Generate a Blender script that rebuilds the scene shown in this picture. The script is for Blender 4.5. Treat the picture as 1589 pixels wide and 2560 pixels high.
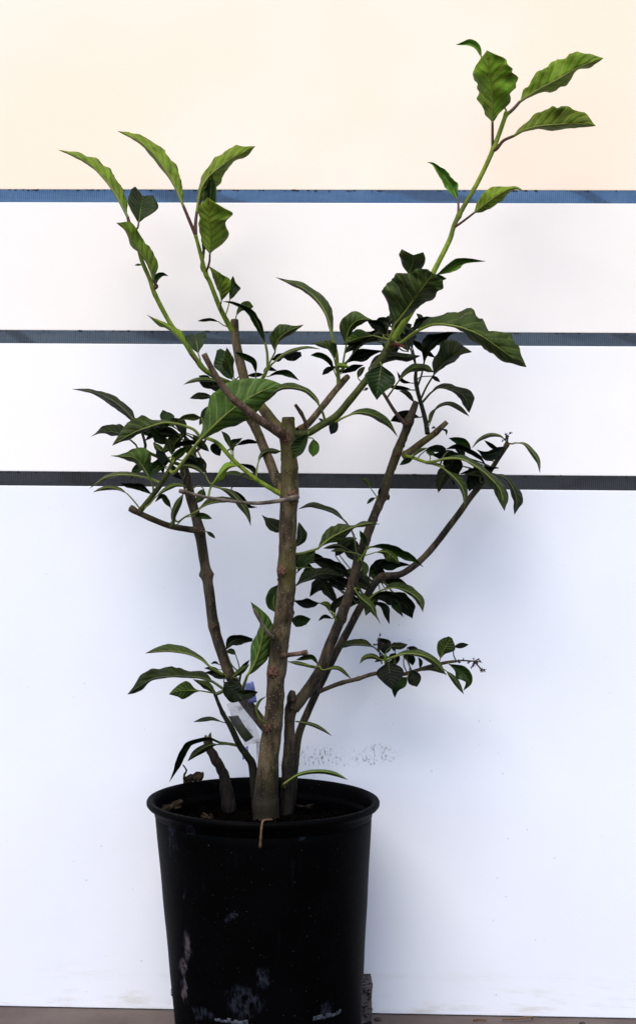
import bpy, bmesh, math, random
import numpy as np
from mathutils import Vector, Matrix, noise
random.seed(7)
scene = bpy.context.scene
for o in list(bpy.data.objects):
    bpy.data.objects.remove(o)
col = scene.collection
R = math.radians

# ------------------------------------------------------------------ camera
CAM = Vector((0.0, -1.85, 0.708))
cam_data = bpy.data.cameras.new('camera')
cam_data.sensor_fit = 'VERTICAL'
cam_data.sensor_height = 36.0
cam_data.lens = 36.0 * 3575.0 / 2560.0
cam_data.clip_start = 0.05
cam_data.clip_end = 100.0
camera = bpy.data.objects.new('camera', cam_data)
col.objects.link(camera)
camera.matrix_world = Matrix.Translation(CAM) @ (Matrix.Rotation(R(-0.5), 4, 'Y') @ Matrix.Rotation(R(90), 4, 'X'))
scene.camera = camera

# ------------------------------------------------------------------ light
SUN_DIR = Vector((-0.22, -0.62, 0.98)).normalized()     # towards the sun
world = bpy.data.worlds.new('World')
scene.world = world
world.use_nodes = True
wn = world.node_tree
bg = wn.nodes['Background']
sky = wn.nodes.new('ShaderNodeTexSky')
sky.sky_type = 'NISHITA'
sky.sun_disc = False
sky.sun_elevation = math.asin(SUN_DIR.z)
sky.sun_rotation = math.atan2(SUN_DIR.x, SUN_DIR.y)
sky.air_density = 1.0
sky.dust_density = 1.0
wn.links.new(sky.outputs['Color'], bg.inputs['Color'])
bg.inputs['Strength'].default_value = 0.09
sun_data = bpy.data.lights.new('sun', 'SUN')
sun_data.energy = 1.5
sun_data.angle = R(42)
sun_data.color = (1.0, 0.90, 0.78)
sun = bpy.data.objects.new('sun', sun_data)
col.objects.link(sun)
sun.rotation_euler = SUN_DIR.to_track_quat('Z', 'Y').to_euler()
sun.location = (0, -2, 3)
scene.view_settings.view_transform = 'Standard'
scene.view_settings.look = 'None'
scene.view_settings.exposure = 1.36
scene.view_settings.gamma = 1.0

POT_MARKS = [[-0.1792,0.3085,0.0034,0.0291],[-0.1723,0.2891,0.0024,0.0194],[-0.1592,0.2397,0.0034,0.0078],[-0.0989,0.2189,0.0087,0.0053],[-0.1557,0.1703,0.0053,0.0204],[-0.1632,0.1436,0.0049,0.0126],[-0.0834,0.1152,0.0233,0.0243],[-0.0604,0.1445,0.0087,0.0116],[-0.0143,0.3157,0.0058,0.0034],[-0.161,0.1145,0.0039,0.0194],[-0.1375,0.0914,0.0175,0.0097],[-0.089,0.0879,0.0214,0.0058],[0.0153,0.0966,0.0068,0.0116],[-0.1517,0.3233,0.0058,0.0097]]
WALL_MARKS = [[0.0061,0.3645,0.0424,0.017],[0.0824,0.3669,0.0396,0.017],[0.0627,0.3526,0.0396,0.0023],[-0.0277,0.3518,0.0339,0.0057],[0.1053,0.1314,0.0062,0.0028]]
FLOWERS = [[0.081,0.05,0.5323],[0.1909,0.063,0.5111],[0.2098,0.06,0.5105],[0.2201,0.06,0.4989],[0.2534,0.07,0.8123]]
STEMS = [
{"n":"trunk","k":"bark","p":[[-0.0655,0.03,0.2893,0.0189],[-0.0647,0.03,0.313,0.0174],[-0.0634,0.028,0.3528,0.0147],[-0.0579,0.02,0.4156,0.0126],[-0.0534,0.012,0.4716,0.0117],[-0.049,0.004,0.5312,0.0119],[-0.0416,-0.004,0.5909,0.0116],[-0.0388,-0.01,0.6407,0.0113],[-0.0381,-0.015,0.6897,0.0113],[-0.0373,-0.018,0.723,0.0115],[-0.0371,-0.022,0.7665,0.0107],[-0.0378,-0.026,0.8005,0.0102],[-0.0384,-0.028,0.8178,0.0089],[-0.039,-0.029,0.8279,0.0081]],"b":[[-0.0525,-0.03,0.6302,0.0132,1],[-0.0304,-0.035,0.728,0.0132,1],[-0.0672,0,0.428,0.0135,0.8],[-0.0592,-0.01,0.5006,0.0134,1],[-0.0485,-0.045,0.8025,0.0121,1],[-0.0501,0,0.5497,0.0103,0.25],[-0.0296,0,0.5758,0.0103,0.5]]},
{"n":"branch","k":"barkd","p":[[-0.0528,0.045,0.4054,0.0069],[-0.0775,0.06,0.4322,0.0075],[-0.1003,0.062,0.4622,0.0075],[-0.1154,0.06,0.4885,0.0075],[-0.129,0.06,0.5252,0.0072],[-0.1373,0.06,0.5535,0.0072],[-0.1441,0.06,0.5999,0.0069],[-0.1509,0.06,0.6426,0.0067],[-0.1565,0.06,0.6751,0.0069],[-0.1632,0.06,0.7012,0.0067],[-0.1698,0.06,0.7258,0.0067],[-0.1748,0.06,0.7492,0.0067],[-0.1803,0.06,0.7679,0.0059]],"b":[[-0.1376,0.05,0.5543,0.0085,0.7],[-0.1563,0.05,0.6801,0.009,0.7],[-0.1566,0.06,0.6222,0.008,0.8],[-0.1411,0.06,0.6229,0.008,0.8]]},
{"n":"branch","k":"barkd","p":[[-0.1583,0.055,0.6821,0.0048],[-0.1734,0.045,0.6837,0.0042],[-0.1941,0.03,0.6879,0.0039],[-0.2135,0.015,0.6957,0.0039],[-0.2332,0.005,0.7054,0.0039],[-0.2425,0,0.7111,0.0044]],"b":[[-0.2378,0,0.7085,0.0052,0.8],[-0.1773,0.03,0.6812,0.0042,0.5]]},
{"n":"shoot","k":"olive","p":[[-0.2306,0.005,0.707,0.0036],[-0.2147,0,0.7263,0.0034],[-0.2024,-0.005,0.7424,0.0034],[-0.1927,-0.01,0.7578,0.0031],[-0.1869,-0.012,0.7691,0.0021]],"b":[]},
{"n":"branch","k":"bark","p":[[-0.1803,0.06,0.7679,0.0037],[-0.1713,0.06,0.7813,0.0021],[-0.1577,0.055,0.7919,0.0019],[-0.1498,0.055,0.8037,0.0016]],"b":[]},
{"n":"branch","k":"bark","p":[[-0.0457,-0.015,0.7343,0.0072],[-0.0542,-0.01,0.7513,0.0067],[-0.0665,0.01,0.7813,0.0062],[-0.0766,0.025,0.8044,0.006],[-0.084,0.035,0.8191,0.0063],[-0.0913,0.04,0.8367,0.0063],[-0.0948,0.045,0.8556,0.0064],[-0.0991,0.05,0.8825,0.0064],[-0.1072,0.058,0.9152,0.0061],[-0.1125,0.063,0.9425,0.0059],[-0.114,0.066,0.9643,0.0054]],"b":[[-0.1136,0.06,0.9571,0.0059,0.5],[-0.0928,0.03,0.8308,0.0084,0.5]]},
{"n":"branch","k":"bark","p":[[-0.043,-0.026,0.8071,0.0071],[-0.0546,-0.015,0.8194,0.0072],[-0.0695,0.01,0.8375,0.0068],[-0.0825,0.03,0.8545,0.0063],[-0.0961,0.046,0.8726,0.0058]],"b":[[-0.0505,-0.03,0.8119,0.0087,0.8]]},
{"n":"branch","k":"barkp","p":[[-0.0428,-0.03,0.8033,0.0071],[-0.0502,-0.04,0.8088,0.0066],[-0.0756,-0.055,0.8238,0.0053],[-0.0923,-0.063,0.8362,0.0047],[-0.1066,-0.068,0.8476,0.0045],[-0.1228,-0.075,0.8683,0.004],[-0.135,-0.08,0.8875,0.0037],[-0.1422,-0.084,0.9019,0.0037]],"b":[[-0.0501,-0.045,0.8085,0.0071,0.8],[-0.1065,-0.07,0.8475,0.0052,0.4]]},
{"n":"branch","k":"bark","p":[[-0.0262,-0.02,0.8112,0.0051],[-0.0131,-0.01,0.8216,0.0044],[0.0048,0.01,0.8454,0.0042],[0.0256,0.03,0.8734,0.0042],[0.0341,0.037,0.8835,0.0042],[0.0383,0.04,0.8876,0.0034]],"b":[[-0.0206,-0.02,0.8153,0.0061,0.9],[0.0277,0.03,0.8755,0.0047,0.5]]},
{"n":"stub","k":"barkp","p":[[-0.0145,-0.02,0.8174,0.0028],[-0.0187,-0.024,0.8263,0.0023],[-0.0233,-0.028,0.8347,0.0025],[-0.0299,-0.034,0.8439,0.0021]],"b":[[-0.0228,-0.028,0.8342,0.0031,0.7]]},
{"n":"shoot","k":"olive","p":[[-0.0358,-0.028,0.8066,0.0056],[-0.0154,-0.03,0.8077,0.0048],[0.0023,-0.03,0.818,0.0046],[0.0226,-0.028,0.831,0.0046],[0.0393,-0.026,0.8507,0.0046],[0.0555,-0.024,0.8714,0.0046],[0.0733,-0.022,0.8948,0.0049],[0.0865,-0.02,0.9161,0.0054],[0.0931,-0.019,0.9275,0.0049]],"b":[[0.0905,-0.02,0.9228,0.0067,0.8]]},
{"n":"shoot","k":"green","p":[[0.0905,-0.0195,0.9228,0.0049],[0.0997,-0.018,0.9385,0.0044],[0.1202,-0.014,0.971,0.0039],[0.1367,-0.01,1.0,0.0036],[0.1481,-0.006,1.0229,0.0034],[0.1669,0.0,1.0614,0.0032],[0.1758,0.003,1.0879,0.0031],[0.2044,0.008,1.1401,0.003],[0.2242,0.012,1.1839,0.003],[0.2415,0.016,1.2321,0.0028]],"b":[[0.2258,0.012,1.185,0.0047,0.3],[0.1794,0.003,1.0931,0.0045,0.3],[0.2416,0.016,1.23,0.0042,0.5]]},
{"n":"bud","k":"red","p":[[0.092,-0.022,0.9215,0.0031],[0.0992,-0.03,0.9217,0.0023],[0.1085,-0.036,0.918,0.0016]],"b":[]},
{"n":"shoot","k":"green","p":[[-0.1043,0.04,0.872,0.0034],[-0.1169,0.03,0.8763,0.0034],[-0.1268,0.02,0.8795,0.0034],[-0.1404,0.012,0.886,0.0034],[-0.1537,0.008,0.8969,0.0034],[-0.1728,0.004,0.9243,0.0031],[-0.1923,0,0.9495,0.003],[-0.2123,-0.004,0.9865,0.003],[-0.2197,-0.004,1.0071,0.0027],[-0.2303,-0.004,1.0318,0.0026],[-0.2367,-0.004,1.0566,0.0024],[-0.2399,-0.004,1.0705,0.0019]],"b":[[-0.1537,0.008,0.8969,0.0042,0.7],[-0.2123,-0.004,0.9865,0.0036,0.5]]},
{"n":"shoot","k":"green","p":[[-0.1126,0.063,0.9468,0.0037],[-0.1178,0.06,0.9517,0.0036],[-0.1319,0.052,0.9771,0.0033],[-0.1455,0.045,1.011,0.003],[-0.1507,0.042,1.0211,0.0029],[-0.1574,0.038,1.0462,0.0026],[-0.164,0.032,1.0709,0.0023]],"b":[[-0.1507,0.042,1.0211,0.004,0.5],[-0.164,0.032,1.0719,0.0032,0.6]]},
{"n":"shoot","k":"green","p":[[-0.0927,0.042,0.8633,0.0029],[-0.0805,0.04,0.8754,0.0026],[-0.073,0.036,0.8862,0.0024],[-0.0683,0.034,0.8961,0.0023],[-0.0662,0.033,0.9002,0.0016]],"b":[]},
{"n":"shoot","k":"green","p":[[0.0256,0.03,0.8755,0.0029],[0.025,0.028,0.8868,0.0026],[0.0238,0.026,0.8998,0.0024],[0.0232,0.026,0.9034,0.0016]],"b":[]},
{"n":"branch","k":"barkd","p":[[-0.0381,0.05,0.2984,0.0085],[-0.0371,0.05,0.3654,0.008],[-0.0353,0.05,0.3968,0.0072],[-0.0351,0.05,0.4393,0.0072],[-0.0294,0.05,0.4505,0.008],[-0.0231,0.05,0.4569,0.008],[-0.0083,0.05,0.4762,0.0077],[0.0063,0.05,0.5002,0.0074],[0.0162,0.05,0.528,0.0072],[0.0287,0.05,0.5594,0.0069],[0.0432,0.05,0.6021,0.0066],[0.053,0.05,0.6394,0.0064],[0.0644,0.05,0.673,0.0064],[0.0742,0.05,0.7017,0.0061],[0.0841,0.05,0.7273,0.0061],[0.0929,0.05,0.755,0.0058],[0.1043,0.05,0.7876,0.0058],[0.1142,0.05,0.8126,0.0056],[0.1197,0.048,0.8296,0.0058],[0.1289,0.045,0.8554,0.004]],"b":[[-0.0336,0.045,0.4533,0.0106,1],[0.104,0.045,0.7863,0.0074,0.7],[0.1185,0.045,0.8278,0.0074,0.6],[0.0878,0.05,0.73,0.0069,0.5],[0.0339,0.05,0.5659,0.0074,0.5]]},
{"n":"stub","k":"barkd","p":[[-0.033,0.045,0.4501,0.0074],[-0.033,0.04,0.4619,0.0053],[-0.0315,0.038,0.4711,0.0037]],"b":[[-0.0324,0.038,0.4621,0.0069,0.9]]},
{"n":"branch","k":"bark","p":[[0.1112,0.05,0.7823,0.0053],[0.1242,0.047,0.7913,0.005],[0.134,0.044,0.7992,0.0048],[0.1521,0.04,0.8124,0.0042],[0.1604,0.038,0.8203,0.0037],[0.1686,0.036,0.8282,0.0032]],"b":[[0.1529,0.03,0.815,0.0045,0.9]]},
{"n":"branch","k":"barkp","p":[[0.1153,0.045,0.8246,0.0034],[0.1065,0.04,0.8337,0.0026],[0.0982,0.035,0.8438,0.0024],[0.09,0.03,0.856,0.0022],[0.0839,0.026,0.8651,0.0021]],"b":[]},
{"n":"shoot","k":"dark","p":[[0.1438,0.042,0.813,0.0034],[0.1411,0.05,0.8315,0.0031],[0.1377,0.056,0.8473,0.0029],[0.1313,0.06,0.871,0.0028],[0.1288,0.064,0.8869,0.0027],[0.1299,0.066,0.9021,0.0016]],"b":[]},
{"n":"branch","k":"barkd","p":[[-0.0344,0.075,0.2958,0.007],[-0.0281,0.078,0.3745,0.0059],[-0.023,0.08,0.4087,0.0051],[-0.0125,0.082,0.4344,0.0051],[0.0045,0.085,0.4726,0.0051],[0.021,0.088,0.5071,0.0051],[0.0381,0.09,0.5401,0.0052],[0.0547,0.092,0.5721,0.0052],[0.0649,0.094,0.5895,0.0052],[0.0752,0.096,0.6085,0.0052],[0.0844,0.097,0.6183,0.0054],[0.092,0.098,0.6216,0.0052],[0.1134,0.1,0.6239,0.0046],[0.1324,0.1,0.6361,0.0046],[0.1475,0.1,0.6504,0.0044],[0.1646,0.098,0.6713,0.0044],[0.1885,0.094,0.7037,0.0044],[0.2036,0.09,0.7261,0.0041],[0.2166,0.086,0.7435,0.0043],[0.2254,0.084,0.756,0.0035],[0.2372,0.08,0.7749,0.0032],[0.2511,0.076,0.7975,0.0035],[0.2543,0.076,0.804,0.0027]],"b":[[0.0881,0.095,0.6206,0.0065,0.7],[0.2531,0.075,0.8007,0.0043,1]]},
{"n":"branch","k":"barkd","p":[[-0.011,0.06,0.4643,0.0035],[-0.0003,0.066,0.4657,0.0032],[0.0131,0.068,0.471,0.003],[0.034,0.07,0.479,0.003],[0.0554,0.07,0.4845,0.0028],[0.0811,0.07,0.4923,0.0027],[0.1123,0.07,0.4909,0.0025],[0.132,0.068,0.4962,0.0024],[0.1527,0.066,0.503,0.0023],[0.1739,0.064,0.5082,0.0022],[0.1866,0.063,0.51,0.0017]],"b":[[0.0553,0.068,0.4864,0.0038,0.5],[0.034,0.07,0.479,0.0037,0.3]]},
{"n":"stub","k":"barkp","p":[[-0.0446,-0.004,0.5217,0.0041],[-0.034,-0.018,0.5248,0.0031],[-0.0222,-0.022,0.5268,0.0031],[-0.0125,-0.026,0.5288,0.0033]],"b":[[-0.015,-0.026,0.5283,0.0041,0.5]]},
{"n":"stub","k":"dry","p":[[-0.0575,-0.01,0.5469,0.0031],[-0.0613,-0.022,0.552,0.0023],[-0.0729,-0.03,0.5699,0.002],[-0.0759,-0.032,0.5771,0.0023],[-0.0805,-0.034,0.5844,0.0015]],"b":[[-0.0749,-0.032,0.5751,0.0028,0.2]]},
{"n":"branch","k":"dry","p":[[-0.0269,-0.03,0.7266,0.0036],[-0.0337,-0.046,0.7249,0.0033],[-0.0492,-0.05,0.7217,0.0028],[-0.0787,-0.055,0.7184,0.0023],[-0.1114,-0.062,0.721,0.0021],[-0.144,-0.068,0.7262,0.002],[-0.1616,-0.072,0.7305,0.0023],[-0.1724,-0.074,0.7328,0.0024]],"b":[[-0.167,-0.073,0.7314,0.0035,0.3]]},
{"n":"shoot","k":"green","p":[[-0.047,-0.02,0.7301,0.0033],[-0.0542,-0.02,0.7341,0.003],[-0.0787,-0.025,0.7487,0.0028],[-0.1019,-0.025,0.7674,0.0028],[-0.1144,-0.022,0.7796,0.0027],[-0.1281,-0.018,0.7945,0.0026],[-0.1426,-0.01,0.8015,0.0021],[-0.1528,-0.005,0.8037,0.0015]],"b":[[-0.0537,-0.02,0.7336,0.0041,0.6]]},
{"n":"shoot","k":"dark","p":[[-0.0766,0.055,0.297,0.0069],[-0.0828,0.05,0.365,0.0058],[-0.0897,0.045,0.3823,0.005],[-0.1007,0.04,0.3984,0.0045],[-0.1116,0.034,0.423,0.004],[-0.1215,0.03,0.4403,0.0029],[-0.1282,0.026,0.456,0.0024],[-0.1338,0.022,0.4707,0.0022],[-0.1395,0.02,0.4808,0.0016]],"b":[[-0.1231,0.03,0.4424,0.0037,0.4]]},
{"n":"dead_stem","k":"dead","p":[[-0.1127,0.07,0.2961,0.0091],[-0.1217,0.07,0.3471,0.0075],[-0.1261,0.07,0.3605,0.0067],[-0.1376,0.07,0.3808,0.0059],[-0.1436,0.07,0.3947,0.0059],[-0.1453,0.07,0.4044,0.0051]],"b":[]},
{"n":"shoot","k":"green","p":[[0.0538,0.045,0.6438,0.0021],[0.0589,0.038,0.6494,0.0018],[0.0624,0.034,0.6569,0.0013]],"b":[]},
{"n":"shoot","k":"green","p":[[0.0281,0.05,0.5594,0.0021],[0.0243,0.044,0.5668,0.0016],[0.0199,0.04,0.576,0.0013]],"b":[]},
{"n":"shoot","k":"dark","p":[[0.0854,0.096,0.6184,0.0033],[0.0742,0.085,0.6069,0.0027],[0.0643,0.075,0.5955,0.0022]],"b":[]},
{"n":"shoot","k":"green","p":[[-0.1941,0.03,0.6879,0.0024],[-0.1905,0.02,0.6917,0.0024],[-0.1866,0.012,0.697,0.0016]],"b":[]},
{"n":"shoot","k":"green","p":[[0.1157,0.045,0.7832,0.0024],[0.1225,0.035,0.7813,0.0022],[0.1413,0.025,0.7743,0.0021],[0.1542,0.022,0.7722,0.0018],[0.1645,0.02,0.768,0.0014]],"b":[]},
{"n":"shoot","k":"green","p":[[0.0961,0.07,0.4919,0.0024],[0.0934,0.06,0.5036,0.0024],[0.0915,0.055,0.5127,0.0022],[0.0909,0.054,0.5197,0.0016]],"b":[]},
{"n":"shoot","k":"dark","p":[[-0.1071,0.06,0.457,0.0024],[-0.1035,0.05,0.4759,0.0019],[-0.1004,0.05,0.4919,0.0013]],"b":[]},
{"n":"shoot","k":"dark","p":[[0.0063,0.05,0.5002,0.0024],[0.0052,0.03,0.504,0.0016]],"b":[]}]
LEAVES = [
{"a":[[0.223,0.0117,1.1809],[0.2215,0.005,1.2148]],"M":[[0.2215,0.005,1.2148],[0.2195,-0.0085,1.2472],[0.2143,-0.0198,1.2738],[0.2097,-0.03,1.2974]],"l":[0.01,0.0196,0.017,0.018,0.0224,0.013],"r":[0.011,0.021,0.031,0.03,0.0276,0.019],"m":"y","s":"d","f":1.0,"e":[0.0,0.0],"h":[0,0],"w":1.0,"b":11,"A":0.2,"c":1},
{"a":[[0.2415,0.016,1.2321],[0.2094,0.03,1.3075]],"M":[[0.2094,0.03,1.3075],[0.2042,0.0402,1.3241],[0.1947,0.0482,1.3318],[0.1788,0.06,1.3338]],"l":[0.0021,0.0029,0.0033,0.0021],"r":[0.0029,0.005,0.0054,0.0025],"m":"y","s":"u","f":1.0,"e":[0.0,0.0],"h":[0,0],"w":0.5,"b":11,"A":0.2,"c":0},
{"a":[[0.2399,0.0156,1.2273],[0.2503,0.0178,1.2368],[0.2587,0.02,1.2467]],"M":[[0.2587,0.02,1.2467],[0.2813,0.0155,1.2608],[0.3068,0.0106,1.2738],[0.3341,0.0053,1.2886],[0.3633,0.0,1.2983]],"l":[0.0122,0.0193,0.0219,0.0203,0.0193,0.0111],"r":[0.003,0.0071,0.0111,0.0091,0.0024,0.0057],"m":"y","s":"d","f":1.0,"e":[0.0,0.0],"h":[0,0],"w":1.0,"b":11,"A":0.2,"c":1},
{"a":[[0.223,0.0117,1.1809],[0.2272,0.0078,1.1812],[0.2357,0.0039,1.1914],[0.2482,0.0,1.1965]],"M":[[0.2482,0.0,1.1965],[0.2622,-0.0078,1.2026],[0.2807,-0.0174,1.2052],[0.301,-0.0276,1.2046],[0.3228,-0.0387,1.2028],[0.3448,-0.05,1.197]],"l":[0.008,0.0169,0.0219,0.0189,0.0149],"r":[0.002,0.004,0.0076,0.0056,0.0044],"m":"y","s":"d","f":1.0,"e":[0.0,0.0],"h":[0,0],"w":1.0,"b":11,"A":0.2,"c":1},
{"a":[[0.1779,0.0034,1.0922],[0.1785,0.0067,1.1076],[0.1779,0.01,1.1168]],"M":[[0.1779,0.01,1.1168],[0.1699,0.0189,1.1356],[0.1597,0.0276,1.1529],[0.1492,0.0354,1.1673],[0.14,0.04,1.1717]],"l":[0.0057,0.0072,0.0067,0.0051,0.0025],"r":[0.0057,0.0074,0.0067,0.0049,0.002],"m":"y","s":"u","f":1.0,"e":[0.0,0.0],"h":[0,0],"w":1.0,"b":11,"A":0.2,"c":1},
{"a":[[0.1716,0.0019,1.0771],[0.1843,-0.004,1.0853],[0.1966,-0.01,1.0942]],"M":[[0.1966,-0.01,1.0942],[0.2135,-0.0192,1.1064],[0.2302,-0.0278,1.1166],[0.2451,-0.0348,1.1215],[0.2567,-0.04,1.1164]],"l":[0.0089,0.0129,0.0115,0.005,0.0024],"r":[0.0064,0.0089,0.0095,0.005,0.002],"m":"y","s":"d","f":1.0,"e":[0.0,0.0],"h":[0,0],"w":1.0,"b":11,"A":0.2,"c":1},
{"a":[[-0.2399,-0.004,1.0705],[-0.2461,-0.004,1.0787],[-0.2486,-0.004,1.0865]],"M":[[-0.2486,-0.004,1.0865],[-0.2605,0.0022,1.1086],[-0.2762,0.0092,1.1327],[-0.2983,0.0172,1.1571],[-0.3224,0.024,1.1721],[-0.3454,0.03,1.1811]],"l":[0.0012,0.0012,0.0012,0.0017,0.0025,0.0017],"r":[0.0083,0.0124,0.0134,0.0114,0.0083,0.0037],"m":"y","s":"d","f":1.0,"e":[0.0,0.0],"h":[0,0],"w":1.0,"b":13,"A":0.2,"c":1},
{"a":[[-0.2399,-0.004,1.0705],[-0.236,-0.002,1.0731],[-0.2349,0.0,1.0796]],"M":[[-0.2349,0.0,1.0796],[-0.2355,0.0233,1.1009],[-0.2361,0.05,1.126]],"l":[0.0062,0.0142,0.0177,0.0167],"r":[0.0058,0.0156,0.0219,0.0187],"m":"m","s":"u","f":1.0,"e":[0.0114,0.0125],"h":[0.9,0.25],"w":0.4,"b":13,"A":0.2,"c":1},
{"a":[[-0.2152,-0.0043,0.9932],[-0.2092,-0.0069,0.9966],[-0.212,-0.0094,1.0003],[-0.214,-0.012,1.0043]],"M":[[-0.214,-0.012,1.0043],[-0.2183,-0.0178,1.0212],[-0.2279,-0.0239,1.0363],[-0.2374,-0.0296,1.0504],[-0.2469,-0.0354,1.0643],[-0.258,-0.04,1.0717]],"l":[0.002,0.0016,0.002,0.0053,0.0032,0.0016],"r":[0.0077,0.0121,0.0134,0.0126,0.0134,0.0105],"m":"y","s":"d","f":1.0,"e":[0.0,0.0],"h":[0,0],"w":1.0,"b":13,"A":0.2,"c":1},
{"a":[[-0.2134,-0.0041,0.9889],[-0.213,-0.0021,0.9917],[-0.2136,0.0,0.9963]],"M":[[-0.2136,0.0,0.9963],[-0.2122,0.0136,1.0113],[-0.2062,0.0219,1.0171],[-0.1993,0.03,1.0167]],"l":[0.0024,0.0041,0.0028],"r":[0.0021,0.0035,0.0024],"m":"m","s":"u","f":1.0,"e":[0.0,0.0],"h":[0,0],"w":0.4,"b":13,"A":0.2,"c":0},
{"a":[[-0.228,-0.004,1.0259],[-0.2311,0.005,1.0264]],"M":[[-0.2311,0.005,1.0264],[-0.2368,0.0167,1.0287],[-0.2434,0.03,1.0303]],"l":[0.0008,0.0012,0.0014,0.0012,0.0007],"r":[0.0009,0.0014,0.0016,0.0013,0.0008],"m":"y","s":"u","f":1.0,"e":[0.0,0.0],"h":[0,0],"w":0.2,"b":13,"A":0.2,"c":0},
{"a":[[-0.1523,0.0083,0.8954],[-0.1604,0.0042,0.903],[-0.167,0.0,0.9111]],"M":[[-0.167,0.0,0.9111],[-0.1751,-0.0063,0.924],[-0.1848,-0.0125,0.9351],[-0.1961,-0.0187,0.9444],[-0.2074,-0.0241,0.9503],[-0.2194,-0.03,0.957]],"l":[0.0008,0.0014,0.0017,0.0025,0.0048,0.0024],"r":[0.0042,0.0068,0.0068,0.0051,0.0031,0.0014],"m":"y","s":"d","f":1.0,"e":[0.0,0.0],"h":[0,0],"w":1.0,"b":13,"A":0.2,"c":1},
{"a":[[-0.1523,0.0083,0.8954],[-0.1549,0.0102,0.9055],[-0.1574,0.012,0.9134]],"M":[[-0.1574,0.012,0.9134],[-0.1608,0.0305,0.9276],[-0.165,0.05,0.9427]],"l":[0.0056,0.0101,0.013,0.0148],"r":[0.0035,0.0084,0.0122,0.0148],"m":"m","s":"u","f":1.0,"e":[0.0104,0.0122],"h":[0.15,0.1],"w":0.4,"b":13,"A":0.2,"c":0},
{"a":[[-0.164,0.032,1.0709],[-0.1725,0.031,1.0906],[-0.1799,0.03,1.1081]],"M":[[-0.1799,0.03,1.1081],[-0.19,0.0352,1.1311],[-0.2033,0.041,1.1553],[-0.2211,0.0472,1.1798],[-0.2431,0.0534,1.2002],[-0.2716,0.06,1.2144]],"l":[0.0011,0.0017,0.0038,0.0046,0.0029,0.0017],"r":[0.0074,0.0126,0.0151,0.013,0.0095,0.0059],"m":"y","s":"d","f":1.0,"e":[0.0,0.0],"h":[0,0],"w":1.0,"b":14,"A":0.2,"c":1},
{"a":[[-0.164,0.032,1.0709],[-0.1643,0.0335,1.087],[-0.1629,0.035,1.102]],"M":[[-0.1629,0.035,1.102],[-0.159,0.0406,1.1305],[-0.149,0.0449,1.1504],[-0.1347,0.0488,1.1641],[-0.1182,0.0531,1.178],[-0.1016,0.0569,1.1875],[-0.088,0.06,1.1958]],"l":[0.0025,0.0046,0.0095,0.0143,0.0126,0.0095],"r":[0.0063,0.0137,0.0158,0.0105,0.0053,0.0067],"m":"y","s":"d","f":1.0,"e":[0.0,0.0],"h":[0,0],"w":1.0,"b":14,"A":0.2,"c":1},
{"a":[[-0.1511,0.0418,1.0223],[-0.1457,0.0309,1.0344],[-0.1441,0.02,1.044]],"M":[[-0.1441,0.02,1.044],[-0.1425,0.0104,1.066],[-0.144,0.0003,1.0887],[-0.1455,-0.01,1.1115]],"l":[0.0093,0.0134,0.0152,0.0144,0.0119],"r":[0.0113,0.0196,0.0216,0.0243,0.0175],"m":"y","s":"d","f":1.0,"e":[0.0,0.0],"h":[0,0],"w":1.0,"b":14,"A":0.2,"c":1},
{"a":[[-0.1511,0.0418,1.0223],[-0.1561,0.0409,1.0298],[-0.1544,0.04,1.0454]],"M":[[-0.1544,0.04,1.0454],[-0.1514,0.0429,1.0785],[-0.1483,0.0457,1.1106],[-0.1453,0.048,1.1364],[-0.1465,0.05,1.1601]],"l":[0.0042,0.008,0.0088,0.0095,0.0063],"r":[0.0042,0.0084,0.0084,0.0084,0.0059],"m":"m","s":"u","f":1.0,"e":[0.0,0.0],"h":[0,0],"w":1.0,"b":14,"A":0.2,"c":0},
{"a":[[-0.1294,0.0534,0.9721],[-0.1317,0.0467,0.9762],[-0.1299,0.04,0.9858]],"M":[[-0.1299,0.04,0.9858],[-0.1301,0.0298,1.0017],[-0.1351,0.021,1.0141],[-0.1451,0.01,1.0273]],"l":[0.0024,0.0049,0.0056,0.0045,0.0017],"r":[0.009,0.0139,0.0128,0.0083,0.0035],"m":"y","s":"d","f":1.0,"e":[0.0,0.0],"h":[0,0],"w":1.0,"b":14,"A":0.2,"c":1},
{"a":[[-0.1263,0.0551,0.9661],[-0.1224,0.0576,0.9787],[-0.12,0.06,0.9906]],"M":[[-0.12,0.06,0.9906],[-0.118,0.0679,1.0042],[-0.1171,0.08,1.0257]],"l":[0.0028,0.0032,0.0036],"r":[0.0071,0.0099,0.0043],"m":"m","s":"u","f":1.0,"e":[0.0,0.0],"h":[0,0],"w":1.0,"b":14,"A":0.2,"c":0},
{"a":[[-0.1191,0.0593,0.9537],[-0.1273,0.0546,0.9554],[-0.1341,0.05,0.9596]],"M":[[-0.1341,0.05,0.9596],[-0.1432,0.0429,0.9611],[-0.1515,0.0366,0.9594],[-0.16,0.03,0.9576]],"l":[0.0014,0.0016,0.0014],"r":[0.0017,0.0024,0.0021],"m":"m","s":"u","f":1.0,"e":[0.0,0.0],"h":[0,0],"w":0.3,"b":14,"A":0.2,"c":0},
{"a":[[-0.1136,0.0648,0.9549],[-0.1125,0.0624,0.9609],[-0.1114,0.06,0.9686]],"M":[[-0.1114,0.06,0.9686],[-0.1061,0.0503,0.9752],[-0.0977,0.0407,0.9783],[-0.0871,0.03,0.9772]],"l":[0.0025,0.0046,0.0074,0.007],"r":[0.0014,0.0028,0.0049,0.0049],"m":"m","s":"d","f":1.0,"e":[0.0,0.0],"h":[0,0],"w":0.4,"b":5,"A":0.2,"c":0},
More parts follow.
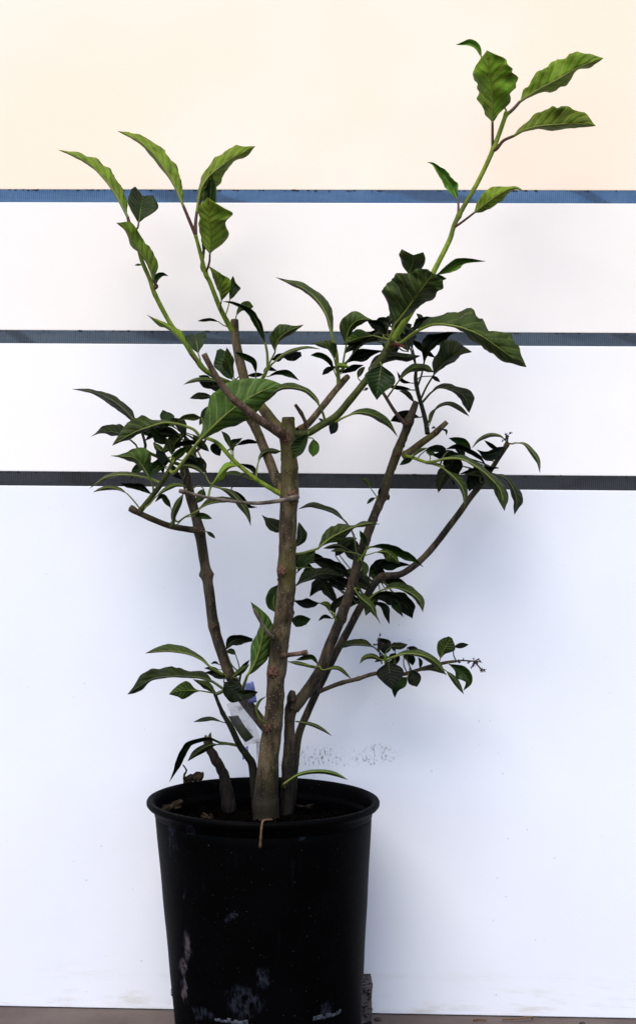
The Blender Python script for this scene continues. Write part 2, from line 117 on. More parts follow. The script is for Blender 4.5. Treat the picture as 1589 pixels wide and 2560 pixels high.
{"a":[[-0.0677,0.0337,0.8973],[-0.0685,0.0319,0.9155],[-0.071,0.03,0.9292]],"M":[[-0.071,0.03,0.9292],[-0.0761,0.0317,0.9433],[-0.0833,0.0337,0.9591],[-0.0922,0.0355,0.9715],[-0.1063,0.0374,0.9795],[-0.1178,0.0388,0.984],[-0.1284,0.04,0.9849]],"l":[0.0026,0.0049,0.0052,0.0044,0.0028,0.0024,0.0017],"r":[0.0021,0.0044,0.0052,0.0042,0.0035,0.0024,0.0014],"m":"m","s":"u","f":1.0,"e":[0.0,0.0],"h":[0,0],"w":1.0,"b":15,"A":0.2,"c":0},
{"a":[[-0.0724,0.0357,0.8873],[-0.0652,0.0279,0.9029],[-0.0581,0.02,0.916]],"M":[[-0.0581,0.02,0.916],[-0.0554,0.0125,0.929],[-0.0484,0.0066,0.9369],[-0.0372,-0.0005,0.943],[-0.0209,-0.01,0.9487]],"l":[0.0051,0.0113,0.0137,0.0106,0.006,0.0024],"r":[0.0017,0.0031,0.0041,0.0048,0.0048,0.0027],"m":"m","s":"d","f":1.0,"e":[0.0,0.0],"h":[0,0],"w":1.0,"b":15,"A":0.2,"c":0},
{"a":[[-0.071,0.0351,0.8902],[-0.0618,0.03,0.9023]],"M":[[-0.0618,0.03,0.9023],[-0.0481,0.0379,0.9146],[-0.0343,0.0445,0.9216],[-0.0169,0.0523,0.9265],[0.0007,0.06,0.9257]],"l":[0.0021,0.0028,0.0025,0.0018],"r":[0.0018,0.0026,0.0018,0.0011],"m":"m","s":"d","f":1.0,"e":[0.0,0.0],"h":[0,0],"w":0.4,"b":15,"A":0.2,"c":0},
{"a":[[-0.0662,0.033,0.9002],[-0.0632,0.045,0.9091]],"M":[[-0.0632,0.045,0.9091],[-0.0487,0.059,0.9173],[-0.0348,0.0711,0.9192],[-0.0246,0.08,0.9221]],"l":[0.0032,0.0025,0.0032,0.0039],"r":[0.0062,0.005,0.0085,0.008],"m":"o","s":"u","f":1.0,"e":[0.0018,0.0044],"h":[0,0],"w":1.0,"b":15,"A":0.2,"c":0},
{"a":[[-0.0987,0.0497,0.881],[-0.1131,0.02,0.8801]],"M":[[-0.1131,0.02,0.8801],[-0.1222,0.0239,0.8951],[-0.1341,0.03,0.9196]],"l":[0.0078,0.0113,0.0095],"r":[0.0066,0.0114,0.0104],"m":"m","s":"u","f":1.0,"e":[0.0009,0.0052],"h":[0,0],"w":1.0,"b":5,"A":0.2,"c":0},
{"a":[[-0.0999,0.0508,0.8862],[-0.1102,0.005,0.8804]],"M":[[-0.1102,0.005,0.8804],[-0.1137,-0.0012,0.8892],[-0.1167,-0.0097,0.902],[-0.1182,-0.02,0.9174]],"l":[0.0043,0.0085,0.0085,0.0043],"r":[0.0031,0.0048,0.0077,0.0043],"m":"m","s":"d","f":1.0,"e":[0.0,0.0],"h":[0,0],"w":0.4,"b":5,"A":0.2,"c":0},
{"a":[[-0.0769,0.0383,0.8801],[-0.083,0.0342,0.8825],[-0.0829,0.03,0.8899]],"M":[[-0.0829,0.03,0.8899],[-0.086,0.0267,0.9035],[-0.0946,0.0242,0.9096],[-0.1107,0.02,0.9166]],"l":[0.0026,0.0038,0.0042,0.0035],"r":[0.0028,0.0038,0.0038,0.0026],"m":"m","s":"u","f":1.0,"e":[0.0,0.0],"h":[0,0],"w":0.5,"b":15,"A":0.2,"c":0},
{"a":[[-0.0703,0.0348,0.8916],[-0.0736,0.045,0.8945]],"M":[[-0.0736,0.045,0.8945],[-0.0679,0.0579,0.899],[-0.0571,0.08,0.8981]],"l":[0.0016,0.0025,0.0028,0.0024,0.0014],"r":[0.0016,0.0025,0.0028,0.0024,0.0014],"m":"o","s":"u","f":1.0,"e":[0.0,0.0],"h":[0,0],"w":0.3,"b":15,"A":0.2,"c":0},
{"a":[[-0.072,0.0355,0.888],[-0.0737,0.05,0.8902]],"M":[[-0.0737,0.05,0.8902],[-0.084,0.0632,0.8905],[-0.0972,0.08,0.8911]],"l":[0.0016,0.0026,0.0028,0.0024,0.0014],"r":[0.0018,0.0029,0.0032,0.0027,0.0016],"m":"o","s":"u","f":1.0,"e":[0.0,0.0],"h":[0,0],"w":0.3,"b":15,"A":0.2,"c":0},
{"a":[[-0.0717,0.0354,0.8887],[-0.0668,0.03,0.8854]],"M":[[-0.0668,0.03,0.8854],[-0.0529,0.0266,0.89],[-0.0406,0.0238,0.8888],[-0.0263,0.02,0.8799]],"l":[0.0024,0.0038,0.0042,0.0024],"r":[0.0014,0.0031,0.0042,0.0021],"m":"m","s":"u","f":1.0,"e":[0.0,0.0],"h":[0,0],"w":1.0,"b":15,"A":0.2,"c":0},
{"a":[[-0.1298,0.0179,0.8807],[-0.128,0.01,0.8744]],"M":[[-0.128,0.01,0.8744],[-0.1395,0.0023,0.8778],[-0.1541,-0.0071,0.8772],[-0.1654,-0.0145,0.8739],[-0.173,-0.02,0.8696]],"l":[0.002,0.0026,0.0024,0.002],"r":[0.002,0.0031,0.0027,0.0017],"m":"m","s":"d","f":1.0,"e":[0.0,0.0],"h":[0,0],"w":0.4,"b":13,"A":0.2,"c":0},
{"a":[[-0.1217,0.025,0.8778],[-0.1231,0.04,0.8792]],"M":[[-0.1231,0.04,0.8792],[-0.135,0.049,0.8755],[-0.1491,0.06,0.8834]],"l":[0.0062,0.0084,0.007],"r":[0.0035,0.0053,0.0044],"m":"o","s":"u","f":1.0,"e":[0.0,0.0],"h":[0,0],"w":1.0,"b":13,"A":0.2,"c":0},
{"a":[[-0.1913,-0.0106,0.7603],[-0.1841,-0.0187,0.7567],[-0.1692,-0.0269,0.7748],[-0.1528,-0.035,0.7955]],"M":[[-0.1528,-0.035,0.7955],[-0.1349,-0.0397,0.8135],[-0.1161,-0.0424,0.8309],[-0.0949,-0.0417,0.8472],[-0.0738,-0.0376,0.8598],[-0.0605,-0.0342,0.8653],[-0.0456,-0.03,0.8694]],"l":[0.0081,0.0202,0.0289,0.032,0.028,0.0202,0.0114],"r":[0.0054,0.011,0.0178,0.0226,0.0204,0.0145,0.0114],"m":"b","s":"d","f":0.5,"e":[0.0,0.0],"h":[0,0],"w":0.35,"b":3,"A":0.18,"c":0},
{"a":[[0.0085,-0.0295,0.8216],[0.0049,-0.0373,0.8337],[0.0013,-0.045,0.8398]],"M":[[0.0013,-0.045,0.8398],[-0.0039,-0.0473,0.8502],[-0.016,-0.0504,0.8605],[-0.0306,-0.0533,0.8639],[-0.0465,-0.0564,0.8635],[-0.0622,-0.06,0.854]],"l":[0.0024,0.0032,0.0029,0.0024,0.0029,0.0021],"r":[0.0024,0.0032,0.0037,0.006,0.0048,0.0021],"m":"m","s":"d","f":1.0,"e":[0.0,0.0],"h":[0,0],"w":0.5,"b":10,"A":0.2,"c":0},
{"a":[[-0.1803,0.06,0.7679],[-0.2264,0.0467,0.7855],[-0.2277,0.0333,0.7961],[-0.2304,0.02,0.8093]],"M":[[-0.2304,0.02,0.8093],[-0.2394,0.0243,0.8233],[-0.257,0.0308,0.8417],[-0.2776,0.0371,0.8559],[-0.2981,0.0426,0.8639],[-0.3127,0.0463,0.8669],[-0.3274,0.05,0.8684]],"l":[0.0014,0.0045,0.0064,0.0064,0.0042,0.0025,0.0014],"r":[0.0014,0.0059,0.0073,0.007,0.005,0.0031,0.0017],"m":"o","s":"d","f":1.0,"e":[0.0,0.0],"h":[0,0],"w":1.0,"b":1,"A":0.2,"c":0},
{"a":[[-0.1528,-0.005,0.8037],[-0.1603,-0.0067,0.8125],[-0.1697,-0.0083,0.8164],[-0.1805,-0.01,0.8196]],"M":[[-0.1805,-0.01,0.8196],[-0.1978,-0.0139,0.821],[-0.2163,-0.0182,0.8152],[-0.232,-0.022,0.8094],[-0.2489,-0.0264,0.7998],[-0.2621,-0.03,0.7903]],"l":[0.0011,0.0019,0.003,0.0047,0.0051,0.0027],"r":[0.0024,0.0057,0.0133,0.016,0.0125,0.0065],"m":"m","s":"d","f":1.0,"e":[0.0,0.0],"h":[0,0],"w":1.0,"b":27,"A":0.2,"c":0},
{"a":[[-0.1803,0.06,0.7679],[-0.2346,0.05,0.7877],[-0.2397,0.04,0.7935],[-0.2454,0.03,0.7993]],"M":[[-0.2454,0.03,0.7993],[-0.2606,0.0387,0.8087],[-0.2787,0.0477,0.8125],[-0.2924,0.0544,0.8106],[-0.3031,0.06,0.8063]],"l":[0.0017,0.0031,0.0053,0.0025,0.0008],"r":[0.0059,0.0115,0.0105,0.0081,0.0022],"m":"o","s":"d","f":1.0,"e":[0.0,0.0],"h":[0,0],"w":1.0,"b":1,"A":0.2,"c":0},
{"a":[[-0.1625,0.0567,0.788],[-0.1801,0.03,0.8026]],"M":[[-0.1801,0.03,0.8026],[-0.1961,0.0365,0.8105],[-0.2136,0.0429,0.8107],[-0.2301,0.05,0.8008]],"l":[0.002,0.0031,0.0039],"r":[0.0039,0.0067,0.0062],"m":"o","s":"u","f":1.0,"e":[0.0,0.0],"h":[0,0],"w":1.0,"b":4,"A":0.2,"c":0},
{"a":[[-0.1625,0.0567,0.788],[-0.1741,0.0484,0.8008],[-0.1754,0.04,0.8039]],"M":[[-0.1754,0.04,0.8039],[-0.1849,0.0495,0.8183],[-0.1987,0.06,0.8318]],"l":[0.002,0.0025,0.0014],"r":[0.0067,0.011,0.0073],"m":"o","s":"u","f":1.0,"e":[0.0,0.0],"h":[0,0],"w":1.0,"b":4,"A":0.2,"c":0},
{"a":[[-0.1528,-0.005,0.8037],[-0.1514,0.0,0.8287]],"M":[[-0.1514,0.0,0.8287],[-0.1665,0.0,0.8286],[-0.1774,0.0,0.8264],[-0.1835,0.0,0.8213]],"l":[0.0041,0.003,0.0012],"r":[0.0047,0.0044,0.0027],"m":"x","s":"u","f":1.0,"e":[0.0,0.0],"h":[0,0],"w":1.0,"b":27,"A":0.2,"c":0},
{"a":[[-0.1712,0.06,0.7815],[-0.1913,0.02,0.7972]],"M":[[-0.1913,0.02,0.7972],[-0.2019,0.0132,0.8023],[-0.2109,0.0067,0.8087],[-0.2191,0.0,0.8168]],"l":[0.0076,0.0089,0.0041],"r":[0.0021,0.003,0.003],"m":"m","s":"u","f":1.0,"e":[0.0,0.0],"h":[0,0],"w":1.0,"b":4,"A":0.2,"c":0},
{"a":[[-0.2126,-0.0008,0.7289],[-0.2127,-0.0079,0.7397],[-0.2174,-0.015,0.7518]],"M":[[-0.2174,-0.015,0.7518],[-0.2252,-0.0189,0.7652],[-0.2344,-0.0224,0.7751],[-0.2487,-0.0261,0.7769],[-0.2637,-0.03,0.7773]],"l":[0.0027,0.0049,0.0057,0.0043,0.0019],"r":[0.0084,0.0183,0.0169,0.0061,0.0014],"m":"m","s":"d","f":1.0,"e":[0.0,0.0],"h":[0,0],"w":1.0,"b":3,"A":0.2,"c":0},
{"a":[[-0.202,-0.0052,0.7429],[-0.214,0.0024,0.7481],[-0.2245,0.01,0.7507]],"M":[[-0.2245,0.01,0.7507],[-0.2419,0.0165,0.7537],[-0.2608,0.0234,0.7544],[-0.2784,0.0298,0.751],[-0.2887,0.0341,0.7454],[-0.3021,0.04,0.7363]],"l":[0.0007,0.0011,0.0014,0.0025,0.0028,0.0014],"r":[0.0028,0.0042,0.0042,0.0035,0.0022,0.0011],"m":"m","s":"d","f":1.0,"e":[0.0,0.0],"h":[0,0],"w":1.0,"b":3,"A":0.2,"c":0},
{"a":[[-0.2135,-0.0004,0.7278],[-0.2161,0.01,0.729]],"M":[[-0.2161,0.01,0.729],[-0.2293,0.0165,0.7366],[-0.2425,0.0222,0.7393],[-0.2528,0.0267,0.7414],[-0.2603,0.03,0.7442]],"l":[0.0025,0.0039,0.003,0.0025],"r":[0.003,0.0064,0.0044,0.0022],"m":"o","s":"u","f":1.0,"e":[0.0,0.0],"h":[0,0],"w":1.0,"b":3,"A":0.2,"c":0},
{"a":[[-0.2293,0.0046,0.7087],[-0.2384,0.0023,0.7205],[-0.2464,0.0,0.7293]],"M":[[-0.2464,0.0,0.7293],[-0.257,-0.0027,0.7353],[-0.2703,-0.0056,0.7372],[-0.2808,-0.008,0.735],[-0.2889,-0.01,0.7309]],"l":[0.0014,0.0027,0.0034,0.0022],"r":[0.002,0.0027,0.0025,0.0016],"m":"m","s":"d","f":1.0,"e":[0.0,0.0],"h":[0,0],"w":0.4,"b":3,"A":0.2,"c":0},
{"a":[[-0.2284,0.0043,0.7098],[-0.2186,-0.0028,0.7152],[-0.2096,-0.01,0.7247]],"M":[[-0.2096,-0.01,0.7247],[-0.1953,-0.0175,0.7354],[-0.1812,-0.0238,0.7408],[-0.1664,-0.03,0.7391]],"l":[0.0019,0.003,0.0024],"r":[0.0019,0.003,0.0019],"m":"m","s":"d","f":1.0,"e":[0.0,0.0],"h":[0,0],"w":0.4,"b":3,"A":0.2,"c":0},
{"a":[[-0.1866,0.012,0.697],[-0.1909,0.01,0.7116]],"M":[[-0.1909,0.01,0.7116],[-0.1978,0.0139,0.7216],[-0.2037,0.0163,0.7264],[-0.213,0.02,0.7192]],"l":[0.0035,0.0035,0.0019],"r":[0.003,0.0036,0.0028],"m":"m","s":"u","f":1.0,"e":[0.0,0.0],"h":[0,0],"w":0.3,"b":33,"A":0.2,"c":0},
{"a":[[-0.1655,-0.0728,0.7314],[-0.172,-0.02,0.7301]],"M":[[-0.172,-0.02,0.7301],[-0.181,-0.0126,0.7154],[-0.1867,-0.0063,0.7018],[-0.1858,0.0,0.6874]],"l":[0.0044,0.0054,0.0038],"r":[0.0035,0.0035,0.0022],"m":"m","s":"d","f":1.0,"e":[0.0,0.0],"h":[0,0],"w":0.4,"b":26,"A":0.2,"c":0},
{"a":[[-0.1866,0.012,0.697],[-0.1814,0.008,0.6935],[-0.1714,0.004,0.7005],[-0.1588,0.0,0.7061]],"M":[[-0.1588,0.0,0.7061],[-0.143,0.0069,0.717],[-0.1269,0.0129,0.7209],[-0.1074,0.02,0.7239]],"l":[0.0028,0.0058,0.0066,0.0044],"r":[0.0007,0.0014,0.0017,0.0028],"m":"m","s":"d","f":1.0,"e":[0.0,0.0],"h":[0,0],"w":0.4,"b":33,"A":0.2,"c":0},
{"a":[[-0.1882,0.0152,0.6947],[-0.1844,0.0134,0.6893],[-0.1733,0.0117,0.6991],[-0.1608,0.01,0.7013]],"M":[[-0.1608,0.01,0.7013],[-0.1494,0.0054,0.7014],[-0.1366,0.0,0.6981]],"l":[0.0038,0.0041,0.003],"r":[0.003,0.0036,0.0027],"m":"m","s":"u","f":1.0,"e":[0.0,0.0],"h":[0,0],"w":0.3,"b":33,"A":0.2,"c":0},
{"a":[[-0.1574,0.06,0.679],[-0.1475,0.045,0.681]],"M":[[-0.1475,0.045,0.681],[-0.1406,0.0374,0.6769],[-0.1344,0.03,0.6722]],"l":[0.0014,0.0023,0.0025,0.0021,0.0013],"r":[0.0014,0.0023,0.0025,0.0021,0.0013],"m":"m","s":"u","f":1.0,"e":[0.0,0.0],"h":[0,0],"w":0.2,"b":1,"A":0.2,"c":0},
{"a":[[-0.1094,-0.0236,0.7744],[-0.1361,-0.0118,0.7437],[-0.1453,0.0,0.7544]],"M":[[-0.1453,0.0,0.7544],[-0.1563,0.0,0.7627],[-0.1673,0.0,0.7663],[-0.1796,0.0,0.7662]],"l":[0.0022,0.0027,0.0027],"r":[0.0021,0.0027,0.0021],"m":"m","s":"d","f":1.0,"e":[0.0,0.0],"h":[0,0],"w":0.3,"b":27,"A":0.2,"c":0},
{"a":[[-0.1611,0.0561,0.789],[-0.1478,0.04,0.7587]],"M":[[-0.1478,0.04,0.7587],[-0.1606,0.0494,0.7715],[-0.1813,0.06,0.773]],"l":[0.0063,0.007,0.0056],"r":[0.007,0.0077,0.0049],"m":"o","s":"u","f":1.0,"e":[0.0,0.0],"h":[0,0],"w":1.0,"b":4,"A":0.2,"c":0},
{"a":[[-0.1012,-0.0251,0.7668],[-0.1015,-0.03,0.7659]],"M":[[-0.1015,-0.03,0.7659],[-0.1146,-0.0356,0.764],[-0.1248,-0.0419,0.7533],[-0.1359,-0.05,0.7376]],"l":[0.002,0.0038,0.0067,0.0029],"r":[0.0051,0.0051,0.0027,0.0013],"m":"y","s":"d","f":1.0,"e":[0.0,0.0],"h":[0,0],"w":0.5,"b":27,"A":0.2,"c":0},
{"a":[[-0.082,-0.0253,0.751],[-0.0841,-0.025,0.7486]],"M":[[-0.0841,-0.025,0.7486],[-0.0981,-0.0163,0.7541],[-0.1122,-0.0082,0.756],[-0.1264,0.0,0.754]],"l":[0.0011,0.0014,0.0016],"r":[0.0011,0.0041,0.0035],"m":"m","s":"d","f":1.0,"e":[0.0,0.0],"h":[0,0],"w":0.4,"b":27,"A":0.2,"c":0},
{"a":[[-0.082,-0.0253,0.751],[-0.0796,-0.01,0.7538]],"M":[[-0.0796,-0.01,0.7538],[-0.0868,0.0025,0.763],[-0.1018,0.02,0.7703]],"l":[0.0014,0.0019,0.0014],"r":[0.0036,0.0044,0.0025],"m":"o","s":"u","f":1.0,"e":[0.0,0.0],"h":[0,0],"w":0.4,"b":27,"A":0.2,"c":0},
{"a":[[-0.0791,-0.025,0.7489],[-0.0786,-0.0225,0.7596],[-0.0775,-0.02,0.7685]],"M":[[-0.0775,-0.02,0.7685],[-0.0742,-0.0085,0.7798],[-0.0665,0.0016,0.7861],[-0.0484,0.02,0.7871]],"l":[0.0016,0.0027,0.0036,0.0027],"r":[0.0016,0.0036,0.0025,0.0038],"m":"m","s":"d","f":1.0,"e":[0.0,0.0],"h":[0,0],"w":0.4,"b":27,"A":0.2,"c":0},
{"a":[[-0.108,-0.0239,0.7731],[-0.1102,-0.022,0.7796],[-0.1128,-0.02,0.7885]],"M":[[-0.1128,-0.02,0.7885],[-0.1163,-0.0251,0.8004],[-0.1235,-0.03,0.8099]],"l":[0.0024,0.0035,0.0022],"r":[0.0022,0.0038,0.0032],"m":"m","s":"d","f":1.0,"e":[0.0,0.0],"h":[0,0],"w":0.3,"b":27,"A":0.2,"c":0},
{"a":[[-0.108,-0.0239,0.7731],[-0.1096,-0.01,0.7842]],"M":[[-0.1096,-0.01,0.7842],[-0.1094,0.0038,0.7957],[-0.0998,0.02,0.8042]],"l":[0.0041,0.0055,0.0025],"r":[0.0016,0.0027,0.003],"m":"m","s":"u","f":1.0,"e":[0.0,0.0],"h":[0,0],"w":0.4,"b":27,"A":0.2,"c":0},
{"a":[[-0.118,-0.0211,0.7837],[-0.1062,0.0,0.7935]],"M":[[-0.1062,0.0,0.7935],[-0.0922,0.0208,0.7992],[-0.0784,0.04,0.7984]],"l":[0.0018,0.003,0.0033,0.0028,0.0017],"r":[0.0015,0.0025,0.0028,0.0024,0.0014],"m":"o","s":"u","f":1.0,"e":[0.0,0.0],"h":[0,0],"w":1.0,"b":27,"A":0.2,"c":0},
{"a":[[-0.1498,0.055,0.8037],[-0.1323,0.03,0.7975]],"M":[[-0.1323,0.03,0.7975],[-0.1356,0.0385,0.7902],[-0.1307,0.05,0.7812]],"l":[0.0063,0.0077,0.0056],"r":[0.0056,0.0063,0.0042],"m":"o","s":"u","f":1.0,"e":[0.0,0.0],"h":[0,0],"w":1.0,"b":4,"A":0.2,"c":0},
{"a":[[-0.1368,-0.0666,0.7249],[-0.1353,-0.0433,0.7384],[-0.1303,-0.02,0.7389]],"M":[[-0.1303,-0.02,0.7389],[-0.114,-0.02,0.7333],[-0.1003,-0.02,0.7202],[-0.0907,-0.02,0.7054],[-0.0857,-0.02,0.6898]],"l":[0.002,0.0038,0.0049,0.0049,0.003],"r":[0.0027,0.0049,0.0049,0.0043,0.002],"m":"m","s":"d","f":1.0,"e":[0.0,0.0],"h":[0,0],"w":0.5,"b":26,"A":0.2,"c":0},
{"a":[[-0.0908,-0.0255,0.758],[-0.1125,0.0,0.736]],"M":[[-0.1125,0.0,0.736],[-0.1005,0.0072,0.7272],[-0.0911,0.0144,0.7153],[-0.0796,0.02,0.7134]],"l":[0.0019,0.0028,0.0028,0.0019],"r":[0.0017,0.0025,0.0025,0.0017],"m":"o","s":"u","f":1.0,"e":[0.0,0.0],"h":[0,0],"w":0.3,"b":27,"A":0.2,"c":0},
{"a":[[-0.1718,0.06,0.7348],[-0.1495,0.02,0.7373]],"M":[[-0.1495,0.02,0.7373],[-0.1536,0.02,0.7269],[-0.1574,0.02,0.7183]],"l":[0.0047,0.0058,0.0042],"r":[0.0047,0.0058,0.0042],"m":"m","s":"d","f":1.0,"e":[0.0,0.0],"h":[0,0],"w":0.3,"b":1,"A":0.2,"c":0},
{"a":[[-0.1883,-0.0116,0.7663],[-0.194,0.02,0.7688]],"M":[[-0.194,0.02,0.7688],[-0.1826,0.0153,0.7804],[-0.1684,0.01,0.7921]],"l":[0.0039,0.0055,0.0047],"r":[0.0033,0.0041,0.0033],"m":"m","s":"u","f":1.0,"e":[0.0,0.0],"h":[0,0],"w":1.0,"b":3,"A":0.2,"c":0},
{"a":[[-0.1908,-0.0108,0.7612],[-0.2013,0.01,0.767]],"M":[[-0.2013,0.01,0.767],[-0.2046,0.015,0.7775],[-0.2119,0.02,0.7862]],"l":[0.0041,0.0058,0.0047],"r":[0.0047,0.0061,0.0052],"m":"o","s":"u","f":1.0,"e":[0.0,0.0],"h":[0,0],"w":1.0,"b":3,"A":0.2,"c":0},
{"a":[[-0.1761,0.0603,0.7749],[-0.1914,0.02,0.7858]],"M":[[-0.1914,0.02,0.7858],[-0.1821,0.023,0.7946],[-0.1672,0.0265,0.7977],[-0.1522,0.03,0.7966]],"l":[0.0033,0.0033,0.0028],"r":[0.0028,0.0033,0.0022],"m":"o","s":"u","f":1.0,"e":[0.0,0.0],"h":[0,0],"w":1.0,"b":4,"A":0.2,"c":0},
{"a":[[-0.1671,0.0586,0.7849],[-0.1623,0.02,0.7801]],"M":[[-0.1623,0.02,0.7801],[-0.1655,0.0242,0.7851],[-0.1605,0.03,0.791]],"l":[0.002,0.0032,0.0036,0.0031,0.0018],"r":[0.0018,0.003,0.0033,0.0028,0.0017],"m":"x","s":"u","f":1.0,"e":[0.0,0.0],"h":[0,0],"w":0.3,"b":4,"A":0.2,"c":0},
{"a":[[-0.1957,-0.0084,0.7526],[-0.2022,0.02,0.7562]],"M":[[-0.2022,0.02,0.7562],[-0.2042,0.0242,0.7667],[-0.2001,0.03,0.7809]],"l":[0.0028,0.0042,0.0036],"r":[0.0028,0.0042,0.0036],"m":"o","s":"u","f":1.0,"e":[0.0,0.0],"h":[0,0],"w":1.0,"b":3,"A":0.2,"c":0},
{"a":[[-0.1803,0.06,0.7679],[-0.1782,0.03,0.7491]],"M":[[-0.1782,0.03,0.7491],[-0.187,0.034,0.7561],[-0.1961,0.04,0.7701]],"l":[0.0028,0.0047,0.0042],"r":[0.0028,0.0047,0.0042],"m":"o","s":"u","f":1.0,"e":[0.0,0.0],"h":[0,0],"w":1.0,"b":4,"A":0.2,"c":0},
{"a":[[0.0235,0.0259,0.902],[0.0219,0.0229,0.9184],[0.0166,0.02,0.9356]],"M":[[0.0166,0.02,0.9356],[0.011,0.0222,0.9606],[-0.0022,0.0245,0.9844],[-0.0212,0.0266,1.001],[-0.0402,0.0284,1.0094],[-0.058,0.03,1.0159]],"l":[0.0019,0.0019,0.0024,0.0035,0.0035,0.0019],"r":[0.0047,0.0099,0.0099,0.0066,0.0061,0.0028],"m":"m","s":"d","f":1.0,"e":[0.0,0.0],"h":[0,0],"w":1.0,"b":16,"A":0.2,"c":0},
{"a":[[0.0243,0.0267,0.8948],[0.0297,0.0211,0.8947],[0.0318,0.0156,0.9082],[0.0346,0.01,0.924]],"M":[[0.0346,0.01,0.924],[0.0373,-0.0002,0.9427],[0.0463,-0.0081,0.954],[0.0581,-0.0144,0.9561],[0.0687,-0.02,0.9538]],"l":[0.006,0.0121,0.0144,0.0097,0.0028],"r":[0.0042,0.0056,0.0074,0.0065,0.0032],"m":"m","s":"d","f":1.0,"e":[0.0,0.0],"h":[0,0],"w":1.0,"b":16,"A":0.2,"c":0},
{"a":[[0.0253,0.0288,0.8824],[0.0226,0.0219,0.8947],[0.0196,0.015,0.9069]],"M":[[0.0196,0.015,0.9069],[0.0147,0.0069,0.9184],[0.0053,-0.0001,0.9238],[-0.0105,-0.01,0.9255]],"l":[0.0019,0.0023,0.0035,0.0023],"r":[0.0056,0.0107,0.007,0.0023],"m":"m","s":"d","f":1.0,"e":[0.0,0.0],"h":[0,0],"w":1.0,"b":16,"A":0.2,"c":0},
{"a":[[0.0253,0.029,0.8811],[0.0218,0.027,0.8881],[0.0186,0.025,0.8957]],"M":[[0.0186,0.025,0.8957],[0.0126,0.0171,0.9054],[0.0008,0.0081,0.9118],[-0.0116,0.0,0.9108]],"l":[0.0028,0.0035,0.0035],"r":[0.0028,0.0037,0.0033],"m":"m","s":"u","f":1.0,"e":[0.0,0.0],"h":[0,0],"w":0.4,"b":16,"A":0.2,"c":0},
{"a":[[0.025,0.028,0.887],[0.0249,0.015,0.8858]],"M":[[0.0249,0.015,0.8858],[0.0231,0.0088,0.8969],[0.0294,0.0054,0.8983],[0.0395,0.0,0.8959]],"l":[0.0023,0.0033,0.0028],"r":[0.0019,0.0028,0.0033],"m":"y","s":"d","f":1.0,"e":[0.0,0.0],"h":[0,0],"w":0.3,"b":16,"A":0.2,"c":0},
{"a":[[0.0238,0.0261,0.8991],[0.0218,0.035,0.9]],"M":[[0.0218,0.035,0.9],[0.0105,0.0495,0.8962],[0.0039,0.06,0.8909]],"l":[0.0021,0.0034,0.0038,0.0032,0.0019],"r":[0.0021,0.0034,0.0038,0.0032,0.0019],"m":"o","s":"u","f":1.0,"e":[0.0,0.0],"h":[0,0],"w":1.0,"b":16,"A":0.2,"c":0},
{"a":[[0.0248,0.0276,0.889],[0.0295,0.035,0.8909]],"M":[[0.0295,0.035,0.8909],[0.0415,0.0458,0.8984],[0.0591,0.06,0.9048]],"l":[0.0021,0.0034,0.0038,0.0032,0.0019],"r":[0.0024,0.0039,0.0043,0.0037,0.0021],"m":"o","s":"u","f":1.0,"e":[0.0,0.0],"h":[0,0],"w":1.0,"b":16,"A":0.2,"c":0},
{"a":[[0.0245,0.027,0.8927],[0.0307,0.0247,0.8927],[0.0345,0.0223,0.9017],[0.0423,0.02,0.9134]],"M":[[0.0423,0.02,0.9134],[0.0554,0.0231,0.9283],[0.0699,0.0258,0.9367],[0.0831,0.0281,0.943],[0.0944,0.03,0.948]],"l":[0.0053,0.0069,0.0037,0.0055,0.0045],"r":[0.0013,0.002,0.0037,0.0069,0.0058],"m":"o","s":"d","f":1.0,"e":[0.0,0.0],"h":[0,0],"w":1.0,"b":16,"A":0.2,"c":0},
{"a":[[0.1008,-0.0178,0.9402],[0.0932,0.02,0.9506]],"M":[[0.0932,0.02,0.9506],[0.0819,0.0337,0.9596],[0.0687,0.05,0.9523]],"l":[0.0033,0.0037,0.0027],"r":[0.006,0.006,0.0033],"m":"o","s":"u","f":1.0,"e":[0.0,0.0],"h":[0,0],"w":1.0,"b":11,"A":0.2,"c":0},
{"a":[[0.0236,0.0259,0.9013],[0.0322,0.04,0.9042]],"M":[[0.0322,0.04,0.9042],[0.0493,0.0365,0.9139],[0.0664,0.0334,0.919],[0.0854,0.03,0.9208]],"l":[0.0033,0.0064,0.0058,0.0019],"r":[0.0033,0.0082,0.0082,0.0029],"m":"o","s":"u","f":1.0,"e":[0.0,0.0],"h":[0,0],"w":1.0,"b":16,"A":0.2,"c":0},
{"a":[[0.0905,-0.0195,0.9228],[0.0856,-0.0263,0.9161],[0.0897,-0.0332,0.9309],[0.0949,-0.04,0.9461]],"M":[[0.0949,-0.04,0.9461],[0.1068,-0.0486,0.9605],[0.1181,-0.0576,0.976],[0.1401,-0.075,1.0055]],"l":[0.0158,0.0244,0.037,0.0392,0.037,0.0361,0.0365,0.0235,0.0207],"r":[0.0027,0.005,0.0068,0.009,0.0117,0.0153,0.0176,0.0185,0.0235],"m":"m","s":"d","f":1.0,"e":[0.009,0.0158],"h":[0,0],"w":0.6,"b":11,"A":0.2,"c":0},
{"a":[[0.1374,-0.0098,1.0013],[0.1126,-0.04,1.0096]],"M":[[0.1126,-0.04,1.0096],[0.1162,-0.0517,1.0217],[0.1163,-0.06,1.0306]],"l":[0.0102,0.0149,0.017],"r":[0.0095,0.0136,0.0163],"m":"m","s":"d","f":1.0,"e":[0.014,0.0131],"h":[0.45,0.35],"w":0.4,"b":11,"A":0.2,"c":0},
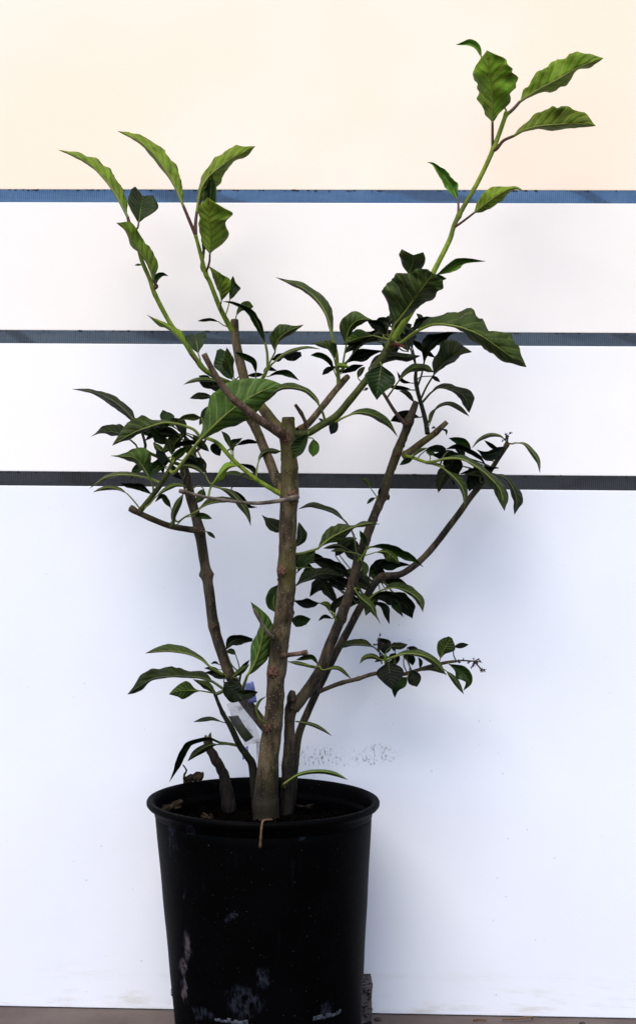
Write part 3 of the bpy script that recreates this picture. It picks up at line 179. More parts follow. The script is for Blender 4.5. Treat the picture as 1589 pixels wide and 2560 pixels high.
{"a":[[0.1456,-0.0069,1.0178],[0.15,0.0,1.0154]],"M":[[0.15,0.0,1.0154],[0.1681,0.0086,1.0261],[0.1877,0.0178,1.0372],[0.2173,0.03,1.0396]],"l":[0.0042,0.007,0.0042,0.0019],"r":[0.0038,0.0066,0.0038,0.0019],"m":"y","s":"u","f":1.0,"e":[0.0,0.0],"h":[0,0],"w":0.5,"b":11,"A":0.2,"c":0},
{"a":[[0.1392,-0.0092,1.0048],[0.1339,-0.06,0.9965]],"M":[[0.1339,-0.06,0.9965],[0.1458,-0.0653,1.0005],[0.1571,-0.07,0.9998]],"l":[0.0027,0.0044,0.0049,0.0042,0.0025],"r":[0.0025,0.004,0.0045,0.0038,0.0022],"m":"m","s":"u","f":1.0,"e":[0.0,0.0],"h":[0,0],"w":0.4,"b":11,"A":0.2,"c":0},
{"a":[[0.0935,-0.0191,0.928],[0.1016,-0.026,0.9239],[0.1126,-0.033,0.9312],[0.1212,-0.04,0.9372]],"M":[[0.1212,-0.04,0.9372],[0.143,-0.051,0.9451],[0.1649,-0.0593,0.9431],[0.1825,-0.0636,0.9381],[0.2026,-0.0652,0.9291],[0.2303,-0.0606,0.9108],[0.2601,-0.05,0.8928]],"l":[0.0068,0.0109,0.0163,0.0216,0.0245,0.02,0.0104,0.0209,0.02,0.015,0.0086],"r":[0.0014,0.0014,0.0016,0.0018,0.005,0.0095,0.0114,0.0109,0.0104,0.0091,0.0054],"m":"m","s":"d","f":1.0,"e":[0.0,0.0],"h":[0,0],"w":1.0,"b":11,"A":0.2,"c":0},
{"a":[[0.1067,-0.0167,0.9495],[0.121,0.0,0.9446]],"M":[[0.121,0.0,0.9446],[0.1313,0.0079,0.9562],[0.1537,0.02,0.9627]],"l":[0.0031,0.0051,0.0056,0.0048,0.0028],"r":[0.0033,0.0055,0.0061,0.0052,0.003],"m":"o","s":"u","f":1.0,"e":[0.0,0.0],"h":[0,0],"w":1.0,"b":11,"A":0.2,"c":0},
{"a":[[0.0923,-0.0192,0.9259],[0.0905,0.03,0.934]],"M":[[0.0905,0.03,0.934],[0.0837,0.0388,0.9492],[0.0912,0.05,0.9698]],"l":[0.0071,0.0095,0.0057],"r":[0.0048,0.0071,0.0048],"m":"o","s":"u","f":1.0,"e":[0.0,0.0],"h":[0,0],"w":1.0,"b":11,"A":0.2,"c":0},
{"a":[[0.0935,-0.0191,0.928],[0.1166,0.03,0.92]],"M":[[0.1166,0.03,0.92],[0.1149,0.0421,0.9356],[0.1254,0.06,0.9571]],"l":[0.0072,0.0095,0.0072],"r":[0.0057,0.0095,0.0095],"m":"o","s":"u","f":1.0,"e":[0.0,0.0],"h":[0,0],"w":1.0,"b":11,"A":0.2,"c":0},
{"a":[[0.1035,-0.0173,0.9446],[0.1117,0.03,0.9436]],"M":[[0.1117,0.03,0.9436],[0.1099,0.0411,0.9521],[0.123,0.06,0.9595]],"l":[0.0072,0.0081,0.0048],"r":[0.0057,0.0072,0.0072],"m":"o","s":"u","f":1.0,"e":[0.0,0.0],"h":[0,0],"w":1.0,"b":11,"A":0.2,"c":0},
{"a":[[0.1305,0.0609,0.8751],[0.1364,0.063,0.8918],[0.1398,0.065,0.9082]],"M":[[0.1398,0.065,0.9082],[0.1444,0.0609,0.9256],[0.1575,0.0567,0.9388],[0.1724,0.0528,0.9469],[0.1847,0.05,0.9484]],"l":[0.0051,0.0122,0.0122,0.0058,0.0017],"r":[0.0025,0.0044,0.0058,0.0058,0.0025],"m":"o","s":"u","f":1.0,"e":[0.0,0.0],"h":[0,0],"w":1.0,"b":21,"A":0.2,"c":0},
{"a":[[0.1348,0.058,0.8581],[0.1423,0.049,0.8753],[0.1507,0.04,0.8897]],"M":[[0.1507,0.04,0.8897],[0.1592,0.0329,0.9008],[0.1702,0.0255,0.9102],[0.1827,0.0179,0.9178],[0.1981,0.01,0.9178]],"l":[0.01,0.017,0.0216,0.0183,0.0083],"r":[0.0025,0.005,0.006,0.0053,0.0025],"m":"o","s":"d","f":1.0,"e":[0.0,0.0],"h":[0,0],"w":1.0,"b":21,"A":0.2,"c":0},
{"a":[[0.0886,0.0291,0.858],[0.0953,0.0196,0.8674],[0.1013,0.01,0.8765]],"M":[[0.1013,0.01,0.8765],[0.1108,0.0047,0.8877],[0.1219,-0.0003,0.8955],[0.1363,-0.0056,0.8951],[0.1472,-0.01,0.889]],"l":[0.0033,0.0049,0.0059,0.0043],"r":[0.0016,0.0033,0.0056,0.0046],"m":"m","s":"d","f":1.0,"e":[0.0,0.0],"h":[0,0],"w":1.0,"b":20,"A":0.2,"c":0},
{"a":[[0.129,0.0634,0.8841],[0.1474,0.03,0.8879]],"M":[[0.1474,0.03,0.8879],[0.1533,0.03,0.8846],[0.1588,0.03,0.8803]],"l":[0.0015,0.0024,0.0027,0.0023,0.0013],"r":[0.0015,0.0024,0.0027,0.0023,0.0013],"m":"o","s":"u","f":1.0,"e":[0.0,0.0],"h":[0,0],"w":0.2,"b":21,"A":0.2,"c":0},
{"a":[[0.0748,-0.0218,0.8971],[0.0781,-0.05,0.8934]],"M":[[0.0781,-0.05,0.8934],[0.076,-0.0532,0.8791],[0.0734,-0.0567,0.8636],[0.0722,-0.06,0.8488]],"l":[0.0151,0.0212,0.0151,0.0066],"r":[0.0141,0.0189,0.0129,0.0061],"m":"m","s":"u","f":0.7,"e":[0.0,0.0],"h":[0,0],"w":0.35,"b":10,"A":0.3,"c":0},
{"a":[[0.0682,-0.0226,0.8877],[0.0645,0.0,0.895]],"M":[[0.0645,0.0,0.895],[0.0777,0.0049,0.9072],[0.0961,0.0101,0.912],[0.1146,0.0152,0.9111],[0.1323,0.02,0.9134]],"l":[0.0058,0.0063,0.005,0.0053,0.0033],"r":[0.0063,0.0066,0.0059,0.0063,0.004],"m":"o","s":"d","f":1.0,"e":[0.0,0.0],"h":[0,0],"w":1.0,"b":10,"A":0.2,"c":0},
{"a":[[0.0839,0.026,0.8651],[0.0899,0.03,0.8741]],"M":[[0.0899,0.03,0.8741],[0.1045,0.0371,0.8728],[0.121,0.045,0.8723]],"l":[0.0017,0.0027,0.003,0.0026,0.0015],"r":[0.0015,0.0024,0.0027,0.0023,0.0013],"m":"o","s":"u","f":1.0,"e":[0.0,0.0],"h":[0,0],"w":0.4,"b":20,"A":0.2,"c":0},
{"a":[[0.1311,0.0602,0.872],[0.1067,0.045,0.8693]],"M":[[0.1067,0.045,0.8693],[0.1169,0.047,0.8665],[0.1265,0.05,0.8547]],"l":[0.0017,0.0027,0.003,0.0026,0.0015],"r":[0.002,0.0033,0.0037,0.0032,0.0019],"m":"o","s":"d","f":1.0,"e":[0.0,0.0],"h":[0,0],"w":0.4,"b":21,"A":0.2,"c":0},
{"a":[[0.0582,-0.0237,0.8749],[0.0499,0.0,0.882]],"M":[[0.0499,0.0,0.882],[0.054,0.0108,0.8915],[0.0598,0.02,0.8984]],"l":[0.0022,0.0035,0.0039,0.0033,0.002],"r":[0.0019,0.0031,0.0034,0.0029,0.0017],"m":"o","s":"d","f":1.0,"e":[0.0,0.0],"h":[0,0],"w":0.3,"b":10,"A":0.2,"c":0},
{"a":[[0.0535,-0.0242,0.8688],[0.0585,0.0,0.8658]],"M":[[0.0585,0.0,0.8658],[0.0614,0.0106,0.8687],[0.0643,0.02,0.8709]],"l":[0.001,0.0016,0.0018,0.0016,0.0009],"r":[0.001,0.0016,0.0018,0.0016,0.0009],"m":"o","s":"u","f":1.0,"e":[0.0,0.0],"h":[0,0],"w":0.2,"b":10,"A":0.2,"c":0},
{"a":[[0.136,0.0573,0.8538],[0.1427,0.0536,0.8614],[0.1475,0.05,0.867]],"M":[[0.1475,0.05,0.867],[0.1589,0.0461,0.8744],[0.1753,0.0414,0.8716],[0.1917,0.036,0.8612],[0.1972,0.03,0.8403]],"l":[0.0034,0.006,0.006,0.0107,0.0097],"r":[0.001,0.002,0.0034,0.0064,0.0054],"m":"o","s":"d","f":1.0,"e":[0.0,0.0],"h":[0,0],"w":1.0,"b":21,"A":0.2,"c":0},
{"a":[[0.1424,0.0465,0.8232],[0.1465,0.0382,0.8325],[0.1487,0.03,0.8395]],"M":[[0.1487,0.03,0.8395],[0.1578,0.03,0.8488],[0.1711,0.03,0.8519],[0.1845,0.03,0.846],[0.1973,0.03,0.8354]],"l":[0.0017,0.0027,0.0033,0.0027],"r":[0.0017,0.0023,0.0033,0.0025],"m":"o","s":"d","f":1.0,"e":[0.0,0.0],"h":[0,0],"w":0.4,"b":21,"A":0.2,"c":0},
{"a":[[0.1424,0.0465,0.8232],[0.1455,0.03,0.8245]],"M":[[0.1455,0.03,0.8245],[0.1471,0.0248,0.8367],[0.1536,0.02,0.846]],"l":[0.0015,0.0024,0.0027,0.0023,0.0013],"r":[0.0015,0.0024,0.0027,0.0023,0.0013],"m":"m","s":"d","f":1.0,"e":[0.0,0.0],"h":[0,0],"w":0.3,"b":21,"A":0.2,"c":0},
{"a":[[0.1398,0.0529,0.8382],[0.135,0.06,0.8355]],"M":[[0.135,0.06,0.8355],[0.1202,0.0675,0.839],[0.1069,0.0742,0.8371],[0.0967,0.08,0.8314]],"l":[0.0034,0.0068,0.0094,0.0068],"r":[0.0034,0.0065,0.0068,0.0038],"m":"o","s":"u","f":1.0,"e":[0.0,0.0],"h":[0,0],"w":1.0,"b":21,"A":0.2,"c":0},
{"a":[[0.1293,0.0627,0.8816],[0.1227,0.06,0.8812]],"M":[[0.1227,0.06,0.8812],[0.1102,0.0505,0.8836],[0.1028,0.04,0.8944]],"l":[0.0013,0.0021,0.0024,0.002,0.0012],"r":[0.0013,0.0021,0.0024,0.002,0.0012],"m":"o","s":"u","f":1.0,"e":[0.0,0.0],"h":[0,0],"w":0.3,"b":21,"A":0.2,"c":0},
{"a":[[0.017,-0.0286,0.8267],[0.0214,-0.0291,0.8233],[0.0278,-0.0295,0.8266],[0.0342,-0.03,0.8298]],"M":[[0.0342,-0.03,0.8298],[0.0482,-0.0281,0.8348],[0.0624,-0.0263,0.8344],[0.0766,-0.0244,0.8292],[0.0896,-0.0224,0.8205],[0.1008,-0.02,0.8053]],"l":[0.0026,0.0054,0.0067,0.0062,0.0046,0.0021],"r":[0.0013,0.0028,0.0036,0.0044,0.0038,0.0019],"m":"m","s":"d","f":1.0,"e":[0.0,0.0],"h":[0,0],"w":0.4,"b":10,"A":0.2,"c":0},
{"a":[[0.0197,-0.0283,0.8286],[0.0242,-0.01,0.8252]],"M":[[0.0242,-0.01,0.8252],[0.0199,0.0048,0.8176],[0.0156,0.02,0.8097]],"l":[0.0037,0.0052,0.0044],"r":[0.0052,0.0072,0.0047],"m":"m","s":"u","f":1.0,"e":[0.0,0.0],"h":[0,0],"w":0.3,"b":10,"A":0.2,"c":0},
{"a":[[0.0085,-0.0295,0.8216],[0.0087,-0.01,0.8218]],"M":[[0.0087,-0.01,0.8218],[0.0036,0.0066,0.8267],[-0.0006,0.02,0.8308]],"l":[0.0009,0.0014,0.0016,0.0013,0.0008],"r":[0.0011,0.0019,0.0021,0.0018,0.001],"m":"o","s":"u","f":1.0,"e":[0.0,0.0],"h":[0,0],"w":0.3,"b":10,"A":0.2,"c":0},
{"a":[[-0.0138,-0.0301,0.8082],[-0.0131,-0.055,0.806]],"M":[[-0.0131,-0.055,0.806],[-0.022,-0.0528,0.7924],[-0.0319,-0.05,0.7749]],"l":[0.0047,0.0069,0.0061],"r":[0.0073,0.0106,0.0082],"m":"m","s":"u","f":1.0,"e":[0.0,0.0],"h":[0,0],"w":0.2,"b":10,"A":0.25,"c":0},
{"a":[[-0.0138,-0.0301,0.8082],[-0.0129,-0.0367,0.802],[-0.0095,-0.0434,0.8017],[-0.0064,-0.05,0.8]],"M":[[-0.0064,-0.05,0.8],[-0.0058,-0.0475,0.7888],[-0.0069,-0.045,0.7775]],"l":[0.0056,0.0069,0.0056],"r":[0.0048,0.0067,0.0061],"m":"y","s":"u","f":1.0,"e":[0.0,0.0],"h":[0,0],"w":0.2,"b":10,"A":0.25,"c":0},
{"a":[[0.1054,0.05,0.7905],[0.1274,0.055,0.7847]],"M":[[0.1274,0.055,0.7847],[0.1181,0.0525,0.7778],[0.1078,0.05,0.7714]],"l":[0.0022,0.0036,0.0041,0.0034,0.002],"r":[0.0024,0.004,0.0044,0.0037,0.0022],"m":"m","s":"u","f":1.0,"e":[0.0,0.0],"h":[0,0],"w":0.3,"b":17,"A":0.2,"c":0},
{"a":[[0.1418,0.0248,0.7741],[0.1509,0.0199,0.7716],[0.1605,0.015,0.7679]],"M":[[0.1605,0.015,0.7679],[0.1735,0.0112,0.7574],[0.1848,0.0072,0.7442],[0.1895,0.0038,0.7302],[0.1889,0.0,0.7134]],"l":[0.002,0.0059,0.0073,0.0049,0.0025],"r":[0.002,0.0033,0.0041,0.003,0.002],"m":"m","s":"d","f":1.0,"e":[0.0,0.0],"h":[0,0],"w":0.5,"b":34,"A":0.2,"c":0},
{"a":[[0.1418,0.0248,0.7741],[0.1459,0.0199,0.7742],[0.1505,0.015,0.7752]],"M":[[0.1505,0.015,0.7752],[0.1667,0.0117,0.7789],[0.1862,0.0079,0.7781],[0.2056,0.0035,0.7679],[0.2217,-0.0006,0.7543],[0.2352,-0.0049,0.7371],[0.2397,-0.01,0.7117]],"l":[0.0025,0.0043,0.0049,0.0049,0.0053,0.0076,0.0076],"r":[0.0008,0.0013,0.0016,0.0023,0.0079,0.009,0.0069],"m":"m","s":"d","f":1.0,"e":[0.0,0.0],"h":[0,0],"w":1.0,"b":34,"A":0.2,"c":0},
{"a":[[0.1589,0.0211,0.7705],[0.17,0.03,0.7891]],"M":[[0.17,0.03,0.7891],[0.1765,0.0364,0.7757],[0.179,0.0429,0.7608],[0.1798,0.05,0.7445]],"l":[0.0104,0.0124,0.0081,0.0037],"r":[0.0111,0.0121,0.0081,0.0034],"m":"o","s":"u","f":1.0,"e":[0.0,0.0],"h":[0,0],"w":1.0,"b":34,"A":0.2,"c":0},
{"a":[[0.1299,0.0304,0.7784],[0.1407,0.04,0.7903]],"M":[[0.1407,0.04,0.7903],[0.1531,0.0487,0.7931],[0.1696,0.06,0.7931]],"l":[0.0034,0.0051,0.0057],"r":[0.0034,0.0044,0.0044],"m":"o","s":"u","f":1.0,"e":[0.0017,0.0024],"h":[0,0],"w":1.0,"b":34,"A":0.2,"c":0},
{"a":[[0.1448,0.0238,0.7735],[0.1464,0.0269,0.7818],[0.1408,0.03,0.7885]],"M":[[0.1408,0.03,0.7885],[0.1466,0.03,0.7866],[0.1533,0.03,0.7861]],"l":[0.0023,0.0027],"r":[0.0027,0.003],"m":"m","s":"u","f":1.0,"e":[0.0,0.0],"h":[0,0],"w":0.2,"b":34,"A":0.2,"c":0},
{"a":[[0.1237,0.0341,0.7809],[0.1233,0.03,0.7814]],"M":[[0.1233,0.03,0.7814],[0.1312,0.0252,0.7891],[0.1425,0.02,0.7931]],"l":[0.0015,0.0024,0.0027,0.0023,0.0013],"r":[0.0013,0.0021,0.0023,0.002,0.0012],"m":"m","s":"d","f":1.0,"e":[0.0,0.0],"h":[0,0],"w":0.4,"b":34,"A":0.2,"c":0},
{"a":[[0.2342,0.081,0.77],[0.2252,0.08,0.7734]],"M":[[0.2252,0.08,0.7734],[0.2168,0.0741,0.7825],[0.2022,0.0663,0.7906],[0.1843,0.0576,0.796],[0.1684,0.05,0.7927]],"l":[0.002,0.0027,0.0027,0.002],"r":[0.0026,0.0034,0.0037,0.0034],"m":"o","s":"u","f":1.0,"e":[0.0,0.0],"h":[0,0],"w":1.0,"b":22,"A":0.2,"c":0},
{"a":[[0.2499,0.0763,0.7955],[0.2485,0.07,0.798]],"M":[[0.2485,0.07,0.798],[0.2358,0.0629,0.789],[0.2223,0.0566,0.787],[0.2097,0.05,0.7928]],"l":[0.0068,0.0102,0.0085,0.0027],"r":[0.0051,0.0058,0.0041,0.0024],"m":"o","s":"u","f":1.0,"e":[0.0,0.0],"h":[0,0],"w":1.0,"b":22,"A":0.2,"c":0},
{"a":[[0.2448,0.0777,0.7872],[0.2435,0.07,0.7911]],"M":[[0.2435,0.07,0.7911],[0.2321,0.0606,0.7974],[0.2197,0.05,0.8052]],"l":[0.0015,0.0024,0.0027,0.0023,0.0014],"r":[0.0017,0.0027,0.0031,0.0026,0.0015],"m":"o","s":"u","f":1.0,"e":[0.0,0.0],"h":[0,0],"w":0.5,"b":22,"A":0.2,"c":0},
{"a":[[0.2543,0.076,0.804],[0.2512,0.075,0.8064]],"M":[[0.2512,0.075,0.8064],[0.2436,0.0724,0.8126],[0.2295,0.0686,0.8139],[0.2154,0.0645,0.8076],[0.2044,0.06,0.7951]],"l":[0.002,0.0034,0.0034,0.0017],"r":[0.0014,0.002,0.002,0.0014],"m":"m","s":"d","f":1.0,"e":[0.0,0.0],"h":[0,0],"w":0.3,"b":22,"A":0.2,"c":0},
{"a":[[0.2538,0.0758,0.8027],[0.26,0.0729,0.802],[0.2638,0.07,0.8032]],"M":[[0.2638,0.07,0.8032],[0.2752,0.0658,0.8014],[0.2847,0.0608,0.7911],[0.2925,0.0552,0.7774],[0.2938,0.05,0.7625]],"l":[0.002,0.0034,0.0037,0.002],"r":[0.0014,0.0031,0.0037,0.002],"m":"m","s":"d","f":1.0,"e":[0.0,0.0],"h":[0,0],"w":0.3,"b":22,"A":0.2,"c":0},
{"a":[[0.2297,0.0826,0.7627],[0.2352,0.07,0.7609]],"M":[[0.2352,0.07,0.7609],[0.2481,0.0639,0.7569],[0.2575,0.0572,0.745],[0.2633,0.0486,0.7263],[0.2592,0.04,0.7066]],"l":[0.0025,0.0042,0.0061,0.0078,0.0051],"r":[0.002,0.003,0.0044,0.0054,0.0034],"m":"o","s":"d","f":1.0,"e":[0.0,0.0],"h":[0,0],"w":1.0,"b":22,"A":0.2,"c":0},
{"a":[[0.2342,0.081,0.77],[0.2424,0.08,0.7696]],"M":[[0.2424,0.08,0.7696],[0.2188,0.0756,0.7672],[0.1892,0.07,0.7608]],"l":[0.0019,0.0031,0.0034,0.0029,0.0017],"r":[0.0023,0.0037,0.0041,0.0035,0.0021],"m":"o","s":"u","f":1.0,"e":[0.0,0.0],"h":[0,0],"w":1.0,"b":22,"A":0.2,"c":0},
{"a":[[0.2256,0.0839,0.7562],[0.2219,0.08,0.7588]],"M":[[0.2219,0.08,0.7588],[0.2086,0.0747,0.75],[0.2022,0.07,0.7376]],"l":[0.006,0.0077,0.0051],"r":[0.0077,0.0103,0.0068],"m":"o","s":"u","f":1.0,"e":[0.0,0.0],"h":[0,0],"w":1.0,"b":22,"A":0.2,"c":0},
{"a":[[0.2256,0.0839,0.7562],[0.2254,0.08,0.752]],"M":[[0.2254,0.08,0.752],[0.2291,0.075,0.7519],[0.2319,0.07,0.7492]],"l":[0.0009,0.0015,0.0017,0.0015,0.0009],"r":[0.0009,0.0015,0.0017,0.0015,0.0009],"m":"m","s":"u","f":1.0,"e":[0.0,0.0],"h":[0,0],"w":0.1,"b":22,"A":0.2,"c":0},
{"a":[[0.2222,0.0848,0.7512],[0.2166,0.07,0.7517]],"M":[[0.2166,0.07,0.7517],[0.2145,0.0673,0.7584],[0.195,0.06,0.7597]],"l":[0.0017,0.0024,0.0017],"r":[0.0041,0.0058,0.0034],"m":"o","s":"d","f":1.0,"e":[0.0,0.0],"h":[0,0],"w":1.0,"b":22,"A":0.2,"c":0},
{"a":[[0.0826,0.05,0.7233],[0.0776,0.045,0.7289],[0.0698,0.04,0.7393]],"M":[[0.0698,0.04,0.7393],[0.0636,0.0344,0.7492],[0.0551,0.03,0.7524]],"l":[0.0015,0.0024,0.0027,0.0023,0.0013],"r":[0.0018,0.003,0.0033,0.0028,0.0017],"m":"m","s":"d","f":1.0,"e":[0.0,0.0],"h":[0,0],"w":0.2,"b":17,"A":0.2,"c":0},
{"a":[[0.0826,0.05,0.7233],[0.0754,0.04,0.7275]],"M":[[0.0754,0.04,0.7275],[0.0697,0.0355,0.7245],[0.0641,0.03,0.7191]],"l":[0.0013,0.0021,0.0023,0.002,0.0012],"r":[0.0014,0.0023,0.0025,0.0021,0.0013],"m":"m","s":"u","f":1.0,"e":[0.0,0.0],"h":[0,0],"w":0.2,"b":17,"A":0.2,"c":0},
{"a":[[0.0856,0.05,0.7319],[0.0799,0.04,0.7297]],"M":[[0.0799,0.04,0.7297],[0.0805,0.0344,0.7363],[0.0819,0.03,0.7413]],"l":[0.0008,0.0014,0.0015,0.0013,0.0008],"r":[0.0008,0.0014,0.0015,0.0013,0.0008],"m":"o","s":"u","f":1.0,"e":[0.0,0.0],"h":[0,0],"w":0.2,"b":17,"A":0.2,"c":0},
{"a":[[0.0856,0.05,0.7319],[0.0939,0.05,0.7248]],"M":[[0.0939,0.05,0.7248],[0.0933,0.05,0.7299],[0.0921,0.05,0.7341]],"l":[0.0011,0.0018,0.002,0.0017,0.001],"r":[0.0009,0.0015,0.0017,0.0014,0.0008],"m":"o","s":"u","f":1.0,"e":[0.0,0.0],"h":[0,0],"w":0.2,"b":17,"A":0.2,"c":0},
{"a":[[0.1567,0.0389,0.8165],[0.1538,0.04,0.8201]],"M":[[0.1538,0.04,0.8201],[0.1515,0.0358,0.821],[0.1483,0.03,0.819]],"l":[0.0007,0.0012,0.0013,0.0011,0.0007],"r":[0.0007,0.0012,0.0013,0.0011,0.0007],"m":"o","s":"u","f":1.0,"e":[0.0,0.0],"h":[0,0],"w":0.1,"b":19,"A":0.2,"c":0},
{"a":[[0.1602,0.038,0.8202],[0.1622,0.04,0.8185]],"M":[[0.1622,0.04,0.8185],[0.1677,0.0349,0.8166],[0.1674,0.03,0.8105]],"l":[0.0008,0.0014,0.0015,0.0013,0.0008],"r":[0.0008,0.0014,0.0015,0.0013,0.0008],"m":"o","s":"u","f":1.0,"e":[0.0,0.0],"h":[0,0],"w":0.1,"b":19,"A":0.2,"c":0},
{"a":[[0.0556,0.0425,0.6456],[0.0511,0.0483,0.6577],[0.0477,0.0542,0.6778],[0.0375,0.06,0.6949]],"M":[[0.0375,0.06,0.6949],[0.0238,0.0625,0.7063],[0.0085,0.0649,0.7122],[-0.0085,0.0674,0.7163],[-0.0264,0.07,0.7119]],"l":[0.0017,0.002,0.002,0.0026,0.0014],"r":[0.0024,0.0046,0.0054,0.0051,0.0031],"m":"o","s":"d","f":1.0,"e":[0.0,0.0],"h":[0,0],"w":1.0,"b":30,"A":0.2,"c":0},
{"a":[[-0.0384,-0.0115,0.6545],[0.0001,0.01,0.6603]],"M":[[0.0001,0.01,0.6603],[0.0152,0.0111,0.6733],[0.0284,0.012,0.6808],[0.0416,0.0128,0.687],[0.0532,0.0135,0.6908],[0.0664,0.0142,0.6935],[0.0805,0.015,0.6928]],"l":[0.0069,0.0129,0.0146,0.0083,0.0023,0.004,0.002],"r":[0.0026,0.0083,0.0103,0.0069,0.0017,0.0033,0.0013],"m":"m","s":"d","f":1.0,"e":[0.0,0.0],"h":[0,0],"w":1.0,"b":0,"A":0.2,"c":0},
{"a":[[-0.0391,-0.0091,0.6325],[-0.026,0.01,0.6291]],"M":[[-0.026,0.01,0.6291],[-0.0176,0.014,0.6415],[-0.0028,0.02,0.658]],"l":[0.0063,0.0103,0.0075],"r":[0.0023,0.005,0.0066],"m":"m","s":"u","f":1.0,"e":[0.0,0.0],"h":[0,0],"w":1.0,"b":0,"A":0.2,"c":0},
{"a":[[-0.0382,-0.0137,0.6768],[-0.0483,0.05,0.6813]],"M":[[-0.0483,0.05,0.6813],[-0.0608,0.0589,0.6903],[-0.0753,0.07,0.7033]],"l":[0.0085,0.0068,0.0031],"r":[0.0105,0.0093,0.0031],"m":"o","s":"d","f":1.0,"e":[0.0,0.0],"h":[0,0],"w":1.0,"b":0,"A":0.2,"c":0},
{"a":[[-0.0383,-0.0126,0.6658],[-0.0307,0.05,0.6603]],"M":[[-0.0307,0.05,0.6603],[-0.0225,0.0579,0.6721],[-0.0254,0.07,0.6943]],"l":[0.0051,0.0058,0.0041],"r":[0.0042,0.0081,0.0058],"m":"o","s":"d","f":1.0,"e":[0.0,0.0],"h":[0,0],"w":1.0,"b":0,"A":0.2,"c":0},
{"a":[[0.0747,0.0959,0.6077],[0.0419,0.08,0.6268]],"M":[[0.0419,0.08,0.6268],[0.0161,0.0746,0.637],[-0.0062,0.07,0.6438]],"l":[0.0077,0.0085,0.006],"r":[0.0068,0.0085,0.006],"m":"o","s":"u","f":1.0,"e":[0.0,0.0],"h":[0,0],"w":1.0,"b":22,"A":0.2,"c":0},
{"a":[[-0.0401,-0.0065,0.6111],[-0.0283,0.03,0.6113]],"M":[[-0.0283,0.03,0.6113],[-0.0126,0.0379,0.6194],[0.0092,0.048,0.6267],[0.0364,0.06,0.6216]],"l":[0.0067,0.0088,0.0084,0.005],"r":[0.0017,0.0037,0.0067,0.005],"m":"o","s":"d","f":1.0,"e":[0.0,0.0],"h":[0,0],"w":1.0,"b":0,"A":0.2,"c":0},
{"a":[[0.0633,0.0937,0.5866],[0.018,0.08,0.6206]],"M":[[0.018,0.08,0.6206],[0.0043,0.0844,0.61],[-0.0103,0.09,0.593]],"l":[0.0034,0.0062,0.0034],"r":[0.0077,0.0095,0.0062],"m":"o","s":"u","f":1.0,"e":[0.0,0.0],"h":[0,0],"w":1.0,"b":22,"A":0.2,"c":0},
{"a":[[0.0598,0.0929,0.581],[0.0093,0.07,0.6227]],"M":[[0.0093,0.07,0.6227],[0.0299,0.07,0.6143],[0.0555,0.07,0.6052]],"l":[0.006,0.0072,0.0051],"r":[0.006,0.0075,0.0034],"m":"o","s":"u","f":1.0,"e":[0.0,0.0],"h":[0,0],"w":1.0,"b":22,"A":0.2,"c":0},
{"a":[[-0.0391,-0.0091,0.6325],[-0.0076,0.02,0.6347]],"M":[[-0.0076,0.02,0.6347],[-0.0142,0.0148,0.6307],[-0.0161,0.01,0.624]],"l":[0.0022,0.0036,0.004,0.0034,0.002],"r":[0.0022,0.0036,0.004,0.0034,0.002],"m":"m","s":"u","f":1.0,"e":[0.0,0.0],"h":[0,0],"w":0.2,"b":0,"A":0.2,"c":0},
{"a":[[0.0783,0.0964,0.6126],[0.0521,0.08,0.6406]],"M":[[0.0521,0.08,0.6406],[0.0469,0.085,0.6567],[0.04,0.09,0.6723]],"l":[0.0069,0.0096,0.0069],"r":[0.0076,0.01,0.0096],"m":"o","s":"u","f":1.0,"e":[0.0,0.0],"h":[0,0],"w":1.0,"b":22,"A":0.2,"c":0},
{"a":[[0.0624,0.034,0.6569],[0.0642,0.03,0.6642]],"M":[[0.0642,0.03,0.6642],[0.0594,0.0247,0.6751],[0.0547,0.02,0.6842]],"l":[0.002,0.0033,0.0037,0.0031,0.0018],"r":[0.002,0.0033,0.0037,0.0031,0.0018],"m":"m","s":"u","f":1.0,"e":[0.0,0.0],"h":[0,0],"w":0.2,"b":30,"A":0.2,"c":0},
{"a":[[0.0595,0.0372,0.6505],[0.0492,0.0386,0.6543],[0.0391,0.04,0.6558]],"M":[[0.0391,0.04,0.6558],[0.029,0.0354,0.6579],[0.0169,0.03,0.6569]],"l":[0.0014,0.0023,0.0025,0.0021,0.0013],"r":[0.0015,0.0024,0.0027,0.0023,0.0013],"m":"m","s":"d","f":1.0,"e":[0.0,0.0],"h":[0,0],"w":0.3,"b":30,"A":0.2,"c":0},
{"a":[[0.0538,0.045,0.6438],[0.0427,0.05,0.6572]],"M":[[0.0427,0.05,0.6572],[0.0257,0.05,0.6638],[0.0072,0.05,0.6598]],"l":[0.0025,0.0047,0.0034],"r":[0.0013,0.002,0.0017],"m":"o","s":"d","f":1.0,"e":[0.0,0.0],"h":[0,0],"w":1.0,"b":30,"A":0.2,"c":0},
{"a":[[0.0595,0.0372,0.6505],[0.0683,0.0336,0.6529],[0.0756,0.03,0.6557]],"M":[[0.0756,0.03,0.6557],[0.089,0.03,0.6564],[0.0991,0.03,0.6503],[0.1075,0.03,0.6403]],"l":[0.002,0.0043,0.0047,0.0033],"r":[0.0025,0.0077,0.01,0.005],"m":"m","s":"d","f":1.0,"e":[0.0,0.0],"h":[0,0],"w":0.3,"b":30,"A":0.2,"c":0},
{"a":[[0.0624,0.034,0.6569],[0.0689,0.04,0.6623]],"M":[[0.0689,0.04,0.6623],[0.0862,0.0422,0.6624],[0.1065,0.0449,0.6566],[0.1236,0.0474,0.6479],[0.1404,0.05,0.6362]],"l":[0.0037,0.0054,0.0047,0.003],"r":[0.0025,0.005,0.0067,0.0027],"m":"m","s":"u","f":1.0,"e":[0.0,0.0],"h":[0,0],"w":1.0,"b":30,"A":0.2,"c":0},
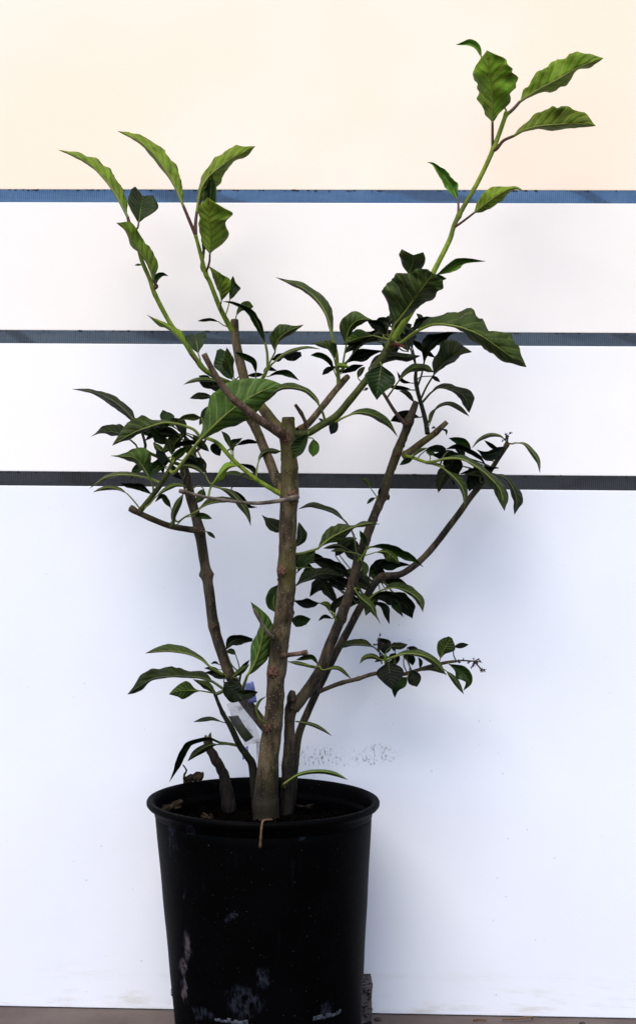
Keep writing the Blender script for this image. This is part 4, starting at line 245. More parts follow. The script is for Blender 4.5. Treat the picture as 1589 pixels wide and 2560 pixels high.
{"a":[[0.0576,0.0397,0.6477],[0.0574,0.03,0.6446]],"M":[[0.0574,0.03,0.6446],[0.0626,0.0255,0.6359],[0.0622,0.02,0.6234]],"l":[0.0024,0.0039,0.0043,0.0037,0.0022],"r":[0.0026,0.0042,0.0047,0.004,0.0023],"m":"m","s":"u","f":1.0,"e":[0.0,0.0],"h":[0,0],"w":0.2,"b":30,"A":0.2,"c":0},
{"a":[[0.0783,0.0964,0.6126],[0.0699,0.105,0.6178]],"M":[[0.0699,0.105,0.6178],[0.0807,0.1079,0.6334],[0.0999,0.1108,0.637],[0.1277,0.115,0.6365]],"l":[0.0063,0.008,0.0073,0.0035],"r":[0.0024,0.0052,0.0073,0.0035],"m":"o","s":"u","f":1.0,"e":[0.0,0.0],"h":[0,0],"w":1.0,"b":22,"A":0.2,"c":0},
{"a":[[0.0643,0.075,0.5955],[0.0685,0.0733,0.5914],[0.0778,0.0717,0.599],[0.0879,0.07,0.6046]],"M":[[0.0879,0.07,0.6046],[0.1047,0.0651,0.6076],[0.1231,0.0595,0.6017],[0.1364,0.0544,0.5906],[0.1402,0.05,0.5763]],"l":[0.0071,0.0088,0.0071,0.0061],"r":[0.001,0.002,0.0037,0.0041],"m":"m","s":"d","f":1.0,"e":[0.0,0.0],"h":[0,0],"w":1.0,"b":32,"A":0.2,"c":0},
{"a":[[0.0698,0.0806,0.6019],[0.0734,0.09,0.5927]],"M":[[0.0734,0.09,0.5927],[0.0924,0.09,0.5949],[0.1079,0.09,0.5916],[0.1179,0.09,0.5857]],"l":[0.0052,0.0059,0.0045],"r":[0.0052,0.0107,0.0078],"m":"o","s":"u","f":1.0,"e":[0.0,0.0],"h":[0,0],"w":1.0,"b":32,"A":0.2,"c":0},
{"a":[[0.0854,0.096,0.6184],[0.1037,0.11,0.5991]],"M":[[0.1037,0.11,0.5991],[0.1189,0.1145,0.585],[0.1311,0.12,0.5625]],"l":[0.0087,0.0115,0.0087],"r":[0.0079,0.0105,0.007],"m":"o","s":"u","f":1.0,"e":[0.0,0.0],"h":[0,0],"w":1.0,"b":32,"A":0.2,"c":0},
{"a":[[0.0803,0.091,0.6132],[0.0792,0.11,0.6128]],"M":[[0.0792,0.11,0.6128],[0.1021,0.1144,0.6145],[0.1295,0.12,0.604]],"l":[0.0052,0.0063,0.0042],"r":[0.0042,0.0059,0.0052],"m":"o","s":"u","f":1.0,"e":[0.0,0.0],"h":[0,0],"w":1.0,"b":32,"A":0.2,"c":0},
{"a":[[0.0686,0.0794,0.6006],[0.074,0.08,0.5864]],"M":[[0.074,0.08,0.5864],[0.0886,0.08,0.5801],[0.0975,0.08,0.5575]],"l":[0.0034,0.0062,0.0038],"r":[0.0021,0.0031,0.0024],"m":"o","s":"u","f":1.0,"e":[0.0,0.0],"h":[0,0],"w":1.0,"b":32,"A":0.2,"c":0},
{"a":[[0.0643,0.075,0.5955],[0.0486,0.035,0.6078]],"M":[[0.0486,0.035,0.6078],[0.0562,0.0338,0.5966],[0.0697,0.0323,0.5847],[0.0764,0.0311,0.5732],[0.0833,0.03,0.562]],"l":[0.003,0.005,0.0053,0.004,0.0013],"r":[0.0025,0.0047,0.0047,0.0033,0.001],"m":"m","s":"d","f":1.0,"e":[0.0,0.0],"h":[0,0],"w":0.4,"b":32,"A":0.2,"c":0},
{"a":[[0.0643,0.075,0.5955],[0.0604,0.06,0.5998]],"M":[[0.0604,0.06,0.5998],[0.0551,0.0552,0.6068],[0.0515,0.05,0.6155]],"l":[0.0017,0.002,0.0017],"r":[0.0017,0.002,0.0017],"m":"m","s":"d","f":1.0,"e":[0.0,0.0],"h":[0,0],"w":0.2,"b":32,"A":0.2,"c":0},
{"a":[[0.0643,0.075,0.5955],[0.0365,0.06,0.6098]],"M":[[0.0365,0.06,0.6098],[0.0468,0.06,0.6048],[0.0579,0.06,0.5947]],"l":[0.0034,0.0055,0.0061,0.0052,0.0031],"r":[0.0034,0.0055,0.0061,0.0052,0.0031],"m":"o","s":"u","f":1.0,"e":[0.0,0.0],"h":[0,0],"w":1.0,"b":32,"A":0.2,"c":0},
{"a":[[0.0643,0.075,0.5955],[0.0305,0.09,0.5746]],"M":[[0.0305,0.09,0.5746],[0.0391,0.0944,0.5882],[0.06,0.1,0.5871]],"l":[0.0078,0.0086,0.0052],"r":[0.0052,0.0086,0.0069],"m":"o","s":"u","f":1.0,"e":[0.0,0.0],"h":[0,0],"w":1.0,"b":32,"A":0.2,"c":0},
{"a":[[0.0243,0.0441,0.5666],[0.0206,0.042,0.5719],[0.0163,0.04,0.5767]],"M":[[0.0163,0.04,0.5767],[0.0132,0.0352,0.5854],[0.0038,0.03,0.5885]],"l":[0.0023,0.003,0.002],"r":[0.0033,0.0044,0.003],"m":"m","s":"d","f":1.0,"e":[0.0,0.0],"h":[0,0],"w":0.3,"b":31,"A":0.2,"c":0},
{"a":[[0.0199,0.04,0.576],[0.0031,0.05,0.5871]],"M":[[0.0031,0.05,0.5871],[-0.0124,0.0544,0.586],[-0.0318,0.06,0.5895]],"l":[0.0047,0.0074,0.0041],"r":[0.0041,0.0058,0.003],"m":"o","s":"u","f":1.0,"e":[0.0,0.0],"h":[0,0],"w":1.0,"b":31,"A":0.2,"c":0},
{"a":[[0.0219,0.0417,0.5717],[0.0241,0.06,0.5723]],"M":[[0.0241,0.06,0.5723],[0.0233,0.0669,0.5821],[0.0362,0.08,0.5959]],"l":[0.0044,0.0048,0.0031],"r":[0.0034,0.0051,0.0034],"m":"o","s":"u","f":1.0,"e":[0.0,0.0],"h":[0,0],"w":1.0,"b":31,"A":0.2,"c":0},
{"a":[[0.0228,0.0424,0.5699],[0.0197,0.04,0.5674]],"M":[[0.0197,0.04,0.5674],[0.0096,0.0348,0.5702],[0.0018,0.03,0.5649]],"l":[0.0013,0.0021,0.0023,0.002,0.0012],"r":[0.0014,0.0023,0.0025,0.0021,0.0013],"m":"o","s":"u","f":1.0,"e":[0.0,0.0],"h":[0,0],"w":0.3,"b":31,"A":0.2,"c":0},
{"a":[[-0.0451,-0.0002,0.5622],[-0.0346,0.03,0.5656]],"M":[[-0.0346,0.03,0.5656],[-0.0239,0.0383,0.5654],[-0.0085,0.05,0.566]],"l":[0.0047,0.006,0.0044],"r":[0.0076,0.0104,0.0067],"m":"m","s":"u","f":1.0,"e":[0.0,0.0],"h":[0,0],"w":1.0,"b":0,"A":0.2,"c":0},
{"a":[[-0.0433,-0.002,0.5755],[-0.0539,0.03,0.5746]],"M":[[-0.0539,0.03,0.5746],[-0.0575,0.0345,0.5919],[-0.0503,0.04,0.6126]],"l":[0.0067,0.011,0.008],"r":[0.005,0.0067,0.005],"m":"m","s":"u","f":1.0,"e":[0.0,0.0],"h":[0,0],"w":1.0,"b":0,"A":0.2,"c":0},
{"a":[[-0.105,0.0536,0.4679],[-0.0983,0.0358,0.4677],[-0.0953,0.0179,0.479],[-0.0898,0.0,0.4949]],"M":[[-0.0898,0.0,0.4949],[-0.0802,-0.0018,0.5109],[-0.0721,-0.0043,0.5358],[-0.0698,-0.0065,0.5592],[-0.0758,-0.0083,0.577],[-0.0853,-0.01,0.5914]],"l":[0.0038,0.0098,0.012,0.0076,0.0025,0.0044],"r":[0.0068,0.013,0.012,0.0134,0.012,0.0057],"m":"b","s":"d","f":0.5,"e":[0.0,0.0],"h":[0,0],"w":0.4,"b":36,"A":0.2,"c":0},
{"a":[[-0.1132,0.0602,0.4839],[-0.1274,0.0501,0.4923],[-0.1393,0.04,0.501]],"M":[[-0.1393,0.04,0.501],[-0.1519,0.0382,0.5116],[-0.1685,0.0362,0.5193],[-0.1893,0.0339,0.5229],[-0.2058,0.0321,0.5229],[-0.225,0.03,0.5202]],"l":[0.0011,0.0014,0.0014,0.0014,0.0011],"r":[0.0031,0.0053,0.0086,0.0092,0.0059],"m":"m","s":"d","f":1.0,"e":[0.0,0.0],"h":[0,0],"w":0.4,"b":1,"A":0.2,"c":0},
{"a":[[-0.1326,0.0227,0.4678],[-0.1206,0.0252,0.473],[-0.1243,0.0276,0.4761],[-0.1357,0.03,0.4834]],"M":[[-0.1357,0.03,0.4834],[-0.1522,0.0271,0.4891],[-0.1741,0.0233,0.4912],[-0.1958,0.0196,0.491],[-0.2148,0.0163,0.4882],[-0.2282,0.0136,0.4801],[-0.2452,0.01,0.4686]],"l":[0.0014,0.0017,0.0017,0.0017,0.0017,0.0017,0.0017,0.0019,0.0028,0.005,0.0039],"r":[0.0062,0.0076,0.0072,0.0086,0.0118,0.0152,0.01,0.0147,0.0133,0.0083,0.0035],"m":"o","s":"d","f":1.0,"e":[0.0,0.0],"h":[0,0],"w":1.0,"b":28,"A":0.2,"c":0},
{"a":[[-0.1333,0.0223,0.4696],[-0.1416,0.0186,0.4715],[-0.1497,0.015,0.4733]],"M":[[-0.1497,0.015,0.4733],[-0.1641,0.0062,0.475],[-0.177,-0.0018,0.4752],[-0.1894,-0.01,0.4719]],"l":[0.0027,0.008,0.0104,0.0058],"r":[0.0027,0.0112,0.0101,0.0049],"m":"m","s":"d","f":1.0,"e":[0.0,0.0],"h":[0,0],"w":0.4,"b":28,"A":0.2,"c":0},
{"a":[[-0.1333,0.0223,0.4696],[-0.1327,0.02,0.4694]],"M":[[-0.1327,0.02,0.4694],[-0.1412,0.0124,0.4799],[-0.1595,0.0,0.4902]],"l":[0.0036,0.0047,0.003],"r":[0.0036,0.005,0.0028],"m":"m","s":"d","f":1.0,"e":[0.0,0.0],"h":[0,0],"w":1.0,"b":28,"A":0.2,"c":0},
{"a":[[-0.1132,0.0602,0.4839],[-0.1189,0.05,0.4854]],"M":[[-0.1189,0.05,0.4854],[-0.1348,0.0555,0.4916],[-0.1492,0.06,0.4924]],"l":[0.0042,0.0048,0.0028],"r":[0.0042,0.0048,0.0028],"m":"o","s":"u","f":1.0,"e":[0.0,0.0],"h":[0,0],"w":1.0,"b":1,"A":0.2,"c":0},
{"a":[[-0.1132,0.0602,0.4839],[-0.1211,0.02,0.4847]],"M":[[-0.1211,0.02,0.4847],[-0.1098,0.017,0.4748],[-0.0943,0.0137,0.4691],[-0.076,0.01,0.4732]],"l":[0.0086,0.0105,0.0072,0.0052],"r":[0.0099,0.0135,0.008,0.0061],"m":"o","s":"u","f":0.5,"e":[0.0,0.0],"h":[0,0],"w":1.0,"b":1,"A":0.25,"c":0},
{"a":[[-0.1004,0.05,0.4919],[-0.1212,0.06,0.5231]],"M":[[-0.1212,0.06,0.5231],[-0.1132,0.0666,0.5331],[-0.0995,0.0737,0.5369],[-0.0866,0.08,0.5347]],"l":[0.0071,0.0077,0.0034],"r":[0.0043,0.0077,0.0057],"m":"o","s":"u","f":1.0,"e":[0.0017,0.0023],"h":[0,0],"w":1.0,"b":36,"A":0.2,"c":0},
{"a":[[-0.1004,0.05,0.4919],[-0.1036,0.05,0.5052],[-0.1076,0.05,0.5175]],"M":[[-0.1076,0.05,0.5175],[-0.1136,0.05,0.522],[-0.1206,0.05,0.5208]],"l":[0.002,0.0033,0.0037,0.0031,0.0018],"r":[0.0022,0.0035,0.0039,0.0033,0.002],"m":"o","s":"d","f":1.0,"e":[0.0,0.0],"h":[0,0],"w":0.2,"b":36,"A":0.2,"c":0},
{"a":[[-0.1014,0.0495,0.4867],[-0.1112,0.05,0.488]],"M":[[-0.1112,0.05,0.488],[-0.1004,0.0452,0.4966],[-0.0888,0.04,0.5057]],"l":[0.0023,0.0038,0.0042,0.0036,0.0021],"r":[0.0023,0.0038,0.0042,0.0036,0.0021],"m":"m","s":"d","f":1.0,"e":[0.0,0.0],"h":[0,0],"w":0.3,"b":36,"A":0.2,"c":0},
{"a":[[-0.1004,0.05,0.4919],[-0.104,0.06,0.4942]],"M":[[-0.104,0.06,0.4942],[-0.097,0.06,0.5014],[-0.0893,0.06,0.5099]],"l":[0.0012,0.002,0.0023,0.0019,0.0011],"r":[0.0014,0.0023,0.0025,0.0022,0.0013],"m":"o","s":"u","f":1.0,"e":[0.0,0.0],"h":[0,0],"w":0.3,"b":36,"A":0.2,"c":0},
{"a":[[-0.1191,0.0599,0.4973],[-0.1309,0.07,0.495]],"M":[[-0.1309,0.07,0.495],[-0.142,0.0754,0.4964],[-0.1514,0.08,0.4959]],"l":[0.0014,0.0023,0.0026,0.0022,0.0013],"r":[0.0013,0.0021,0.0023,0.0019,0.0011],"m":"o","s":"u","f":1.0,"e":[0.0,0.0],"h":[0,0],"w":0.3,"b":1,"A":0.2,"c":0},
{"a":[[-0.122,0.0599,0.5051],[-0.1309,0.07,0.5021]],"M":[[-0.1309,0.07,0.5021],[-0.1363,0.0747,0.5044],[-0.1426,0.08,0.5017]],"l":[0.0009,0.0015,0.0017,0.0015,0.0009],"r":[0.0009,0.0015,0.0017,0.0015,0.0009],"m":"o","s":"u","f":1.0,"e":[0.0,0.0],"h":[0,0],"w":0.3,"b":1,"A":0.2,"c":0},
{"a":[[-0.1152,0.0325,0.4294],[-0.1227,0.03,0.4306]],"M":[[-0.1227,0.03,0.4306],[-0.135,0.0267,0.4349],[-0.1459,0.0238,0.4341],[-0.1602,0.02,0.432]],"l":[0.0014,0.0019,0.0014],"r":[0.0017,0.0037,0.0031],"m":"o","s":"d","f":1.0,"e":[0.0,0.0],"h":[0,0],"w":0.4,"b":28,"A":0.2,"c":0},
{"a":[[-0.1005,0.0401,0.398],[-0.1144,0.035,0.4014],[-0.1266,0.03,0.4039]],"M":[[-0.1266,0.03,0.4039],[-0.1375,0.0263,0.4085],[-0.151,0.022,0.4077],[-0.1658,0.017,0.4025],[-0.1759,0.011,0.3875],[-0.1821,0.0054,0.3719],[-0.1888,0.0,0.3571]],"l":[0.0014,0.0021,0.0036,0.0044,0.005,0.0022],"r":[0.0021,0.0028,0.0036,0.0044,0.003,0.0014],"m":"o","s":"u","f":1.0,"e":[0.0,0.0],"h":[0,0],"w":1.0,"b":28,"A":0.2,"c":0},
{"a":[[-0.1005,0.0401,0.398],[-0.1155,0.03,0.4015],[-0.1273,0.02,0.403]],"M":[[-0.1273,0.02,0.403],[-0.1392,0.012,0.4025],[-0.152,0.0019,0.3961],[-0.1648,-0.01,0.3858]],"l":[0.0034,0.0049,0.003],"r":[0.0034,0.0051,0.0044],"m":"o","s":"d","f":1.0,"e":[0.0,0.0],"h":[0,0],"w":0.4,"b":28,"A":0.2,"c":0},
{"a":[[-0.0564,0.0176,0.4331],[-0.0725,-0.01,0.441]],"M":[[-0.0725,-0.01,0.441],[-0.0771,-0.01,0.4532],[-0.0727,-0.01,0.4642],[-0.0645,-0.01,0.4704]],"l":[0.0016,0.0019,0.0014],"r":[0.0014,0.0019,0.0014],"m":"m","s":"d","f":1.0,"e":[0.0,0.0],"h":[0,0],"w":0.2,"b":0,"A":0.2,"c":0},
{"a":[[0.0915,0.0549,0.513],[0.0863,0.0525,0.5197],[0.0755,0.05,0.5293]],"M":[[0.0755,0.05,0.5293],[0.0587,0.0533,0.5321],[0.0398,0.0569,0.5311],[0.0246,0.06,0.5244]],"l":[0.0017,0.0019,0.0025],"r":[0.0076,0.0063,0.0042],"m":"o","s":"d","f":1.0,"e":[0.0,0.0],"h":[0,0],"w":1.0,"b":35,"A":0.2,"c":0},
{"a":[[0.0915,0.0551,0.5126],[0.0864,0.055,0.5116]],"M":[[0.0864,0.055,0.5116],[0.0736,0.053,0.517],[0.063,0.0514,0.5145],[0.0572,0.05,0.507]],"l":[0.0032,0.0038,0.0025],"r":[0.0032,0.0034,0.0025],"m":"m","s":"d","f":1.0,"e":[0.0,0.0],"h":[0,0],"w":0.3,"b":35,"A":0.2,"c":0},
{"a":[[0.092,0.0561,0.51],[0.0948,0.045,0.5104]],"M":[[0.0948,0.045,0.5104],[0.0967,0.0379,0.494],[0.0984,0.03,0.4759]],"l":[0.0157,0.018,0.0109],"r":[0.0147,0.0163,0.0096],"m":"o","s":"u","f":0.5,"e":[0.0,0.0],"h":[0,0],"w":0.2,"b":35,"A":0.3,"c":0},
{"a":[[0.0909,0.0541,0.5185],[0.0904,0.06,0.5179]],"M":[[0.0904,0.06,0.5179],[0.0899,0.0642,0.5281],[0.0815,0.07,0.5397]],"l":[0.006,0.0085,0.0047],"r":[0.0072,0.0106,0.0064],"m":"o","s":"u","f":1.0,"e":[0.0,0.0],"h":[0,0],"w":1.0,"b":35,"A":0.2,"c":0},
{"a":[[0.0909,0.054,0.5197],[0.1003,0.06,0.5297]],"M":[[0.1003,0.06,0.5297],[0.1096,0.0555,0.5302],[0.1204,0.05,0.5329]],"l":[0.0047,0.0051,0.003],"r":[0.0038,0.0047,0.0034],"m":"o","s":"d","f":1.0,"e":[0.0,0.0],"h":[0,0],"w":0.3,"b":35,"A":0.2,"c":0},
{"a":[[0.1278,0.0685,0.4948],[0.1214,0.075,0.5267]],"M":[[0.1214,0.075,0.5267],[0.1301,0.0774,0.524],[0.1393,0.08,0.52]],"l":[0.0024,0.0039,0.0043,0.0036,0.0021],"r":[0.0024,0.0039,0.0043,0.0036,0.0021],"m":"o","s":"u","f":1.0,"e":[0.0,0.0],"h":[0,0],"w":0.3,"b":23,"A":0.2,"c":0},
{"a":[[0.0922,0.0566,0.5091],[0.0969,0.0533,0.5134],[0.1009,0.05,0.5163]],"M":[[0.1009,0.05,0.5163],[0.1197,0.0476,0.5211],[0.1427,0.0448,0.5184],[0.1594,0.0424,0.5083],[0.1713,0.04,0.4936]],"l":[0.0042,0.0057,0.0057,0.0036],"r":[0.0017,0.0025,0.0046,0.0046],"m":"m","s":"d","f":1.0,"e":[0.0,0.0],"h":[0,0],"w":0.4,"b":35,"A":0.2,"c":0},
{"a":[[0.1247,0.0689,0.4937],[0.1238,0.0694,0.5056],[0.1158,0.07,0.5157]],"M":[[0.1158,0.07,0.5157],[0.1269,0.0755,0.5114],[0.1294,0.08,0.5019]],"l":[0.0031,0.005,0.0056,0.0047,0.0028],"r":[0.0035,0.0058,0.0064,0.0054,0.0032],"m":"o","s":"u","f":1.0,"e":[0.0,0.0],"h":[0,0],"w":0.3,"b":23,"A":0.2,"c":0},
{"a":[[0.0958,0.0685,0.4935],[0.1042,0.07,0.5096]],"M":[[0.1042,0.07,0.5096],[0.0999,0.07,0.5149],[0.1062,0.07,0.5192]],"l":[0.0016,0.0027,0.003,0.0025,0.0015],"r":[0.0016,0.0027,0.003,0.0025,0.0015],"m":"o","s":"u","f":1.0,"e":[0.0,0.0],"h":[0,0],"w":0.2,"b":35,"A":0.2,"c":0},
{"a":[[0.1278,0.0685,0.4948],[0.126,0.06,0.4985]],"M":[[0.126,0.06,0.4985],[0.1294,0.0552,0.4881],[0.1333,0.05,0.4769]],"l":[0.0072,0.0097,0.0072],"r":[0.0055,0.0085,0.008],"m":"o","s":"u","f":1.0,"e":[0.0,0.0],"h":[0,0],"w":0.2,"b":23,"A":0.3,"c":0},
{"a":[[0.1217,0.0693,0.4927],[0.1212,0.06,0.4885]],"M":[[0.1212,0.06,0.4885],[0.1083,0.0549,0.4774],[0.1039,0.05,0.4619]],"l":[0.0076,0.0068,0.0025],"r":[0.0063,0.0085,0.0055],"m":"m","s":"u","f":1.0,"e":[0.0,0.0],"h":[0,0],"w":0.3,"b":23,"A":0.2,"c":0},
{"a":[[0.1378,0.0674,0.4981],[0.1405,0.07,0.4961]],"M":[[0.1405,0.07,0.4961],[0.1551,0.0657,0.5009],[0.1729,0.06,0.493]],"l":[0.0021,0.0034,0.0038,0.0033,0.0019],"r":[0.0023,0.0038,0.0043,0.0036,0.0021],"m":"m","s":"d","f":1.0,"e":[0.0,0.0],"h":[0,0],"w":0.3,"b":23,"A":0.2,"c":0},
{"a":[[0.1378,0.0674,0.4981],[0.1384,0.07,0.4992]],"M":[[0.1384,0.07,0.4992],[0.1398,0.0755,0.5072],[0.1368,0.08,0.5131]],"l":[0.0014,0.0023,0.0026,0.0022,0.0013],"r":[0.0014,0.0023,0.0026,0.0022,0.0013],"m":"o","s":"u","f":1.0,"e":[0.0,0.0],"h":[0,0],"w":0.2,"b":23,"A":0.2,"c":0},
{"a":[[0.1632,0.065,0.5058],[0.1647,0.06,0.5133]],"M":[[0.1647,0.06,0.5133],[0.1699,0.0553,0.5275],[0.1777,0.05,0.5429]],"l":[0.0076,0.011,0.0093],"r":[0.0034,0.0106,0.011],"m":"m","s":"d","f":1.0,"e":[0.0032,0.0021],"h":[0,0],"w":0.4,"b":23,"A":0.2,"c":0},
{"a":[[0.1866,0.063,0.51],[0.183,0.06,0.5293]],"M":[[0.183,0.06,0.5293],[0.1925,0.06,0.5315],[0.2025,0.06,0.5327]],"l":[0.0019,0.0031,0.0034,0.0029,0.0017],"r":[0.0021,0.0034,0.0038,0.0032,0.0019],"m":"o","s":"u","f":1.0,"e":[0.0,0.0],"h":[0,0],"w":0.3,"b":23,"A":0.2,"c":0},
{"a":[[0.1764,0.0638,0.5087],[0.1762,0.06,0.5066]],"M":[[0.1762,0.06,0.5066],[0.1914,0.0564,0.498],[0.2017,0.0529,0.4848],[0.195,0.05,0.4724]],"l":[0.0042,0.008,0.0072,0.0038],"r":[0.0038,0.0097,0.0063,0.003],"m":"m","s":"u","f":1.0,"e":[0.0,0.0],"h":[0,0],"w":0.4,"b":23,"A":0.2,"c":0},
{"a":[[0.1594,0.0654,0.5048],[0.1727,0.06,0.4974]],"M":[[0.1727,0.06,0.4974],[0.1844,0.06,0.4855],[0.1965,0.06,0.4665]],"l":[0.0021,0.0034,0.0038,0.0032,0.0019],"r":[0.0023,0.0038,0.0042,0.0036,0.0021],"m":"m","s":"d","f":1.0,"e":[0.0,0.0],"h":[0,0],"w":0.3,"b":23,"A":0.2,"c":0},
{"a":[[0.0052,0.03,0.504],[-0.0376,0.02,0.5119]],"M":[[-0.0376,0.02,0.5119],[-0.0189,0.0246,0.5078],[0.003,0.03,0.5014]],"l":[0.0029,0.0029,0.0017],"r":[0.0017,0.0017,0.0012],"m":"m","s":"d","f":1.0,"e":[0.0,0.0],"h":[0,0],"w":0.2,"b":37,"A":0.2,"c":0},
{"a":[[0.0052,0.03,0.504],[0.0023,0.03,0.507]],"M":[[0.0023,0.03,0.507],[-0.007,0.034,0.5174],[-0.0275,0.04,0.512]],"l":[0.0029,0.0042,0.0029],"r":[0.0021,0.0029,0.0025],"m":"m","s":"u","f":1.0,"e":[0.0,0.0],"h":[0,0],"w":0.3,"b":37,"A":0.2,"c":0},
{"a":[[0.0052,0.03,0.504],[0.0082,0.02,0.5015]],"M":[[0.0082,0.02,0.5015],[0.0279,0.02,0.5037],[0.0456,0.02,0.49]],"l":[0.0021,0.0029,0.0021],"r":[0.0017,0.0021,0.0017],"m":"m","s":"d","f":1.0,"e":[0.0,0.0],"h":[0,0],"w":0.2,"b":37,"A":0.2,"c":0},
{"a":[[-0.0173,0.0811,0.4239],[-0.0271,0.06,0.4279]],"M":[[-0.0271,0.06,0.4279],[-0.008,0.0563,0.4254],[0.0069,0.0532,0.4196],[0.0209,0.05,0.4108]],"l":[0.0014,0.0023,0.0025,0.0022,0.0013],"r":[0.0014,0.0023,0.0025,0.0022,0.0013],"m":"m","s":"d","f":1.0,"e":[0.0,0.0],"h":[0,0],"w":0.4,"b":22,"A":0.2,"c":0},
{"a":[[-0.0376,0.05,0.3415],[-0.0418,0.03,0.3502]],"M":[[-0.0418,0.03,0.3502],[-0.0224,0.0351,0.3617],[0.0022,0.0407,0.3651],[0.0246,0.0457,0.3613],[0.0428,0.05,0.3525]],"l":[0.0018,0.0025,0.0027,0.0027],"r":[0.0018,0.0027,0.0029,0.0027],"m":"b","s":"d","f":1.0,"e":[0.0,0.0],"h":[0,0],"w":0.2,"b":17,"A":0.2,"c":0},
{"a":[[-0.1685,0.0591,0.7838],[-0.1975,0.0447,0.8057]],"M":[[-0.1975,0.0447,0.8057],[-0.2152,0.0473,0.81],[-0.2331,0.0499,0.8141]],"l":[0.0023,0.0037,0.0041,0.0035,0.0021],"r":[0.0041,0.0067,0.0075,0.0064,0.0037],"m":"o","s":"u","f":1.0,"e":[0.0,0.0],"h":[0,0],"w":0.8,"b":4,"A":0.2,"c":0},
{"a":[[-0.1633,0.057,0.7875],[-0.1891,0.0449,0.8075]],"M":[[-0.1891,0.0449,0.8075],[-0.2122,0.0495,0.8109],[-0.2369,0.0544,0.8105]],"l":[0.0036,0.0059,0.0065,0.0055,0.0033],"r":[0.0049,0.0079,0.0088,0.0075,0.0044],"m":"m","s":"u","f":1.0,"e":[0.0,0.0],"h":[0,0],"w":0.8,"b":4,"A":0.2,"c":0},
{"a":[[-0.1562,0.0547,0.7935],[-0.1962,0.045,0.821]],"M":[[-0.1962,0.045,0.821],[-0.2114,0.0468,0.8224],[-0.2265,0.0486,0.8171]],"l":[0.0031,0.0051,0.0057,0.0048,0.0028],"r":[0.0027,0.0045,0.005,0.0042,0.0025],"m":"o","s":"u","f":1.0,"e":[0.0,0.0],"h":[0,0],"w":0.8,"b":4,"A":0.2,"c":0},
{"a":[[-0.1573,0.0549,0.7923],[-0.1924,0.0549,0.82]],"M":[[-0.1924,0.0549,0.82],[-0.2047,0.0604,0.834],[-0.2086,0.0633,0.8428]],"l":[0.0047,0.0077,0.0086,0.0073,0.0043],"r":[0.0051,0.0084,0.0093,0.0079,0.0047],"m":"m","s":"u","f":1.0,"e":[0.0,0.0],"h":[0,0],"w":0.8,"b":4,"A":0.2,"c":0},
{"a":[[-0.1591,0.0554,0.7906],[-0.1841,0.0373,0.8096]],"M":[[-0.1841,0.0373,0.8096],[-0.2015,0.0417,0.816],[-0.2139,0.0447,0.8151]],"l":[0.0015,0.0025,0.0028,0.0024,0.0014],"r":[0.0021,0.0035,0.0038,0.0033,0.0019],"m":"o","s":"u","f":1.0,"e":[0.0,0.0],"h":[0,0],"w":0.8,"b":4,"A":0.2,"c":0},
{"a":[[-0.1538,0.0546,0.7969],[-0.176,0.0442,0.8116]],"M":[[-0.176,0.0442,0.8116],[-0.19,0.0411,0.7981],[-0.2064,0.0376,0.7824]],"l":[0.0026,0.0043,0.0048,0.004,0.0024],"r":[0.0052,0.0085,0.0095,0.008,0.0047],"m":"m","s":"d","f":1.0,"e":[0.0,0.0],"h":[0,0],"w":0.8,"b":4,"A":0.2,"c":0},
{"a":[[-0.1521,0.0548,0.7997],[-0.1647,0.0303,0.8081]],"M":[[-0.1647,0.0303,0.8081],[-0.1569,0.0332,0.7993],[-0.1442,0.0376,0.7867]],"l":[0.0025,0.0042,0.0046,0.0039,0.0023],"r":[0.0033,0.0054,0.006,0.0051,0.003],"m":"o","s":"d","f":1.0,"e":[0.0,0.0],"h":[0,0],"w":0.8,"b":4,"A":0.2,"c":0},
{"a":[[-0.1685,0.0591,0.7838],[-0.2034,0.0399,0.8103]],"M":[[-0.2034,0.0399,0.8103],[-0.2218,0.0478,0.817],[-0.2379,0.0544,0.821]],"l":[0.0046,0.0075,0.0083,0.0071,0.0042],"r":[0.0025,0.0041,0.0046,0.0039,0.0023],"m":"m","s":"d","f":1.0,"e":[0.0,0.0],"h":[0,0],"w":0.8,"b":4,"A":0.2,"c":0},
{"a":[[-0.1552,0.0547,0.7949],[-0.1775,0.0444,0.8098]],"M":[[-0.1775,0.0444,0.8098],[-0.17,0.0434,0.791],[-0.1577,0.0421,0.7691]],"l":[0.0024,0.0039,0.0043,0.0037,0.0022],"r":[0.0039,0.0064,0.0071,0.006,0.0035],"m":"o","s":"d","f":1.0,"e":[0.0,0.0],"h":[0,0],"w":0.8,"b":4,"A":0.2,"c":0},
{"a":[[-0.1869,-0.012,0.7691],[-0.1916,0.0205,0.7812]],"M":[[-0.1916,0.0205,0.7812],[-0.193,0.0128,0.7922],[-0.1987,0.0056,0.8004]],"l":[0.0024,0.0039,0.0043,0.0037,0.0022],"r":[0.0038,0.0062,0.0068,0.0058,0.0034],"m":"m","s":"d","f":1.0,"e":[0.0,0.0],"h":[0,0],"w":0.8,"b":3,"A":0.2,"c":0},
{"a":[[-0.1869,-0.012,0.7691],[-0.1942,0.0269,0.7786]],"M":[[-0.1942,0.0269,0.7786],[-0.2067,0.0212,0.7678],[-0.224,0.0132,0.7523]],"l":[0.0038,0.0062,0.0069,0.0059,0.0035],"r":[0.0051,0.0084,0.0093,0.0079,0.0046],"m":"m","s":"u","f":1.0,"e":[0.0,0.0],"h":[0,0],"w":0.8,"b":3,"A":0.2,"c":0},
